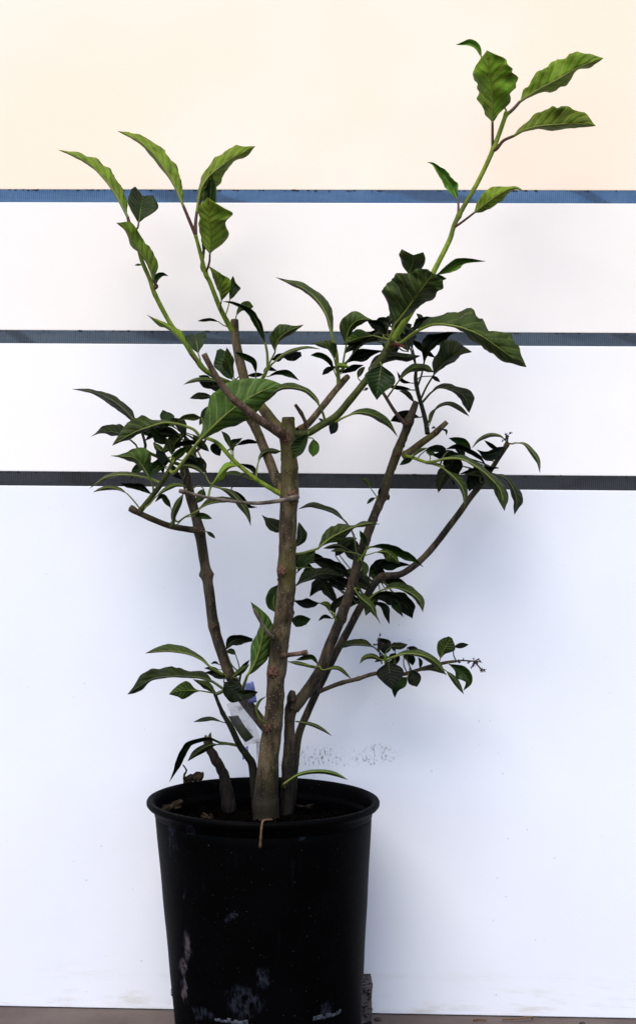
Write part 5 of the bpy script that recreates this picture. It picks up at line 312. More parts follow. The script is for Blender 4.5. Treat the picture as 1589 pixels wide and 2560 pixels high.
{"a":[[-0.1869,-0.012,0.7691],[-0.2009,0.0233,0.7816]],"M":[[-0.2009,0.0233,0.7816],[-0.2145,0.031,0.7945],[-0.2148,0.0329,0.7991]],"l":[0.0025,0.0042,0.0046,0.0039,0.0023],"r":[0.0026,0.0043,0.0048,0.004,0.0024],"m":"m","s":"d","f":1.0,"e":[0.0,0.0],"h":[0,0],"w":0.8,"b":3,"A":0.2,"c":0},
{"a":[[-0.1933,-0.0097,0.7566],[-0.2137,0.0493,0.7694]],"M":[[-0.2137,0.0493,0.7694],[-0.2359,0.0525,0.7647],[-0.2494,0.0555,0.7496]],"l":[0.0022,0.0035,0.0039,0.0033,0.002],"r":[0.0042,0.0068,0.0075,0.0064,0.0038],"m":"m","s":"u","f":1.0,"e":[0.0,0.0],"h":[0,0],"w":0.8,"b":3,"A":0.2,"c":0},
{"a":[[0.0893,-0.0196,0.9209],[0.0813,0.0256,0.9303]],"M":[[0.0813,0.0256,0.9303],[0.0893,0.0231,0.9201],[0.091,0.0204,0.9057]],"l":[0.0014,0.0023,0.0026,0.0022,0.0013],"r":[0.0023,0.0038,0.0042,0.0036,0.0021],"m":"o","s":"u","f":1.0,"e":[0.0,0.0],"h":[0,0],"w":0.8,"b":10,"A":0.2,"c":0},
{"a":[[0.0882,-0.0197,0.919],[0.0727,0.0305,0.9336]],"M":[[0.0727,0.0305,0.9336],[0.0511,0.0209,0.9322],[0.0297,0.0112,0.9258]],"l":[0.0023,0.0038,0.0042,0.0036,0.0021],"r":[0.0029,0.0048,0.0053,0.0045,0.0027],"m":"o","s":"d","f":1.0,"e":[0.0,0.0],"h":[0,0],"w":0.8,"b":10,"A":0.2,"c":0},
{"a":[[0.0931,-0.019,0.9275],[0.0874,0.0212,0.9421]],"M":[[0.0874,0.0212,0.9421],[0.078,0.022,0.9535],[0.0618,0.023,0.9595]],"l":[0.0047,0.0077,0.0086,0.0073,0.0043],"r":[0.0028,0.0046,0.0051,0.0043,0.0025],"m":"o","s":"u","f":1.0,"e":[0.0,0.0],"h":[0,0],"w":0.8,"b":10,"A":0.2,"c":0},
{"a":[[0.0931,-0.019,0.9275],[0.0906,0.0405,0.9558]],"M":[[0.0906,0.0405,0.9558],[0.0997,0.0497,0.9762],[0.0912,0.055,0.9854]],"l":[0.0033,0.0054,0.0061,0.0051,0.003],"r":[0.0055,0.0091,0.0101,0.0086,0.005],"m":"o","s":"d","f":1.0,"e":[0.0,0.0],"h":[0,0],"w":0.8,"b":10,"A":0.2,"c":0},
{"a":[[0.0931,-0.019,0.9275],[0.0829,0.019,0.9404]],"M":[[0.0829,0.019,0.9404],[0.0997,0.0281,0.9383],[0.1116,0.0364,0.9289]],"l":[0.0023,0.0038,0.0043,0.0036,0.0021],"r":[0.0028,0.0046,0.0051,0.0044,0.0026],"m":"m","s":"d","f":1.0,"e":[0.0,0.0],"h":[0,0],"w":0.8,"b":10,"A":0.2,"c":0},
{"a":[[0.0912,-0.0193,0.9242],[0.0699,0.0131,0.9384]],"M":[[0.0699,0.0131,0.9384],[0.0512,0.0058,0.9343],[0.0312,-0.0024,0.9256]],"l":[0.0018,0.0029,0.0033,0.0028,0.0016],"r":[0.0055,0.009,0.01,0.0085,0.005],"m":"m","s":"d","f":1.0,"e":[0.0,0.0],"h":[0,0],"w":0.8,"b":10,"A":0.2,"c":0},
{"a":[[0.0931,-0.019,0.9275],[0.095,0.0364,0.9483]],"M":[[0.095,0.0364,0.9483],[0.101,0.0363,0.9612],[0.1063,0.0363,0.9736]],"l":[0.003,0.0048,0.0054,0.0046,0.0027],"r":[0.0058,0.0094,0.0105,0.0089,0.0052],"m":"o","s":"d","f":1.0,"e":[0.0,0.0],"h":[0,0],"w":0.8,"b":10,"A":0.2,"c":0},
{"a":[[0.0912,-0.0193,0.9242],[0.0761,0.017,0.9375]],"M":[[0.0761,0.017,0.9375],[0.0531,0.0256,0.9331],[0.034,0.0338,0.9217]],"l":[0.0028,0.0045,0.005,0.0043,0.0025],"r":[0.0038,0.0062,0.0069,0.0059,0.0034],"m":"o","s":"u","f":1.0,"e":[0.0,0.0],"h":[0,0],"w":0.8,"b":10,"A":0.2,"c":0},
{"a":[[0.0931,-0.019,0.9275],[0.0937,0.0443,0.939]],"M":[[0.0937,0.0443,0.939],[0.1005,0.0439,0.9299],[0.0942,0.0432,0.9128]],"l":[0.0032,0.0053,0.0059,0.005,0.0029],"r":[0.0022,0.0037,0.0041,0.0035,0.002],"m":"o","s":"d","f":1.0,"e":[0.0,0.0],"h":[0,0],"w":0.8,"b":10,"A":0.2,"c":0},
{"a":[[0.0903,-0.0194,0.9226],[0.0743,0.0319,0.9368]],"M":[[0.0743,0.0319,0.9368],[0.0511,0.0273,0.931],[0.0343,0.023,0.9164]],"l":[0.003,0.0049,0.0055,0.0047,0.0027],"r":[0.0057,0.0093,0.0104,0.0088,0.0052],"m":"o","s":"d","f":1.0,"e":[0.0,0.0],"h":[0,0],"w":0.8,"b":10,"A":0.2,"c":0},
{"a":[[0.1299,0.066,0.9021],[0.1125,0.0691,0.9439]],"M":[[0.1125,0.0691,0.9439],[0.0991,0.0613,0.9535],[0.0949,0.0586,0.9573]],"l":[0.0014,0.0022,0.0025,0.0021,0.0012],"r":[0.0039,0.0063,0.007,0.006,0.0035],"m":"o","s":"u","f":1.0,"e":[0.0,0.0],"h":[0,0],"w":0.8,"b":21,"A":0.2,"c":0},
{"a":[[0.1299,0.066,0.9021],[0.1233,0.0674,0.9403]],"M":[[0.1233,0.0674,0.9403],[0.1378,0.073,0.9306],[0.1563,0.0803,0.9176]],"l":[0.0021,0.0034,0.0037,0.0032,0.0019],"r":[0.0033,0.0055,0.0061,0.0052,0.003],"m":"o","s":"u","f":1.0,"e":[0.0,0.0],"h":[0,0],"w":0.8,"b":21,"A":0.2,"c":0},
{"a":[[0.1299,0.066,0.9021],[0.1168,0.0756,0.9552]],"M":[[0.1168,0.0756,0.9552],[0.1101,0.0756,0.9671],[0.1117,0.0756,0.974]],"l":[0.0026,0.0043,0.0047,0.004,0.0024],"r":[0.0042,0.0069,0.0077,0.0065,0.0038],"m":"o","s":"d","f":1.0,"e":[0.0,0.0],"h":[0,0],"w":0.8,"b":21,"A":0.2,"c":0},
{"a":[[0.1299,0.066,0.9021],[0.1251,0.0678,0.9515]],"M":[[0.1251,0.0678,0.9515],[0.1355,0.0783,0.9694],[0.1307,0.0833,0.9776]],"l":[0.003,0.005,0.0055,0.0047,0.0028],"r":[0.0031,0.0051,0.0057,0.0048,0.0028],"m":"o","s":"d","f":1.0,"e":[0.0,0.0],"h":[0,0],"w":0.8,"b":21,"A":0.2,"c":0},
{"a":[[0.1299,0.066,0.9021],[0.1089,0.0665,0.9438]],"M":[[0.1089,0.0665,0.9438],[0.0858,0.0743,0.9495],[0.0647,0.0812,0.9506]],"l":[0.0057,0.0092,0.0103,0.0087,0.0051],"r":[0.0035,0.0057,0.0063,0.0054,0.0032],"m":"o","s":"u","f":1.0,"e":[0.0,0.0],"h":[0,0],"w":0.8,"b":21,"A":0.2,"c":0},
{"a":[[0.0709,0.0952,0.601],[0.0127,0.103,0.6248]],"M":[[0.0127,0.103,0.6248],[0.0196,0.0977,0.6185],[0.0387,0.0836,0.6023]],"l":[0.0024,0.0038,0.0043,0.0036,0.0021],"r":[0.0044,0.0073,0.0081,0.0069,0.004],"m":"o","s":"u","f":1.0,"e":[0.0,0.0],"h":[0,0],"w":0.8,"b":22,"A":0.2,"c":0},
{"a":[[0.0709,0.0952,0.601],[-0.0062,0.0993,0.6318]],"M":[[-0.0062,0.0993,0.6318],[-0.0274,0.0925,0.6368],[-0.0463,0.0862,0.6305]],"l":[0.002,0.0032,0.0036,0.0031,0.0018],"r":[0.0052,0.0085,0.0094,0.008,0.0047],"m":"o","s":"u","f":1.0,"e":[0.0,0.0],"h":[0,0],"w":0.8,"b":22,"A":0.2,"c":0},
{"a":[[0.0598,0.0929,0.581],[-0.0138,0.0882,0.6338]],"M":[[-0.0138,0.0882,0.6338],[-0.0297,0.0918,0.6411],[-0.0494,0.0958,0.644]],"l":[0.0046,0.0075,0.0084,0.0071,0.0042],"r":[0.0045,0.0074,0.0083,0.007,0.0041],"m":"o","s":"d","f":1.0,"e":[0.0,0.0],"h":[0,0],"w":0.8,"b":22,"A":0.2,"c":0},
{"a":[[0.0747,0.0959,0.6077],[-0.0021,0.1003,0.6388]],"M":[[-0.0021,0.1003,0.6388],[-0.0203,0.098,0.6454],[-0.0389,0.0956,0.6514]],"l":[0.0038,0.0063,0.007,0.0059,0.0035],"r":[0.004,0.0065,0.0072,0.0061,0.0036],"m":"o","s":"d","f":1.0,"e":[0.0,0.0],"h":[0,0],"w":0.8,"b":22,"A":0.2,"c":0},
{"a":[[0.0783,0.0964,0.6126],[0.0268,0.0911,0.6532]],"M":[[0.0268,0.0911,0.6532],[0.0348,0.0825,0.667],[0.0526,0.0722,0.6734]],"l":[0.0035,0.0057,0.0063,0.0054,0.0032],"r":[0.0047,0.0078,0.0086,0.0073,0.0043],"m":"o","s":"d","f":1.0,"e":[0.0,0.0],"h":[0,0],"w":0.8,"b":22,"A":0.2,"c":0},
{"a":[[0.0709,0.0952,0.601],[-0.0133,0.1029,0.6422]],"M":[[-0.0133,0.1029,0.6422],[-0.026,0.1078,0.6385],[-0.043,0.1149,0.6281]],"l":[0.0026,0.0042,0.0046,0.0039,0.0023],"r":[0.0044,0.0072,0.008,0.0068,0.004],"m":"m","s":"d","f":1.0,"e":[0.0,0.0],"h":[0,0],"w":0.8,"b":22,"A":0.2,"c":0},
{"a":[[0.0709,0.0952,0.601],[0.0124,0.1026,0.6233]],"M":[[0.0124,0.1026,0.6233],[0.0098,0.1016,0.6091],[0.0279,0.0994,0.5822]],"l":[0.0042,0.0069,0.0076,0.0065,0.0038],"r":[0.0037,0.006,0.0067,0.0057,0.0034],"m":"o","s":"d","f":1.0,"e":[0.0,0.0],"h":[0,0],"w":0.8,"b":22,"A":0.2,"c":0},
{"a":[[0.0709,0.0952,0.601],[0.0277,0.0956,0.6249]],"M":[[0.0277,0.0956,0.6249],[0.0446,0.0979,0.6263],[0.062,0.1004,0.6221]],"l":[0.0024,0.0039,0.0043,0.0036,0.0021],"r":[0.0032,0.0052,0.0058,0.0049,0.0029],"m":"o","s":"d","f":1.0,"e":[0.0,0.0],"h":[0,0],"w":0.8,"b":22,"A":0.2,"c":0},
{"a":[[0.0709,0.0952,0.601],[0.0106,0.0909,0.6443]],"M":[[0.0106,0.0909,0.6443],[-0.0074,0.0892,0.6462],[-0.0246,0.0874,0.6416]],"l":[0.0027,0.0045,0.005,0.0042,0.0025],"r":[0.0033,0.0055,0.0061,0.0052,0.003],"m":"o","s":"u","f":1.0,"e":[0.0,0.0],"h":[0,0],"w":0.8,"b":22,"A":0.2,"c":0},
{"a":[[0.0747,0.0959,0.6077],[0.0242,0.0926,0.6484]],"M":[[0.0242,0.0926,0.6484],[0.0284,0.0953,0.6594],[0.0312,0.0977,0.6696]],"l":[0.0019,0.0031,0.0034,0.0029,0.0017],"r":[0.0047,0.0077,0.0086,0.0073,0.0043],"m":"o","s":"u","f":1.0,"e":[0.0,0.0],"h":[0,0],"w":0.8,"b":22,"A":0.2,"c":0},
{"a":[[0.0709,0.0952,0.601],[0.006,0.1016,0.627]],"M":[[0.006,0.1016,0.627],[-0.0134,0.1064,0.6247],[-0.0261,0.1107,0.612]],"l":[0.0019,0.0031,0.0034,0.0029,0.0017],"r":[0.0029,0.0048,0.0054,0.0045,0.0027],"m":"o","s":"d","f":1.0,"e":[0.0,0.0],"h":[0,0],"w":0.8,"b":22,"A":0.2,"c":0},
{"a":[[0.0709,0.0952,0.601],[0.0313,0.0871,0.6276]],"M":[[0.0313,0.0871,0.6276],[0.056,0.0808,0.6226],[0.0729,0.0751,0.6071]],"l":[0.0045,0.0074,0.0082,0.007,0.0041],"r":[0.0032,0.0052,0.0057,0.0049,0.0029],"m":"o","s":"d","f":1.0,"e":[0.0,0.0],"h":[0,0],"w":0.8,"b":22,"A":0.2,"c":0},
{"a":[[0.0854,0.096,0.6184],[0.1016,0.0988,0.5996]],"M":[[0.1016,0.0988,0.5996],[0.1054,0.0913,0.5856],[0.116,0.0803,0.5676]],"l":[0.002,0.0033,0.0037,0.0031,0.0018],"r":[0.003,0.0049,0.0055,0.0047,0.0027],"m":"m","s":"u","f":1.0,"e":[0.0,0.0],"h":[0,0],"w":0.8,"b":32,"A":0.2,"c":0},
{"a":[[0.0854,0.096,0.6184],[0.0941,0.1085,0.6009]],"M":[[0.0941,0.1085,0.6009],[0.1054,0.112,0.5898],[0.1104,0.1157,0.5742]],"l":[0.003,0.0049,0.0054,0.0046,0.0027],"r":[0.0026,0.0042,0.0047,0.004,0.0023],"m":"o","s":"u","f":1.0,"e":[0.0,0.0],"h":[0,0],"w":0.8,"b":32,"A":0.2,"c":0},
{"a":[[0.0808,0.0914,0.6137],[0.0848,0.0953,0.598]],"M":[[0.0848,0.0953,0.598],[0.0734,0.0889,0.5843],[0.0655,0.0825,0.5683]],"l":[0.0038,0.0063,0.007,0.0059,0.0035],"r":[0.0051,0.0084,0.0093,0.0079,0.0047],"m":"m","s":"d","f":1.0,"e":[0.0,0.0],"h":[0,0],"w":0.8,"b":32,"A":0.2,"c":0},
{"a":[[0.0847,0.0953,0.6177],[0.09,0.0953,0.6131]],"M":[[0.09,0.0953,0.6131],[0.0806,0.0994,0.6212],[0.0708,0.1035,0.6291]],"l":[0.0038,0.0062,0.0069,0.0059,0.0034],"r":[0.0043,0.007,0.0078,0.0066,0.0039],"m":"m","s":"u","f":1.0,"e":[0.0,0.0],"h":[0,0],"w":0.8,"b":32,"A":0.2,"c":0},
{"a":[[0.0733,0.0841,0.6059],[0.0721,0.1099,0.6048]],"M":[[0.0721,0.1099,0.6048],[0.0609,0.1083,0.6144],[0.0419,0.1061,0.615]],"l":[0.0037,0.0061,0.0068,0.0057,0.0034],"r":[0.0046,0.0075,0.0084,0.0071,0.0042],"m":"o","s":"d","f":1.0,"e":[0.0,0.0],"h":[0,0],"w":0.8,"b":32,"A":0.2,"c":0},
{"a":[[0.0854,0.096,0.6184],[0.093,0.1018,0.6157]],"M":[[0.093,0.1018,0.6157],[0.0815,0.098,0.6361],[0.0897,0.0961,0.6447]],"l":[0.0037,0.006,0.0067,0.0057,0.0033],"r":[0.0031,0.005,0.0056,0.0047,0.0028],"m":"o","s":"u","f":1.0,"e":[0.0,0.0],"h":[0,0],"w":0.8,"b":32,"A":0.2,"c":0},
{"a":[[0.2256,0.0839,0.7562],[0.2017,0.0727,0.768]],"M":[[0.2017,0.0727,0.768],[0.2071,0.0727,0.7544],[0.2093,0.0726,0.7389]],"l":[0.0017,0.0028,0.0031,0.0026,0.0016],"r":[0.0036,0.0059,0.0066,0.0056,0.0033],"m":"o","s":"u","f":1.0,"e":[0.0,0.0],"h":[0,0],"w":0.8,"b":22,"A":0.2,"c":0},
{"a":[[0.2391,0.0794,0.7779],[0.2053,0.0738,0.7917]],"M":[[0.2053,0.0738,0.7917],[0.1931,0.0683,0.8031],[0.1737,0.0617,0.8083]],"l":[0.0032,0.0052,0.0058,0.0049,0.0029],"r":[0.003,0.0049,0.0054,0.0046,0.0027],"m":"m","s":"u","f":1.0,"e":[0.0,0.0],"h":[0,0],"w":0.8,"b":22,"A":0.2,"c":0},
{"a":[[0.2297,0.0826,0.7627],[0.2124,0.0845,0.7767]],"M":[[0.2124,0.0845,0.7767],[0.2173,0.0872,0.7591],[0.2225,0.09,0.7414]],"l":[0.0037,0.006,0.0067,0.0057,0.0033],"r":[0.006,0.0097,0.0108,0.0092,0.0054],"m":"o","s":"u","f":1.0,"e":[0.0,0.0],"h":[0,0],"w":0.8,"b":22,"A":0.2,"c":0},
{"a":[[0.2256,0.0839,0.7562],[0.192,0.0781,0.7721]],"M":[[0.192,0.0781,0.7721],[0.1696,0.078,0.7592],[0.1616,0.0779,0.7356]],"l":[0.0045,0.0074,0.0083,0.007,0.0041],"r":[0.005,0.0082,0.0091,0.0077,0.0046],"m":"o","s":"d","f":1.0,"e":[0.0,0.0],"h":[0,0],"w":0.8,"b":22,"A":0.2,"c":0},
{"a":[[0.2342,0.081,0.77],[0.1956,0.0743,0.7839]],"M":[[0.1956,0.0743,0.7839],[0.1738,0.0647,0.7852],[0.1515,0.0548,0.7849]],"l":[0.0043,0.0071,0.0078,0.0067,0.0039],"r":[0.0039,0.0063,0.007,0.006,0.0035],"m":"o","s":"u","f":1.0,"e":[0.0,0.0],"h":[0,0],"w":0.8,"b":22,"A":0.2,"c":0},
{"a":[[0.2342,0.081,0.77],[0.1969,0.076,0.7855]],"M":[[0.1969,0.076,0.7855],[0.1877,0.0714,0.7957],[0.184,0.0687,0.8025]],"l":[0.0027,0.0045,0.005,0.0042,0.0025],"r":[0.0037,0.0061,0.0068,0.0058,0.0034],"m":"o","s":"d","f":1.0,"e":[0.0,0.0],"h":[0,0],"w":0.8,"b":22,"A":0.2,"c":0},
{"a":[[0.1001,0.0701,0.4914],[0.1056,0.0822,0.52]],"M":[[0.1056,0.0822,0.52],[0.1049,0.092,0.5273],[0.1117,0.1006,0.5302]],"l":[0.0022,0.0037,0.0041,0.0035,0.002],"r":[0.0015,0.0025,0.0028,0.0023,0.0014],"m":"o","s":"u","f":1.0,"e":[0.0,0.0],"h":[0,0],"w":0.8,"b":23,"A":0.2,"c":0},
{"a":[[0.1217,0.0693,0.4927],[0.1174,0.0723,0.5169]],"M":[[0.1174,0.0723,0.5169],[0.1306,0.0707,0.5208],[0.1454,0.069,0.5221]],"l":[0.0022,0.0036,0.004,0.0034,0.002],"r":[0.0023,0.0038,0.0042,0.0036,0.0021],"m":"o","s":"d","f":1.0,"e":[0.0,0.0],"h":[0,0],"w":0.8,"b":23,"A":0.2,"c":0},
{"a":[[0.0945,0.0701,0.492],[0.0971,0.0719,0.5141]],"M":[[0.0971,0.0719,0.5141],[0.0876,0.0685,0.5122],[0.077,0.0643,0.5078]],"l":[0.0017,0.0027,0.003,0.0026,0.0015],"r":[0.0022,0.0035,0.0039,0.0033,0.002],"m":"o","s":"d","f":1.0,"e":[0.0,0.0],"h":[0,0],"w":0.8,"b":23,"A":0.2,"c":0},
{"a":[[0.1055,0.0701,0.491],[0.1054,0.0813,0.5122]],"M":[[0.1054,0.0813,0.5122],[0.1009,0.0905,0.5008],[0.0999,0.1005,0.4872]],"l":[0.0016,0.0026,0.0029,0.0024,0.0014],"r":[0.0023,0.0038,0.0042,0.0036,0.0021],"m":"o","s":"u","f":1.0,"e":[0.0,0.0],"h":[0,0],"w":0.8,"b":23,"A":0.2,"c":0},
{"a":[[0.1055,0.0701,0.491],[0.1057,0.0733,0.5183]],"M":[[0.1057,0.0733,0.5183],[0.1099,0.0793,0.5121],[0.1056,0.0899,0.4999]],"l":[0.0013,0.0021,0.0023,0.0019,0.0011],"r":[0.0024,0.0039,0.0044,0.0037,0.0022],"m":"o","s":"u","f":1.0,"e":[0.0,0.0],"h":[0,0],"w":0.8,"b":23,"A":0.2,"c":0},
{"a":[[-0.1012,0.0522,0.8917],[-0.1415,0.0549,0.8716]],"M":[[-0.1415,0.0549,0.8716],[-0.152,0.046,0.8776],[-0.1596,0.0397,0.8813]],"l":[0.003,0.0048,0.0054,0.0046,0.0027],"r":[0.002,0.0032,0.0036,0.003,0.0018],"m":"o","s":"d","f":1.0,"e":[0.0,0.0],"h":[0,0],"w":0.8,"b":5,"A":0.2,"c":0},
{"a":[[-0.0971,0.0478,0.8712],[-0.1423,0.0598,0.8604]],"M":[[-0.1423,0.0598,0.8604],[-0.1575,0.0646,0.8611],[-0.1731,0.0696,0.8592]],"l":[0.0021,0.0034,0.0038,0.0032,0.0019],"r":[0.0033,0.0053,0.0059,0.005,0.003],"m":"o","s":"d","f":1.0,"e":[0.0,0.0],"h":[0,0],"w":0.8,"b":5,"A":0.2,"c":0},
{"a":[[-0.0978,0.0487,0.8761],[-0.1413,0.0486,0.8741]],"M":[[-0.1413,0.0486,0.8741],[-0.1499,0.0479,0.8811],[-0.1594,0.0472,0.8874]],"l":[0.0025,0.0042,0.0046,0.0039,0.0023],"r":[0.0037,0.0061,0.0068,0.0058,0.0034],"m":"o","s":"u","f":1.0,"e":[0.0,0.0],"h":[0,0],"w":0.8,"b":5,"A":0.2,"c":0},
{"a":[[-0.0958,0.0463,0.8622],[-0.1402,0.0553,0.8489]],"M":[[-0.1402,0.0553,0.8489],[-0.149,0.0497,0.8352],[-0.1578,0.044,0.8216]],"l":[0.0024,0.004,0.0044,0.0037,0.0022],"r":[0.0047,0.0077,0.0085,0.0072,0.0043],"m":"o","s":"d","f":1.0,"e":[0.0,0.0],"h":[0,0],"w":0.8,"b":5,"A":0.2,"c":0},
{"a":[[-0.0978,0.0487,0.8761],[-0.1262,0.0537,0.8694]],"M":[[-0.1262,0.0537,0.8694],[-0.1099,0.0674,0.8808],[-0.1017,0.0734,0.8835]],"l":[0.0022,0.0036,0.004,0.0034,0.002],"r":[0.0036,0.0059,0.0065,0.0056,0.0033],"m":"m","s":"d","f":1.0,"e":[0.0,0.0],"h":[0,0],"w":0.8,"b":5,"A":0.2,"c":0}]


# ------------------------------------------------------------------ material helpers
class NT:
    def __init__(self, name):
        self.m = bpy.data.materials.new(name)
        self.m.use_nodes = True
        self.t = self.m.node_tree
        self.b = self.t.nodes['Principled BSDF']
        self.out = self.t.nodes['Material Output']
    def n(self, kind, **kw):
        nd = self.t.nodes.new('ShaderNode' + kind)
        for k, v in kw.items():
            setattr(nd, k, v)
        return nd
    def put(self, sock, val):
        if hasattr(val, 'links') or isinstance(val, bpy.types.NodeSocket):
            self.t.links.new(val, sock)
        else:
            sock.default_value = val
    def math(self, op, a, b=0.0, c=None, clamp=False):
        nd = self.n('Math', operation=op, use_clamp=clamp)
        self.put(nd.inputs[0], a); self.put(nd.inputs[1], b)
        if c is not None:
            self.put(nd.inputs[2], c)
        return nd.outputs[0]
    def mix(self, fac, a, b, blend='MIX'):
        nd = self.n('Mix', data_type='RGBA', blend_type=blend)
        self.put(nd.inputs[0], fac)
        for s, v in ((nd.inputs[6], a), (nd.inputs[7], b)):
            if isinstance(v, (tuple, list)) and len(v) == 3:
                v = (*v, 1)
            self.put(s, v)
        return nd.outputs[2]
    def noise(self, vec, scale, detail=4, rough=.55, dist=0.0):
        nd = self.n('TexNoise')
        if vec is not None: self.put(nd.inputs['Vector'], vec)
        nd.inputs['Scale'].default_value = scale
        nd.inputs['Detail'].default_value = detail
        nd.inputs['Roughness'].default_value = rough
        nd.inputs['Distortion'].default_value = dist
        return nd.outputs[0]
    def ramp(self, fac, lo, hi):
        nd = self.n('MapRange', interpolation_type='SMOOTHSTEP')
        self.put(nd.inputs[0], fac)
        nd.inputs[1].default_value = lo; nd.inputs[2].default_value = hi
        return nd.outputs[0]
    def obj(self):
        return self.n('TexCoord').outputs['Object']
    def scaled(self, vec, s):
        nd = self.n('Mapping')
        self.put(nd.inputs[0], vec)
        nd.inputs['Scale'].default_value = s
        return nd.outputs[0]
    def bump(self, h, strength, dist):
        nd = self.n('Bump')
        nd.inputs['Strength'].default_value = strength
        nd.inputs['Distance'].default_value = dist
        self.put(nd.inputs['Height'], h)
        self.t.links.new(nd.outputs[0], self.b.inputs['Normal'])
    def base(self, c):
        if isinstance(c, (tuple, list)) and len(c) == 3: c = (*c, 1)
        self.put(self.b.inputs['Base Color'], c)
    def set(self, rough=None, spec=None):
        if rough is not None: self.put(self.b.inputs['Roughness'], rough)
        if spec is not None: self.put(self.b.inputs['Specular IOR Level'], spec)

def spots(nt, vec, marks, wob=0.006, wscale=60.0):
    """soft ellipses (x, z, rx, rz) in the object's own x-z, with ragged edges"""
    nz = nt.n('TexNoise'); nt.put(nz.inputs['Vector'], vec); nz.inputs['Scale'].default_value = wscale
    sub = nt.n('VectorMath', operation='SUBTRACT'); nt.put(sub.inputs[0], nz.outputs['Color']); sub.inputs[1].default_value = (.5, .5, .5)
    sc = nt.n('VectorMath', operation='SCALE'); nt.put(sc.inputs[0], sub.outputs[0]); sc.inputs['Scale'].default_value = wob * 2
    ad = nt.n('VectorMath', operation='ADD'); nt.put(ad.inputs[0], vec); nt.put(ad.inputs[1], sc.outputs[0])
    total = None
    for (x, z, rx, rz) in marks:
        a = nt.n('VectorMath', operation='SUBTRACT'); nt.put(a.inputs[0], ad.outputs[0]); a.inputs[1].default_value = (x, 0, z)
        b = nt.n('VectorMath', operation='MULTIPLY'); nt.put(b.inputs[0], a.outputs[0]); b.inputs[1].default_value = (1 / rx, 0, 1 / rz)
        l = nt.n('VectorMath', operation='LENGTH'); nt.put(l.inputs[0], b.outputs[0])
        m = nt.n('MapRange', interpolation_type='SMOOTHSTEP'); nt.put(m.inputs[0], l.outputs['Value'])
        m.inputs[1].default_value = 1.15; m.inputs[2].default_value = 0.5
        total = m.outputs[0] if total is None else nt.math('MAXIMUM', total, m.outputs[0])
    return total

def leaf_mat(name, c, tint, vein, rough, spec, trans=.12, veinamt=.5, bump=.5, edge=None):
    nt = NT(name)
    uv = nt.n('UVMap').outputs[0]
    sep = nt.n('SeparateXYZ'); nt.put(sep.inputs[0], uv)
    a = nt.math('ABSOLUTE', nt.math('SUBTRACT', nt.math('MULTIPLY', sep.outputs[0], 2.0), 1.0))
    obj = nt.obj()
    wob = nt.math('MULTIPLY', nt.math('SUBTRACT', nt.noise(obj, 45, 2), .5), .08)
    s = nt.math('MULTIPLY', nt.math('SUBTRACT', nt.math('ADD', sep.outputs[1], wob), nt.math('MULTIPLY', nt.math('POWER', a, .8), .2)), 8.5)
    fr = nt.math('ABSOLUTE', nt.math('SUBTRACT', nt.math('FRACT', s), .5))          # .5 at a vein
    vline = nt.ramp(fr, .37, .49)
    fine = nt.n('TexVoronoi', feature='DISTANCE_TO_EDGE'); nt.put(fine.inputs['Vector'], obj); fine.inputs['Scale'].default_value = 330
    net = nt.ramp(fine.outputs['Distance'], .10, .0)
    mid = nt.ramp(a, .09, .0)
    rnd = nt.n('ObjectInfo').outputs['Random']
    mott = nt.ramp(nt.noise(obj, 55, 5, .6), .35, .72)
    k = nt.mix(nt.math('MULTIPLY', mott, .6), c, tint)
    blot = nt.ramp(nt.noise(obj, 26, 3, .55, .4), .5, .66)
    k = nt.mix(nt.math('MULTIPLY', blot, .55), k, tuple(q * .6 for q in tint))
    val = nt.n('HueSaturation'); nt.put(val.inputs['Color'], k)
    nt.put(val.inputs['Value'], nt.math('ADD', .72, nt.math('MULTIPLY', rnd, .56)))
    nt.put(val.inputs['Hue'], nt.math('ADD', .49, nt.math('MULTIPLY', nt.math('FRACT', nt.math('MULTIPLY', rnd, 7.3)), .022)))
    k = nt.mix(nt.math('MULTIPLY', vline, veinamt), val.outputs[0], vein)
    k = nt.mix(nt.math('MULTIPLY', net, .12), k, vein)
    k = nt.mix(nt.math('MULTIPLY', mid, .55), k, vein)
    if edge:
        em = nt.math('MULTIPLY', nt.ramp(sep.outputs[1], .45, .9), nt.ramp(nt.noise(obj, 40, 4), .3, .6))
        k = nt.mix(em, k, edge)
    # small brown flecks
    fl = nt.ramp(nt.noise(obj, 420, 2, .5), .70, .76)
    k = nt.mix(nt.math('MULTIPLY', fl, .5), k, (.05, .03, .012))
    nt.base(k)
    h = nt.math('ADD', nt.math('MULTIPLY', nt.math('SINE', nt.math('MULTIPLY', fr, 3.1416)), -.7), nt.math('MULTIPLY', nt.noise(obj, 140, 4), .5))
    h = nt.math('ADD', h, nt.math('MULTIPLY', net, -.10))
    nt.bump(h, bump, .0016)
    nt.set(nt.math('ADD', rough, nt.math('MULTIPLY', nt.noise(obj, 90, 3), .14)), spec)
    tr = nt.n('BsdfTranslucent'); nt.put(tr.inputs['Color'], nt.mix(.5, k, (.25, .38, .04)))
    mx = nt.n('MixShader'); mx.inputs[0].default_value = trans
    nt.t.links.new(nt.b.outputs[0], mx.inputs[1]); nt.t.links.new(tr.outputs[0], mx.inputs[2])
    nt.t.links.new(mx.outputs[0], nt.out.inputs['Surface'])
    return nt.m

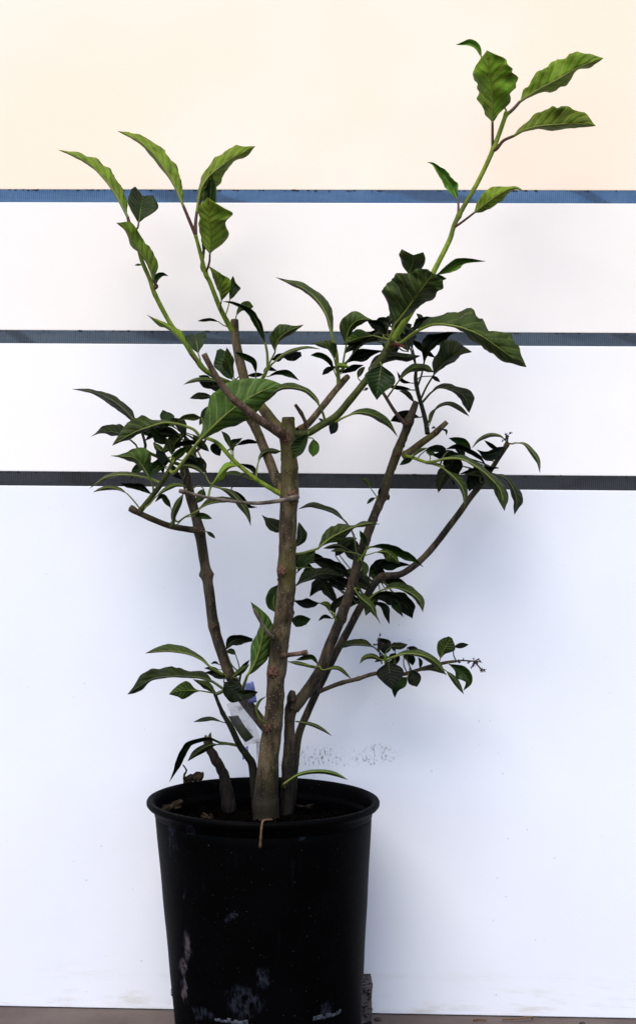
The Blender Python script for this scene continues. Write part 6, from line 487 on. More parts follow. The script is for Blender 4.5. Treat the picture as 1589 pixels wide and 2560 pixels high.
LEAF = {
 'y': (leaf_mat('leaf_young_upper', (.058, .160, .005), (.027, .072, .004), (.14, .20, .022), .42, .3),
       leaf_mat('leaf_young_under', (.118, .215, .008), (.056, .076, .005), (.24, .25, .02), .58, .2, .12, .6, .8)),
 'm': (leaf_mat('leaf_mature_upper', (.0095, .025, .0026), (.0045, .0115, .0018), (.026, .048, .006), .42, .13, .04, .3),
       leaf_mat('leaf_mature_under', (.026, .047, .0052), (.0095, .0145, .0026), (.085, .11, .016), .55, .16, .04, .5, .9)),
 'b': (leaf_mat('leaf_broad_upper', (.022, .064, .006), (.016, .042, .005), (.07, .12, .02), .4, .25, .06),
       leaf_mat('leaf_broad_under', (.038, .090, .010), (.026, .058, .008), (.12, .18, .03), .52, .2, .06, .6, .9)),
 'o': (leaf_mat('leaf_old_upper', (.0020, .0048, .0008), (.0012, .0026, .0006), (.005, .010, .0018), .45, .09, .01, .2),
       leaf_mat('leaf_old_under', (.0080, .0140, .0020), (.0034, .0050, .0011), (.030, .042, .007), .55, .12, .015, .5, .8)),
 'x': (leaf_mat('leaf_yellowing_upper', (.025, .040, .004), (.015, .022, .003), (.08, .10, .015), .45, .25, .05, edge=(.13, .11, .006)),
       leaf_mat('leaf_yellowing_under', (.04, .06, .006), (.02, .026, .004), (.10, .11, .02), .5, .2, .05, edge=(.13, .11, .006))),
}
def plain(name, c, c2, rough=.5, scale=80, spec=.3, bump=.3, bd=.001):
    nt = NT(name); o = nt.obj()
    f = nt.noise(o, scale, 5, .6)
    nt.base(nt.mix(nt.ramp(f, .3, .7), c, c2)); nt.set(rough, spec)
    nt.bump(f, bump, bd)
    return nt.m
RIB = plain('leaf_rib', (.125, .150, .015), (.075, .105, .010), .5)
RIB_DARK = plain('leaf_rib_dark', (.034, .050, .007), (.018, .029, .0045), .5)
RED = plain('petiole_red', (.060, .014, .010), (.055, .032, .010), .45)

def bark_mat(name, c1, c2, green, scar=(.06, .025, .014), pale=(.30, .26, .20), ga=.6, furrow=0.0):
    nt = NT(name); o = nt.obj()
    st = nt.scaled(o, (1, 1, .28))
    f1 = nt.noise(st, 70, 6, .62); f2 = nt.noise(st, 22, 3, .5)
    k = nt.mix(nt.ramp(f1, .38, .62), c1, c2)
    grain = nt.noise(nt.scaled(o, (1, 1, .45)), 230, 4, .7)
    k = nt.mix(nt.math('MULTIPLY', nt.ramp(grain, .52, .66), .55), k, tuple(q * .45 for q in c1))
    k = nt.mix(nt.math('MULTIPLY', nt.ramp(grain, .44, .32), .35), k, tuple(min(1, q * 1.8) for q in c2))
    k = nt.mix(nt.math('MULTIPLY', nt.ramp(f2, .45, .62), ga), k, green)
    k = nt.mix(nt.math('MULTIPLY', nt.ramp(nt.noise(nt.scaled(o, (1, 1, .5)), 40, 5, .7, .5), .52, .66), .5), k, tuple(q * .5 for q in c1))
    v = nt.n('TexVoronoi'); nt.put(v.inputs['Vector'], nt.scaled(o, (1, 1, .7))); v.inputs['Scale'].default_value = 380; v.inputs['Randomness'].default_value = 1.0
    sel = nt.n('SeparateColor'); nt.put(sel.inputs[0], v.outputs['Color'])
    dot = nt.math('MULTIPLY', nt.ramp(v.outputs['Distance'], .38, .14), nt.ramp(sel.outputs[0], .72, .80))
    k = nt.mix(nt.math('MULTIPLY', dot, .55), k, pale)
    at = nt.n('Attribute', attribute_name='scar').outputs['Fac']
    rag = nt.ramp(nt.math('ADD', at, nt.math('MULTIPLY', nt.math('SUBTRACT', nt.noise(o, 260, 4), .5), .9)), .35, .6)
    sc = nt.mix(nt.ramp(nt.noise(o, 420, 4), .4, .62), scar, (.16, .085, .05))
    sc = nt.mix(nt.ramp(nt.noise(o, 300, 3), .52, .62), sc, (.012, .007, .005))
    k = nt.mix(rag, k, sc)
    # shade inside the pot, coloured onto the stem feet
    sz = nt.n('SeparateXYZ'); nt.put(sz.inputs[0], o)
    foot_shade = nt.ramp(nt.math('ADD', sz.outputs[2], nt.math('MULTIPLY', nt.noise(o, 60, 4), .045)), .135, .060)
    k = nt.mix(nt.math('MULTIPLY', foot_shade, .85), k, (.004, .003, .0022))
    nt.base(k)
    h = nt.math('ADD', nt.math('MULTIPLY', f1, .8), nt.math('MULTIPLY', dot, .5))
    h = nt.math('ADD', h, nt.math('MULTIPLY', rag, nt.math('MULTIPLY', nt.noise(o, 420, 4), 1.6)))
    if furrow:
        h = nt.math('ADD', h, nt.math('MULTIPLY', nt.noise(nt.scaled(o, (1, 1, .12)), 160, 4), furrow))
    nt.bump(h, .9, .0022)
    nt.set(.72, .2)
    return nt.m
STEM = {
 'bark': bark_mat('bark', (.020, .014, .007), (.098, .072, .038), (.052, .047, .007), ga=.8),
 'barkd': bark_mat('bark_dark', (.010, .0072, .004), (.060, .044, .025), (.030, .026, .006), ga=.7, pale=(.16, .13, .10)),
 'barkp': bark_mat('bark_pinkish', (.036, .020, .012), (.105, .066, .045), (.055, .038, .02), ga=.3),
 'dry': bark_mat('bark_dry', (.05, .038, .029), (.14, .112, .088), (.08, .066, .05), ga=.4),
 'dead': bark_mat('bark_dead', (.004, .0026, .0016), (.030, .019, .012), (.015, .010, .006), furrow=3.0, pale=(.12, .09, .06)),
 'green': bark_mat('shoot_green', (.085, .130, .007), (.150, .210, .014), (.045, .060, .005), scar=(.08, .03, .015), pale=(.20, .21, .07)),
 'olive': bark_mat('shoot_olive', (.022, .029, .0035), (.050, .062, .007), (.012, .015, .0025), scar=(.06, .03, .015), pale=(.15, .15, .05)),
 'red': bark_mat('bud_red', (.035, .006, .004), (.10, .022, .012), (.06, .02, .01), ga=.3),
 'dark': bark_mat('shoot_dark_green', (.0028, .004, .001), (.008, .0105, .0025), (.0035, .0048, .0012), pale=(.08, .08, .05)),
}
CUT = plain('cut_wood', (.26, .21, .15), (.07, .05, .03), .8, 260)

def mesh_obj(name, verts, faces, mats, parent=None, mi=None, smooth=True, uvs=None):
    me = bpy.data.meshes.new(name)
    me.from_pydata([tuple(v) for v in verts], [], faces)
    for m in mats: me.materials.append(m)
    if mi is not None: me.polygons.foreach_set('material_index', np.array(mi, dtype=np.int32))
    if smooth: me.polygons.foreach_set('use_smooth', np.ones(len(me.polygons), dtype=bool))
    if uvs is not None:
        lay = me.uv_layers.new(name='UVMap')
        li = np.zeros(len(me.loops), dtype=np.int32); me.loops.foreach_get('vertex_index', li)
        lay.data.foreach_set('uv', np.asarray(uvs, dtype=np.float32)[li].ravel())
    me.update()
    ob = bpy.data.objects.new(name, me)
    col.objects.link(ob)
    if parent: ob.parent = parent
    return ob
def empty(name, loc):
    e = bpy.data.objects.new(name, None); col.objects.link(e); e.location = loc
    e.empty_display_size = .05
    return e
def tag(o, label=None, cat=None, kind=None, group=None):
    if label: o['label'] = label
    if cat: o['category'] = cat
    if kind: o['kind'] = kind
    if group: o['group'] = group
    return o
def bm_obj(name, bm, mats, parent=None, smooth=False):
    me = bpy.data.meshes.new(name); bm.to_mesh(me); bm.free()
    for m in mats: me.materials.append(m)
    if smooth: me.polygons.foreach_set('use_smooth', np.ones(len(me.polygons), dtype=bool))
    ob = bpy.data.objects.new(name, me); col.objects.link(ob)
    if parent: ob.parent = parent
    return ob
def catmull(pts, t):
    """pts (n,k); t in 0..1 by arclength of the control polygon"""
    P = np.asarray(pts, float)
    d = np.r_[0, np.cumsum(np.linalg.norm(np.diff(P[:, :3], axis=0), axis=1))]; d /= d[-1]
    Q = np.vstack([2 * P[0] - P[1], P, 2 * P[-1] - P[-2]])
    t = np.clip(np.asarray(t, float), 0, 1)
    k = np.clip(np.searchsorted(d, t, 'right') - 1, 0, len(P) - 2)
    u = ((t - d[k]) / np.maximum(d[k + 1] - d[k], 1e-9))[:, None]
    a, b, c, e = Q[k], Q[k + 1], Q[k + 2], Q[k + 3]
    return .5 * (2 * b + (c - a) * u + (2 * a - 5 * b + 4 * c - e) * u ** 2 + (3 * b - a - 3 * c + e) * u ** 3)
def unit(v):
    return v / np.maximum(np.linalg.norm(v, axis=-1, keepdims=True), 1e-9)
def tube(C, rad, seg):
    """rings around centre line C (n,3)"""
    T = unit(np.gradient(C, axis=0))
    ref = np.array([0., 1., 0.]) if abs(T[0][1]) < .8 else np.array([1., 0, 0])
    N = unit(np.cross(T[0], ref)); rings = []
    ang = np.linspace(0, 2 * np.pi, seg, endpoint=False)
    for i in range(len(C)):
        N = unit(N - T[i] * np.dot(N, T[i])); B = np.cross(T[i], N)
        rings.append(C[i] + rad[i] * (np.cos(ang)[:, None] * N + np.sin(ang)[:, None] * B))
    return np.array(rings), T
def ring_faces(n, seg, o=0):
    return [(o + i * seg + j, o + i * seg + (j + 1) % seg, o + (i + 1) * seg + (j + 1) % seg, o + (i + 1) * seg + j) for i in range(n - 1) for j in range(seg)]

# ------------------------------------------------------------------ floor and wall
nt = NT('concrete'); o = nt.obj()
f = nt.noise(o, 9, 6, .6); g = nt.noise(o, 160, 4, .6)
k = nt.mix(nt.ramp(f, .3, .7), (.078, .060, .056), (.110, .088, .082))
k = nt.mix(nt.math('MULTIPLY', nt.ramp(g, .58, .7), .5), k, (.06, .05, .045))
nt.base(k); nt.set(.85, .2); nt.bump(g, .4, .002)
CONCRETE = nt.m
bm = bmesh.new()
bmesh.ops.create_grid(bm, x_segments=40, y_segments=30, size=1)
for v in bm.verts: v.co = Vector((v.co.x * 3, v.co.y * 2 - 1.6, 0))
fl = bm_obj('floor', bm, [CONCRETE]); tag(fl, kind='structure')

def panel_mat(name, c, marks=None, dirt=0.0, warm_light=None):
    nt = NT(name); o = nt.obj()
    w = nt.noise(o, 5, 4, .55); fine = nt.noise(o, 420, 3, .6)
    k = nt.mix(nt.ramp(w, .3, .7), c, tuple(x * .965 for x in c))
    if warm_light:      # warm upper light, put into the panel colour in uneven patches
        k = nt.mix(nt.ramp(nt.noise(o, 1.7, 3, .5), .35, .65), k, warm_light)
    if dirt:
        sep = nt.n('SeparateXYZ'); nt.put(sep.inputs[0], o)
        low = nt.ramp(sep.outputs[2], .085, .0)
        d = nt.math('MULTIPLY', low, nt.ramp(nt.noise(nt.scaled(o, (.35, 1, 1.6)), 30, 6, .7), .48, .75))
        k = nt.mix(nt.math('MULTIPLY', d, dirt), k, (.45, .42, .33))
        sp = nt.ramp(nt.noise(o, 150, 2, .5), .735, .76)
        k = nt.mix(nt.math('MULTIPLY', sp, .45), k, (.2, .18, .15))
    if marks:
        mk = spots(nt, o, marks, .01, 30)
        streak = nt.ramp(nt.noise(nt.scaled(o, (1.5, 1, .55)), 240, 4, .7), .52, .60)
        clump = nt.ramp(nt.noise(o, 55, 3, .6), .36, .56)
        k = nt.mix(nt.math('MULTIPLY', nt.math('MULTIPLY', mk, streak), nt.math('MULTIPLY', clump, .8)), k, (.06, .065, .05))
    nt.base(k); nt.set(.55, .25)
    nt.bump(nt.math('ADD', fine, nt.math('MULTIPLY', nt.noise(o, 90, 3), .6)), .12, .001)
    return nt.m
YAW = R(-1.76)
WALL_Y = 0.17
wall = empty('wall', (0, WALL_Y, 0)); wall.rotation_euler = (0, 0, YAW)
tag(wall, 'white panel wall crossed by three dark ribbed strips behind the shrub', 'wall')
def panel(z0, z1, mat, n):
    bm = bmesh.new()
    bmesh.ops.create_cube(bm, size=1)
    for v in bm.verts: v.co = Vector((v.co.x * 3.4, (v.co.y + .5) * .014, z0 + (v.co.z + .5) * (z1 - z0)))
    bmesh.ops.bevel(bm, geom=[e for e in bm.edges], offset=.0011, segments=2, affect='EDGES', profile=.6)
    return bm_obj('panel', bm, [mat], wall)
GAPS = [(1.1448, 1.1629), (.9442, .9628), (.7419, .7622)]
panel(.0015, GAPS[2][0], panel_mat('panel_paint_lower', (.735, .762, .85), WALL_MARKS, .55), 0)  # panel whites go cool to warm upwards: light gradient put into the colours
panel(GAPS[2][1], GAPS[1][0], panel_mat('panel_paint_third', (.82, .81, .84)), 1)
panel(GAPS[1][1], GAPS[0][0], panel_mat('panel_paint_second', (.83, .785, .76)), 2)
panel(GAPS[0][1], 1.95, panel_mat('panel_paint_top', (.86, .775, .70), warm_light=(.86, .715, .58)), 3)  # warm light on the upper wall tinted into this panel
def strip_mat(name, c, c2, dk, rough):
    nt = NT(name); o = nt.obj()
    a = nt.noise(nt.scaled(o, (.35, 1, 1.4)), 14, 5, .65, 1.2)
    k = nt.mix(nt.ramp(a, .34, .66), c, c2)
    w = nt.n('TexWave', wave_type='BANDS', bands_direction='X'); nt.put(w.inputs[0], o)
    w.inputs['Scale'].default_value = 112; w.inputs['Distortion'].default_value = .6; w.inputs['Detail'].default_value = 1
    k = nt.mix(nt.math('MULTIPLY', w.outputs['Fac'], .38), k, dk)
    sm = nt.n('TexWave', wave_type='BANDS', bands_direction='DIAGONAL'); nt.put(sm.inputs[0], nt.scaled(o, (1, 1, 3)))
    sm.inputs['Scale'].default_value = 2.2; sm.inputs['Distortion'].default_value = 9; sm.inputs['Detail'].default_value = 3; sm.inputs['Detail Scale'].default_value = .8
    k = nt.mix(nt.math('MULTIPLY', nt.ramp(sm.outputs['Fac'], .90, .99), .6), k, dk)
    k = nt.mix(nt.math('MULTIPLY', nt.ramp(nt.noise(o, 260, 3), .6, .7), .4), k, c2)
    nt.base(k); nt.set(rough, .4); nt.bump(w.outputs['Fac'], .6, .0008)
    return nt.m
SM = [strip_mat('strip_blue', (.045, .115, .25), (.085, .175, .33), (.018, .038, .08), .5),  # sky reflection put into the strip colours, strongest at the top
      strip_mat('strip_slate', (.036, .056, .088), (.075, .102, .14), (.012, .016, .025), .5),
      strip_mat('strip_black', (.008, .0095, .013), (.024, .028, .036), (.003, .003, .0045), .55)]
SL = ['blue ribbed strip set between the top panels', 'slate grey ribbed strip set between the middle panels', 'near black ribbed strip above the tall bottom panel']
GRIT = plain('grit', (.012, .010, .010), (.05, .04, .035), .9)
for (z0, z1), m, lb in zip(GAPS, SM, SL):
    bm = bmesh.new(); nx = 680; L0 = -1.7; dx = 3.4 / nx
    # pressed ribs: a shallow zigzag front face, 5 mm pitch
    rows = []
    for i in range(nx + 1):
        x = L0 + i * dx; y = .0005 + (.0004 if i % 2 else 0)
        rows.append([bm.verts.new((x, y, z0)), bm.verts.new((x, y, z1)), bm.verts.new((x, .0125, z1)), bm.verts.new((x, .0125, z0))])
    for a, b in zip(rows, rows[1:]):
        for j in range(4):
            bm.faces.new((a[j], b[j], b[(j + 1) % 4], a[(j + 1) % 4]))
    bm.faces.new(rows[0][::-1]); bm.faces.new(rows[-1])
    bmesh.ops.recalc_face_normals(bm, faces=bm.faces)
    st = bm_obj('strip', bm, [m], wall); st['label'] = lb
    # crumbs caught along the upper lip
    bm = bmesh.new()
    for i in range(110):
        x = random.uniform(-.75, .75); s = random.choice([.0006, .0008, .001, .0016])
        mtx = Matrix.Translation((x, .0004, z1 - random.uniform(0, .0011))) @ Matrix.Diagonal((s * random.uniform(.8, 3.5), .0009, s * random.uniform(.5, .9), 1))
        bmesh.ops.create_icosphere(bm, subdivisions=1, radius=1, matrix=mtx)
    for v in bm.verts: v.co += Vector((random.gauss(0, 1), 0, random.gauss(0, 1))) * .0002
    g = bm_obj('crumbs', bm, [GRIT], wall); tag(g, kind='stuff')

# ------------------------------------------------------------------ pot
POT = Vector((-.0572, 0, 0)); LEAN = -.03; RIM_Z = .337
nt = NT('black_plastic'); o = nt.obj()
fine = nt.noise(o, 220, 4, .65)
base = nt.mix(nt.ramp(nt.noise(o, 14, 5), .35, .7), (.0006, .0006, .0008), (.0012, .0012, .0016))
rel = [(x - POT.x, z, rx, rz) for x, z, rx, rz in POT_MARKS]
mk = spots(nt, o, rel, .012, 55)
rag = nt.ramp(nt.noise(nt.scaled(o, (1.3, 1.3, .6)), 130, 5, .7), .42, .62)
sep = nt.n('SeparateXYZ'); nt.put(sep.inputs[0], o)
front = nt.ramp(sep.outputs[1], .03, -.02)
dust = nt.math('MULTIPLY', nt.math('MULTIPLY', mk, rag), front)
speck = nt.math('MULTIPLY', nt.ramp(nt.noise(o, 360, 2, .5), .725, .75), .6)
base = nt.mix(nt.math('MULTIPLY', dust, .6), base, (.022, .025, .038))
pale = nt.math('MULTIPLY', nt.math('MULTIPLY', spots(nt, o, rel[4:6] + rel[9:10], .008, 60), nt.ramp(nt.noise(o, 110, 5, .7), .36, .52)), front)
base = nt.mix(nt.math('MULTIPLY', pale, .8), base, (.075, .064, .066))
base = nt.mix(speck, base, (.05, .05, .048))
scuff = nt.ramp(nt.noise(nt.scaled(o, (1, 1, .12)), 120, 4, .6), .60, .74)
base = nt.mix(nt.math('MULTIPLY', scuff, .10), base, (.012, .014, .022))
nt.base(base)
nt.set(nt.math('ADD', .42, nt.math('MULTIPLY', fine, .2)), .018)
nt.bump(nt.math('ADD', nt.math('MULTIPLY', fine, .3), nt.noise(o, 18, 3)), .2, .002)
PLASTIC = nt.m
def lathe(profile, seg, off=Vector((0, 0, 0))):
    vs, fs = [], []
    for r, z in profile:
        for j in range(seg):
            a = 2 * math.pi * j / seg
            vs.append((r * math.cos(a) + LEAN * z, r * math.sin(a), z))
    return vs, ring_faces(len(profile), seg)
def rbody(z): return .1163 + (.1397 - .1163) * z / .32
pot = empty('plant_pot', POT)
tag(pot, 'large black plastic nursery pot with scuffed sides and rolled rim', 'pot')
prof = [(.0, .004), (.08, .004), (rbody(0) - .004, .003), (rbody(0), .006)] + [(rbody(z) + .0002 * math.sin(z * 70), z) for z in np.linspace(.02, .316, 30)]
prof += [(rbody(.316) - .0028, .3195)] + [(rbody(z) - .0028, z) for z in np.linspace(.31, .012, 12)] + [(0.0, .010)]
vs, fs = lathe(prof, 128)
mesh_obj('body', vs, fs, [PLASTIC], pot)
rp = [(.1372, .3165), (.1400, .3172), (.1408, .3228), (.1444, .3266), (.1480, .3288), (.1499, .3312), (.1502, .3342), (.1491, .3364), (.1470, .3374), (.1440, .3372), (.1412, .3350), (.1390, .3300), (.1372, .3165)]
vs, fs = lathe(rp, 160)
mesh_obj('rim', vs, fs, [PLASTIC], pot)
# drain slots low on the wall, each a ragged-edged recess frame
SCUFF = plain('scuffed_plastic', (.006, .007, .009), (.085, .10, .13), .7, 180)
for ang in np.arange(R(-109), R(230), R(58)):
    bm = bmesh.new(); n = 10; w = .042; z0, z1 = .012, .092
    for i in range(n):
        u0, u1 = i / n, (i + 1) / n
        def pt(u, z, d):
            a = ang + (u - .5) * w / .117
            r = rbody(z) + d
            return bm.verts.new((r * math.cos(a) + LEAN * z, r * math.sin(a), z))
        jz = random.uniform(-.0022, .0022)
        q = [pt(u0, z1 - .003 + jz, .0015), pt(u1, z1 - .003 + jz, .0015), pt(u1, z1 + jz, .0008), pt(u0, z1 + jz, .0008)]
        bm.faces.new(q)
        q2 = [pt(u0, z1 - .003 + jz, .0015), pt(u1, z1 - .003 + jz, .0015), pt(u1, z1 - .006, -.001), pt(u0, z1 - .006, -.001)]
        bm.faces.new(q2[::-1])
    bmesh.ops.remove_doubles(bm, verts=bm.verts, dist=.0003)
    bm_obj('drain_slot_lip', bm, [SCUFF], pot, True)

# ------------------------------------------------------------------ soil
SOIL = plain('potting_soil', (.0005, .0004, .0004), (.0018, .0013, .001), .98, 130, .01, .8, .004)
SOIL_Z = .304
bm = bmesh.new(); nr, na = 26, 90; rows = []
for i in range(nr + 1):
    r = .1372 * i / nr; row = []
    for j in range(na):
        a = 2 * math.pi * j / na
        x, y = r * math.cos(a), r * math.sin(a)
        z = .006 * noise.noise(Vector((x * 40, y * 40, 1))) + .004 * noise.noise(Vector((x * 130, y * 130, 5)))
        z *= max(0, 1 - max(0, i - nr + 3) / 3)
        row.append(bm.verts.new((POT.x + LEAN * SOIL_Z + x, y, SOIL_Z + z - .004 * (i / nr) ** 4)))
    rows.append(row)
for a, b in zip(rows, rows[1:]):
    for j in range(na):
        try: bm.faces.new((a[j], a[(j + 1) % na], b[(j + 1) % na], b[j]))
        except ValueError: pass
for k_ in range(1500):
    a = random.uniform(0, 6.283); r = .132 * math.sqrt(random.random()); s = random.choice([.0015, .002, .003, .0045])
    mtx = Matrix.Translation((POT.x + LEAN * SOIL_Z + r * math.cos(a), r * math.sin(a), SOIL_Z + .0015)) @ Matrix.Rotation(random.uniform(0, 6), 4, Vector((random.random(), random.random(), random.random() + .1)).normalized()) @ Matrix.Diagonal((s * 1.6, s, s * .6, 1))
    bmesh.ops.create_cube(bm, size=1, matrix=mtx)
soil = bm_obj('soil', bm, [SOIL]); tag(soil, 'dark damp potting soil filling the black pot', 'soil', 'stuff')

# ------------------------------------------------------------------ shrub
SHRUB_LOC = Vector(STEMS[0]['p'][0][:3])
shrub = empty('shrub', SHRUB_LOC)
tag(shrub, 'pruned leafy shrub with bare grey stems growing in the black pot', 'shrub')
SO = np.array(SHRUB_LOC)
stem_objs = []
def build_stem(s, idx):
    P = np.array(s['p']); ln = np.linalg.norm(np.diff(P[:, :3], axis=0), axis=1).sum()
    big = P[:, 3].max() > .008
    n = max(8, int(ln / (.0028 if big else .0024))); seg = 20 if big else 12
    Q = catmull(P, np.linspace(0, 1, n)); C, rad = Q[:, :3].copy(), Q[:, 3].copy()
    rng = random.Random(idx)
    for i in range(n):
        q = noise.noise_vector(Vector(C[i] * 28) + Vector((idx * 3.1, 0, 0)))
        fade = min(1, i / 6) * min(1, (n - 1 - i) / 4)
        C[i] += np.array(q) * rad[i] * (.05 if s['k'] in ('green', 'olive') else .13) * fade
        rad[i] *= 1 + .07 * noise.noise(Vector(C[i] * 60) + Vector((0, idx * 5.0, 0)))
    if s['k'] == 'green' or s['k'] == 'dark':
        pass
    for b in s['b']:
        d = np.linalg.norm(C - np.array(b[:3]), axis=1); k = d.argmin(); R_ = b[3]
        al = np.r_[0, np.cumsum(np.linalg.norm(np.diff(C, axis=0), axis=1))]
        rad += np.maximum(R_ - rad, 0) * .55 * np.exp(-((al - al[k]) / (.75 * R_)) ** 2)
    rings, T = tube(C, rad, seg)
    V = rings.reshape(-1, 3); scar = np.zeros(len(V))
    ctr = np.repeat(C, seg, axis=0); out = unit(V - ctr)
    for b in s['b']:
        bp = np.array(b[:3]); d = np.linalg.norm(C - bp, axis=1); k = d.argmin(); R_ = b[3]
        dirv = bp - C[k]; dn = np.linalg.norm(dirv)
        sp = C[k] + (dirv / dn if dn > 1e-4 else np.array([0, -1., 0])) * rad[k]
        g = np.exp(-(np.linalg.norm(V - sp, axis=1) / (.62 * R_)) ** 2)
        rough = np.array([noise.noise(Vector(v * 420)) for v in V])
        V = V + out * (g * R_ * (.26 + .26 * rough * b[4]))[:, None]
        scar = np.maximum(scar, b[4] * np.exp(-(np.linalg.norm(V - sp, axis=1) / (.66 * R_)) ** 2))
    if big:
        wart = np.array([noise.noise(Vector(v * 330)) for v in V])
        V = V + out * (np.maximum(wart - .38, 0) * .0032)[:, None]
        V = V + out * (np.array([noise.noise(Vector(v * 95)) for v in V]) * .0006)[:, None]
    if s['k'] == 'dead':
        V = V + out * (np.array([noise.noise(Vector((v[0] * 260, v[1] * 260, v[2] * 40))) for v in V]) * .0026)[:, None]
        top = V[-seg:]; top[:, 2] += np.array([rng.uniform(-.006, .006) for _ in range(seg)]); V[-seg:] = top
    fs = ring_faces(n, seg); mi = [0] * len(fs)
    # end cap: small bevel ring and a cut face
    e0 = (n - 1) * seg; base = len(V)
    inner = C[-1] + T[-1] * rad[-1] * .12 + (V[e0:] - C[-1]) * .78
    tip = C[-1] + T[-1] * rad[-1] * .05
    V = np.vstack([V, inner, tip[None]]); scar = np.r_[scar, np.zeros(seg + 1)]
    for j in range(seg):
        j2 = (j + 1) % seg
        fs.append((e0 + j, e0 + j2, base + j2, base + j)); mi.append(0)
        fs.append((base + j, base + j2, base + seg)); mi.append(1 if s['k'] in ('bark', 'barkp', 'dry', 'dead') else 0)
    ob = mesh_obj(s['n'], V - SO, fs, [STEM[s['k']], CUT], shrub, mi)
    at = ob.data.attributes.new('scar', 'FLOAT', 'POINT'); at.data.foreach_set('value', scar.astype(np.float32))
    return ob
for i, s in enumerate(STEMS):
    stem_objs.append(build_stem(s, i))

def stations(vals, e, v):
    x = np.linspace(0, 1, len(vals) + 2); y = np.r_[0, vals, e]
    P = np.c_[x, y]
    Q = np.vstack([2 * P[0] - P[1], P, 2 * P[-1] - P[-2]])
    k = np.clip((v * (len(x) - 1)).astype(int), 0, len(x) - 2); u = v * (len(x) - 1) - k
    a, b, c, d = Q[k, 1], Q[k + 1, 1], Q[k + 2, 1], Q[k + 3, 1]
    r = .5 * (2 * b + (c - a) * u + (2 * a - 5 * b + 4 * c - d) * u ** 2 + (3 * b - a - 3 * c + d) * u ** 3)
    return np.maximum(r, .0002)
def build_leaf(L, idx, parent, origin):
    rng = np.random.RandomState(idx * 13 + 5)
    nv, h = 40, 6
    v = np.linspace(0, 1, nv)
    M = catmull(np.array(L['M']), v)
    ln = np.linalg.norm(np.diff(M, axis=0), axis=1).sum()
    vd = np.array(L['M']).mean(0) - np.array(CAM); vd /= np.linalg.norm(vd)
    T = unit(np.gradient(M, axis=0)); T2 = unit(T - np.outer(T @ vd, vd))
    NL = unit(np.cross(T2, vd))
    # smooth the side vectors so sharp bends do not fold the blade
    for _ in range(3):
        NL[1:-1] = unit(NL[:-2] + 2 * NL[1:-1] + NL[2:])
    wl, wr = stations(L['l'], L['e'][0], v), stations(L['r'], L['e'][1], v)
    W0 = max(max(L['l']), max(L['r']), L['A'] * ln)
    shape = np.sin(np.pi * v ** .92) ** .75
    sg = 1.0 if L['s'] == 'd' else -1.0
    wv = L['w']
    U = np.r_[np.linspace(-1, 0, h), np.linspace(0, 1, h)[1:]]
    nu = len(U); G = np.zeros((nv, nu, 3))
    nw = ln / rng.uniform(.019, .026)
    ph = rng.uniform(0, 6.28, 6)
    twist = rng.uniform(-.12, .12)
    for j, u in enumerate(U):
        a = abs(u); w = wl if u < 0 else wr; s_ = 1 if u < 0 else -1; p = ph[0] if u < 0 else ph[1]
        W = np.maximum(W0 * shape, w)
        dl = np.minimum(np.sqrt(np.maximum(W ** 2 - w ** 2, 0)), .026) * L['f'] * .8
        side = 0.0 if u < 0 else 40.0
        rip = np.array([1.5 * noise.noise(Vector((x * nw * 1.5 + side, idx * 1.7, 0))) + .8 * noise.noise(Vector((x * nw * 3.4 + side, idx * 2.3, 9))) for x in v])
        rip = rip + .35 * np.sin(2 * np.pi * nw * .8 * v + p)
        ww = w * (1 + .19 * wv * rip * a)
        tsh = (L['h'][0] if u < 0 else L['h'][1])
        dep = sg * dl * a ** 1.25 + wv * .24 * W * rip * a ** 2 + u * twist * w
        sv = (v - .2 * a ** .8) * 8.5
        dep = dep + sg * (.0005 if L['s'] == 'd' else .00022) * (W0 / .018) * (np.abs(np.sin(np.pi * sv)) - .5) * min(1, a * 2.2) * (1 - a * .5) * shape
        crum = np.array([noise.noise(Vector((u * 1.4 + idx * 3.3, x * ln / .021, idx * .77))) for x in v])
        dep = dep + min(1.0, wv + .2) * .38 * W * crum * (.25 + .75 * a)
        # rolled-back margin
        dep = dep + sg * .05 * W * a ** 4
        G[:, j] = M + NL * (s_ * ww * a)[:, None] + T2 * (ww * a * tsh * v ** 1.5)[:, None] + vd * dep[:, None]
    du = np.gradient(G, axis=1); dv = np.gradient(G, axis=0)
    N = unit(np.cross(du, dv)); flip = np.sign((N @ vd).mean()) or 1
    N = N * -flip                       # towards the viewer's side of the blade
    th = .00016
    A, B = G + N * th, G - N * th
    verts = [A.reshape(-1, 3), B.reshape(-1, 3)]; off = nv * nu
    fs, mi = [], []
    ca, cb = (0, 1) if L['s'] == 'u' else (1, 0)
    test = np.cross(G[1, h] - G[0, h], G[1, h - 1] - G[0, h - 1])
    for i in range(nv - 1):
        for j in range(nu - 1):
            q = (i * nu + j, i * nu + j + 1, (i + 1) * nu + j + 1, (i + 1) * nu + j)
            # cross(du,dv) follows q's winding
            qa = q if flip < 0 else q[::-1]
            fs.append(qa); mi.append(ca)
            fs.append(tuple(x + off for x in qa[::-1])); mi.append(cb)
    edge = [i * nu for i in range(nv)] + [(nv - 1) * nu + j for j in range(1, nu)] + [i * nu + nu - 1 for i in range(nv - 2, -1, -1)]
    for a, b in zip(edge, edge[1:]):
        fs.append((a, b, b + off, a + off)); mi.append(cb)
    uu = np.tile((U + 1) / 2, nv); vv = np.repeat(v, nu)
    uv = [np.c_[uu, vv], np.c_[uu, vv]]
    # petiole and midrib in one tapering tube
    size = min(1.3, max(.45, ln / .085))
    cnt = 2 * off
    pe = np.array(L['a'])
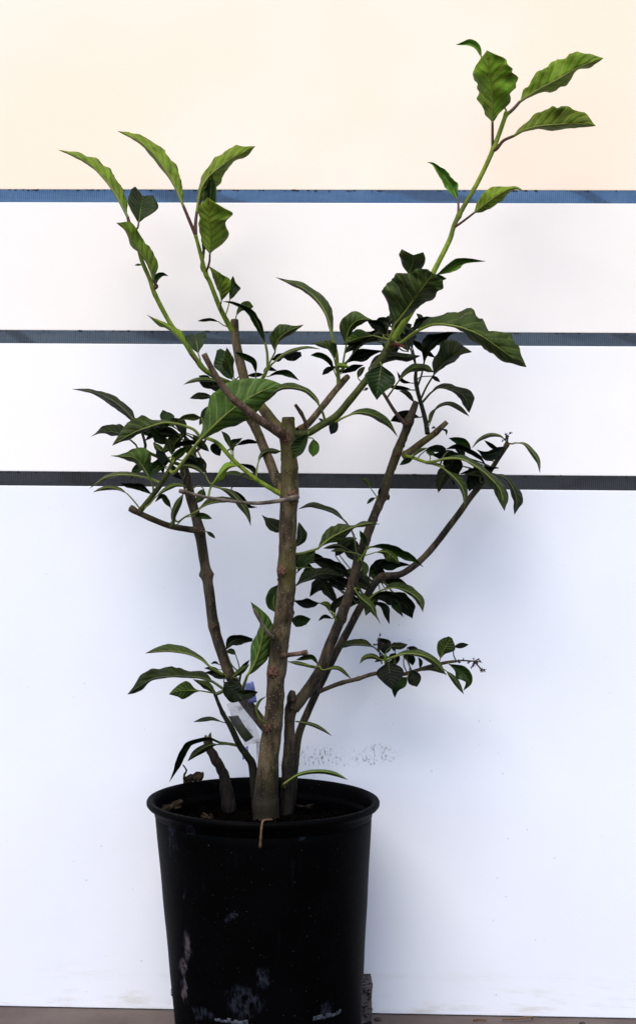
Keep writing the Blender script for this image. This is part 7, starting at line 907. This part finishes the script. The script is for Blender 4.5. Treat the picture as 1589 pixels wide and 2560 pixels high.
    if len(pe) >= 2 and np.linalg.norm(pe[-1] - pe[0]) > 1e-4:
        if len(pe) == 2:
            mid = (pe[0] + pe[1]) / 2 - unit(M[4] - M[0]) * np.linalg.norm(pe[1] - pe[0]) * .12
            pe = np.array([pe[0], mid, pe[1]])
        pc = catmull(pe, np.linspace(0, 1, 9))
        mc = M[1:int(nv * .93):2] - vd * (.0002 if L['s'] == 'd' else -.0004)
        C = np.vstack([pc, mc])
        r = np.r_[np.linspace(.0019, .0015, 9) * size, np.linspace(.0014, .0003, len(mc)) * size]
        rg, _ = tube(C, r, 6)
        verts.append(rg.reshape(-1, 3)); uv.append(np.full((len(C) * 6, 2), .5))
        tf = ring_faces(len(C), 6, cnt)
        for q in range(len(tf)):
            mi.append(3 if (L['c'] and q < 8 * 6) else 2)
        fs += tf
    V = np.vstack(verts) - origin
    up, un_ = LEAF[L['m']]
    return mesh_obj('leaf', V, fs, [up, un_, RIB_DARK if L['m'] == 'o' else RIB, RED], parent, mi, True, np.vstack(uv))
for i, L in enumerate(LEAVES):
    build_leaf(L, i, stem_objs[L['b']], SO)

# dry flower heads
DRY = plain('dry_flower', (.008, .005, .005), (.035, .02, .018), .8)
def cluster(center, base, n, spread, seed):
    rng = random.Random(seed); bm = bmesh.new()
    c = Vector(center); b = Vector(base)
    pts = [c + Vector((rng.gauss(0, 1), rng.gauss(0, .7), rng.gauss(0, 1))) * spread for _ in range(n)]
    for p in pts:
        s = rng.uniform(.0011, .0019)
        bmesh.ops.create_icosphere(bm, subdivisions=1, radius=s, matrix=Matrix.Translation(p))
        for _ in range(3):
            q = p + Vector((rng.gauss(0, 1), rng.gauss(0, 1), rng.gauss(0, 1))).normalized() * s * 1.6
            bmesh.ops.create_icosphere(bm, subdivisions=1, radius=s * .4, matrix=Matrix.Translation(q))
    def rod(p, q, r):
        C = np.linspace(np.array(p), np.array(q), 4); rg, _ = tube(C, np.full(4, r), 5)
        vv = [bm.verts.new(x) for x in rg.reshape(-1, 3)]
        for f in ring_faces(4, 5): bm.faces.new([vv[k] for k in f])
    rod(b, c, .0011)
    for p in pts: rod(c, p, .0005)
    for v in bm.verts: v.co -= SHRUB_LOC
    return bm_obj('flower_cluster', bm, [DRY], shrub, True)
fl_ = FLOWERS
cluster(fl_[0], np.array(fl_[0]) + np.array([.006, .01, -.026]), 12, .0055, 1)
cluster(fl_[1], np.array(fl_[1]) + np.array([-.006, 0, -.001]), 6, .002, 2)
cluster(fl_[2], fl_[1], 12, .0042, 3)
cluster(fl_[3], fl_[2], 5, .002, 4)
cluster(fl_[4], np.array(fl_[4]) + np.array([0, .004, -.016]), 6, .003, 5)

# ------------------------------------------------------------------ small things
def rag_block(name, cx, cy, cz, sx, sy, sz, mats, amp, seed, sub=3, rot=(0, 0, 0)):
    bm = bmesh.new(); bmesh.ops.create_cube(bm, size=1)
    bmesh.ops.subdivide_edges(bm, edges=bm.edges, cuts=sub, use_grid_fill=True)
    m = Matrix.Rotation(rot[2], 3, 'Z') @ Matrix.Rotation(rot[1], 3, 'Y') @ Matrix.Rotation(rot[0], 3, 'X')
    for v in bm.verts:
        p = m @ Vector((v.co.x * sx, v.co.y * sy, v.co.z * sz))
        v.co = p + noise.noise_vector(p * (1.2 / max(sx, sz) * 4) + Vector((seed, 0, 0))) * amp
    ob = bm_obj(name, bm, mats); ob.location = (cx, cy, cz)
    return ob
nt = NT('flaking_coating'); o = nt.obj()
f = nt.noise(nt.scaled(o, (1, 1, 1.5)), 75, 6, .7)
nt.base(nt.mix(nt.ramp(f, .44, .52), (.005, .004, .005), (.09, .076, .076))); nt.set(.8, .2); nt.bump(f, .8, .003)
FLAKE = nt.m
blk = rag_block('weathered_block', .046, .127, .0305, .066, .052, .062, [FLAKE], .004, 3, 7)
tag(blk, 'weathered grey block with black flaking coating between pot and wall', 'block')

CHIP = plain('bark_chip', (.002, .0014, .001), (.034, .024, .013), .9, 150, .1, .8, .003)
chip_spots = [(-.190, .035, .318, .028, .010, .006, .5, 'dark bark chip with pale torn edge beside the left rim'),
              (-.166, .105, .343, .024, .012, .008, .1, 'black bark chip perched on the far rim'),
              (-.178, .002, 0.310, .012, .007, .005, 1.2, 'small pale bark chip low on the soil'),
              (-.142, .020, 0.309, .020, .006, .004, 2.2, 'thin brown bark sliver on the soil'),
              (-.020, .075, 0.312, .040, .005, .004, .1, 'straight grey twig piece on soil behind the trunk')]
for i, (x, y, z, a, b, c, r, lb) in enumerate(chip_spots):
    ch = rag_block('bark_chip', x, y, z, a, b, c, [CHIP], .0045, i * 7.0, 5, (.2, -.25 if i < 2 else .05, r))
    tag(ch, lb, 'bark chip')
def rod_obj(name, pts, r0, r1, mat, seg=8):
    C = catmull(np.array(pts), np.linspace(0, 1, 18)); o0 = C.mean(0)
    r = np.linspace(r0, r1, 18) * (1 + .15 * np.sin(np.arange(18) * 1.7))
    rg, _ = tube(C, r, seg); V = np.vstack([rg.reshape(-1, 3), C[:1], C[-1:]]) - o0
    f = ring_faces(18, seg)
    f += [(18 * seg, (j + 1) % seg, j) for j in range(seg)] + [(18 * seg + 1, 17 * seg + j, 17 * seg + (j + 1) % seg) for j in range(seg)]
    ob = mesh_obj(name, V, f, [mat]); ob.location = o0
    return ob
STRAW = plain('dry_straw', (.07, .036, .016), (.13, .075, .036), .8, 200)
xm = POT.x + LEAN * RIM_Z
d = rod_obj('dried_leaf_stalk', [(xm + .016, -.139, .3395), (xm + .006, -.1465, .3400), (xm + .004, -.1525, .335), (xm + .003, -.1527, .322), (xm + .002, -.1475, .308)], .0011, .0017, STRAW)
tag(d, 'brown dried leaf stalk hooked over the front rim of the pot', 'stalk')
d = rod_obj('dried_wisp', [(-.178, .10, .335), (-.179, .10, .347), (-.176, .10, .354), (-.181, .10, .362)], .0020, .0008, CHIP)
tag(d, 'curled dark dried wisp standing up beside the far left rim', 'stalk')
d = rod_obj('dry_twig', [(.262, .140, .004), (.285, .141, .005), (.302, .142, .0075), (.304, .142, .004)], .0012, .0012, STRAW)
tag(d, 'thin brown dry twig bent at one end, lying along the wall foot', 'twig')
d = rod_obj('dry_twig', [(.222, .143, .0022), (.232, .143, .003), (.241, .143, .002)], .0014, .0009, STRAW)
tag(d, 'short dark dry twig scrap on the floor against the wall foot', 'twig')
peb = [(.090, .142, .006, 'dark crumb of soil on the floor beside the weathered block'), (.372, .135, .0045, 'small dark crumb of soil far along the wall foot')]
for i, (x, y, s, lb) in enumerate(peb):
    bm = bmesh.new(); bmesh.ops.create_icosphere(bm, subdivisions=3, radius=s * .6)
    for v in bm.verts:
        v.co = v.co * (1 + .45 * noise.noise(v.co * (2.2 / s) + Vector((i * 5.0, 0, 0)))); v.co.x *= 1.4; v.co.z *= .7
    cr_ = bm_obj('soil_crumb', bm, [GRIT]); cr_.location = (x, y, s * .36)
    tag(cr_, lb, 'soil crumb')

# clear plastic tag tucked behind the trunk
nt = NT('clear_plastic'); o = nt.obj()
nt.base((.16, .16, .18)); nt.set(.1, .6); nt.bump(nt.noise(o, 60, 3), .5, .004)
tr = nt.n('BsdfTransparent'); mx = nt.n('MixShader'); nt.put(mx.inputs[0], nt.math('ADD', .15, nt.math('MULTIPLY', nt.ramp(nt.noise(o, 45, 2), .5, .7), .3)))
nt.t.links.new(tr.outputs[0], mx.inputs[1]); nt.t.links.new(nt.b.outputs[0], mx.inputs[2]); nt.t.links.new(mx.outputs[0], nt.out.inputs['Surface'])
CLEAR = nt.m
VIOLET = plain('violet_print', (.06, .075, .24), (.16, .19, .42), .4, 120)
PRINT = plain('green_print', (.014, .022, .008), (.028, .03, .018), .5, 90)
tg = empty('plant_tag', (-.092, .052, .34))
tag(tg, 'crumpled clear plastic plant tag with violet patches behind the trunk', 'plant tag')
def sheet(name, corners, mat, amp, seed, n=12):
    a, b, c, d_ = [np.array(q, float) for q in corners]; V, F = [], []
    for i in range(n + 1):
        for j in range(n + 1):
            u, w = j / n, i / n
            p = (a * (1 - u) + b * u) * (1 - w) + (d_ * (1 - u) + c * u) * w
            q = noise.noise_vector(Vector(p * 45) + Vector((seed, 0, 0)))
            V.append(p + np.array([q.x * .4, q.y, q.z * .4]) * amp - np.array(tg.location))
    for i in range(n):
        for j in range(n):
            F.append((i * (n + 1) + j, i * (n + 1) + j + 1, (i + 1) * (n + 1) + j + 1, (i + 1) * (n + 1) + j))
    ob = mesh_obj(name, V, F, [mat], tg)
    md = ob.modifiers.new('thickness', 'SOLIDIFY'); md.thickness = .0005
    return ob
sheet('film', [(-.118, .044, .452), (-.090, .046, .466), (-.074, .050, .404), (-.094, .047, .398)], CLEAR, .012, 1.0)
sheet('printed_insert', [(-.118, .046, .436), (-.104, .047, .437), (-.083, .050, .408), (-.094, .048, .402)], PRINT, .004, 4.0)
sheet('violet_patch', [(-.097, .047, .480), (-.084, .049, .483), (-.078, .050, .455), (-.090, .048, .452)], VIOLET, .004, 6.0)
sheet('violet_patch', [(-.098, .046, .392), (-.090, .047, .398), (-.088, .047, .382), (-.097, .046, .378)], VIOLET, .003, 8.0)
sheet('stem_of_tag', [(-.080, .052, .405), (-.067, .052, .405), (-.062, .052, .300), (-.072, .052, .300)], CLEAR, .002, 9.0)
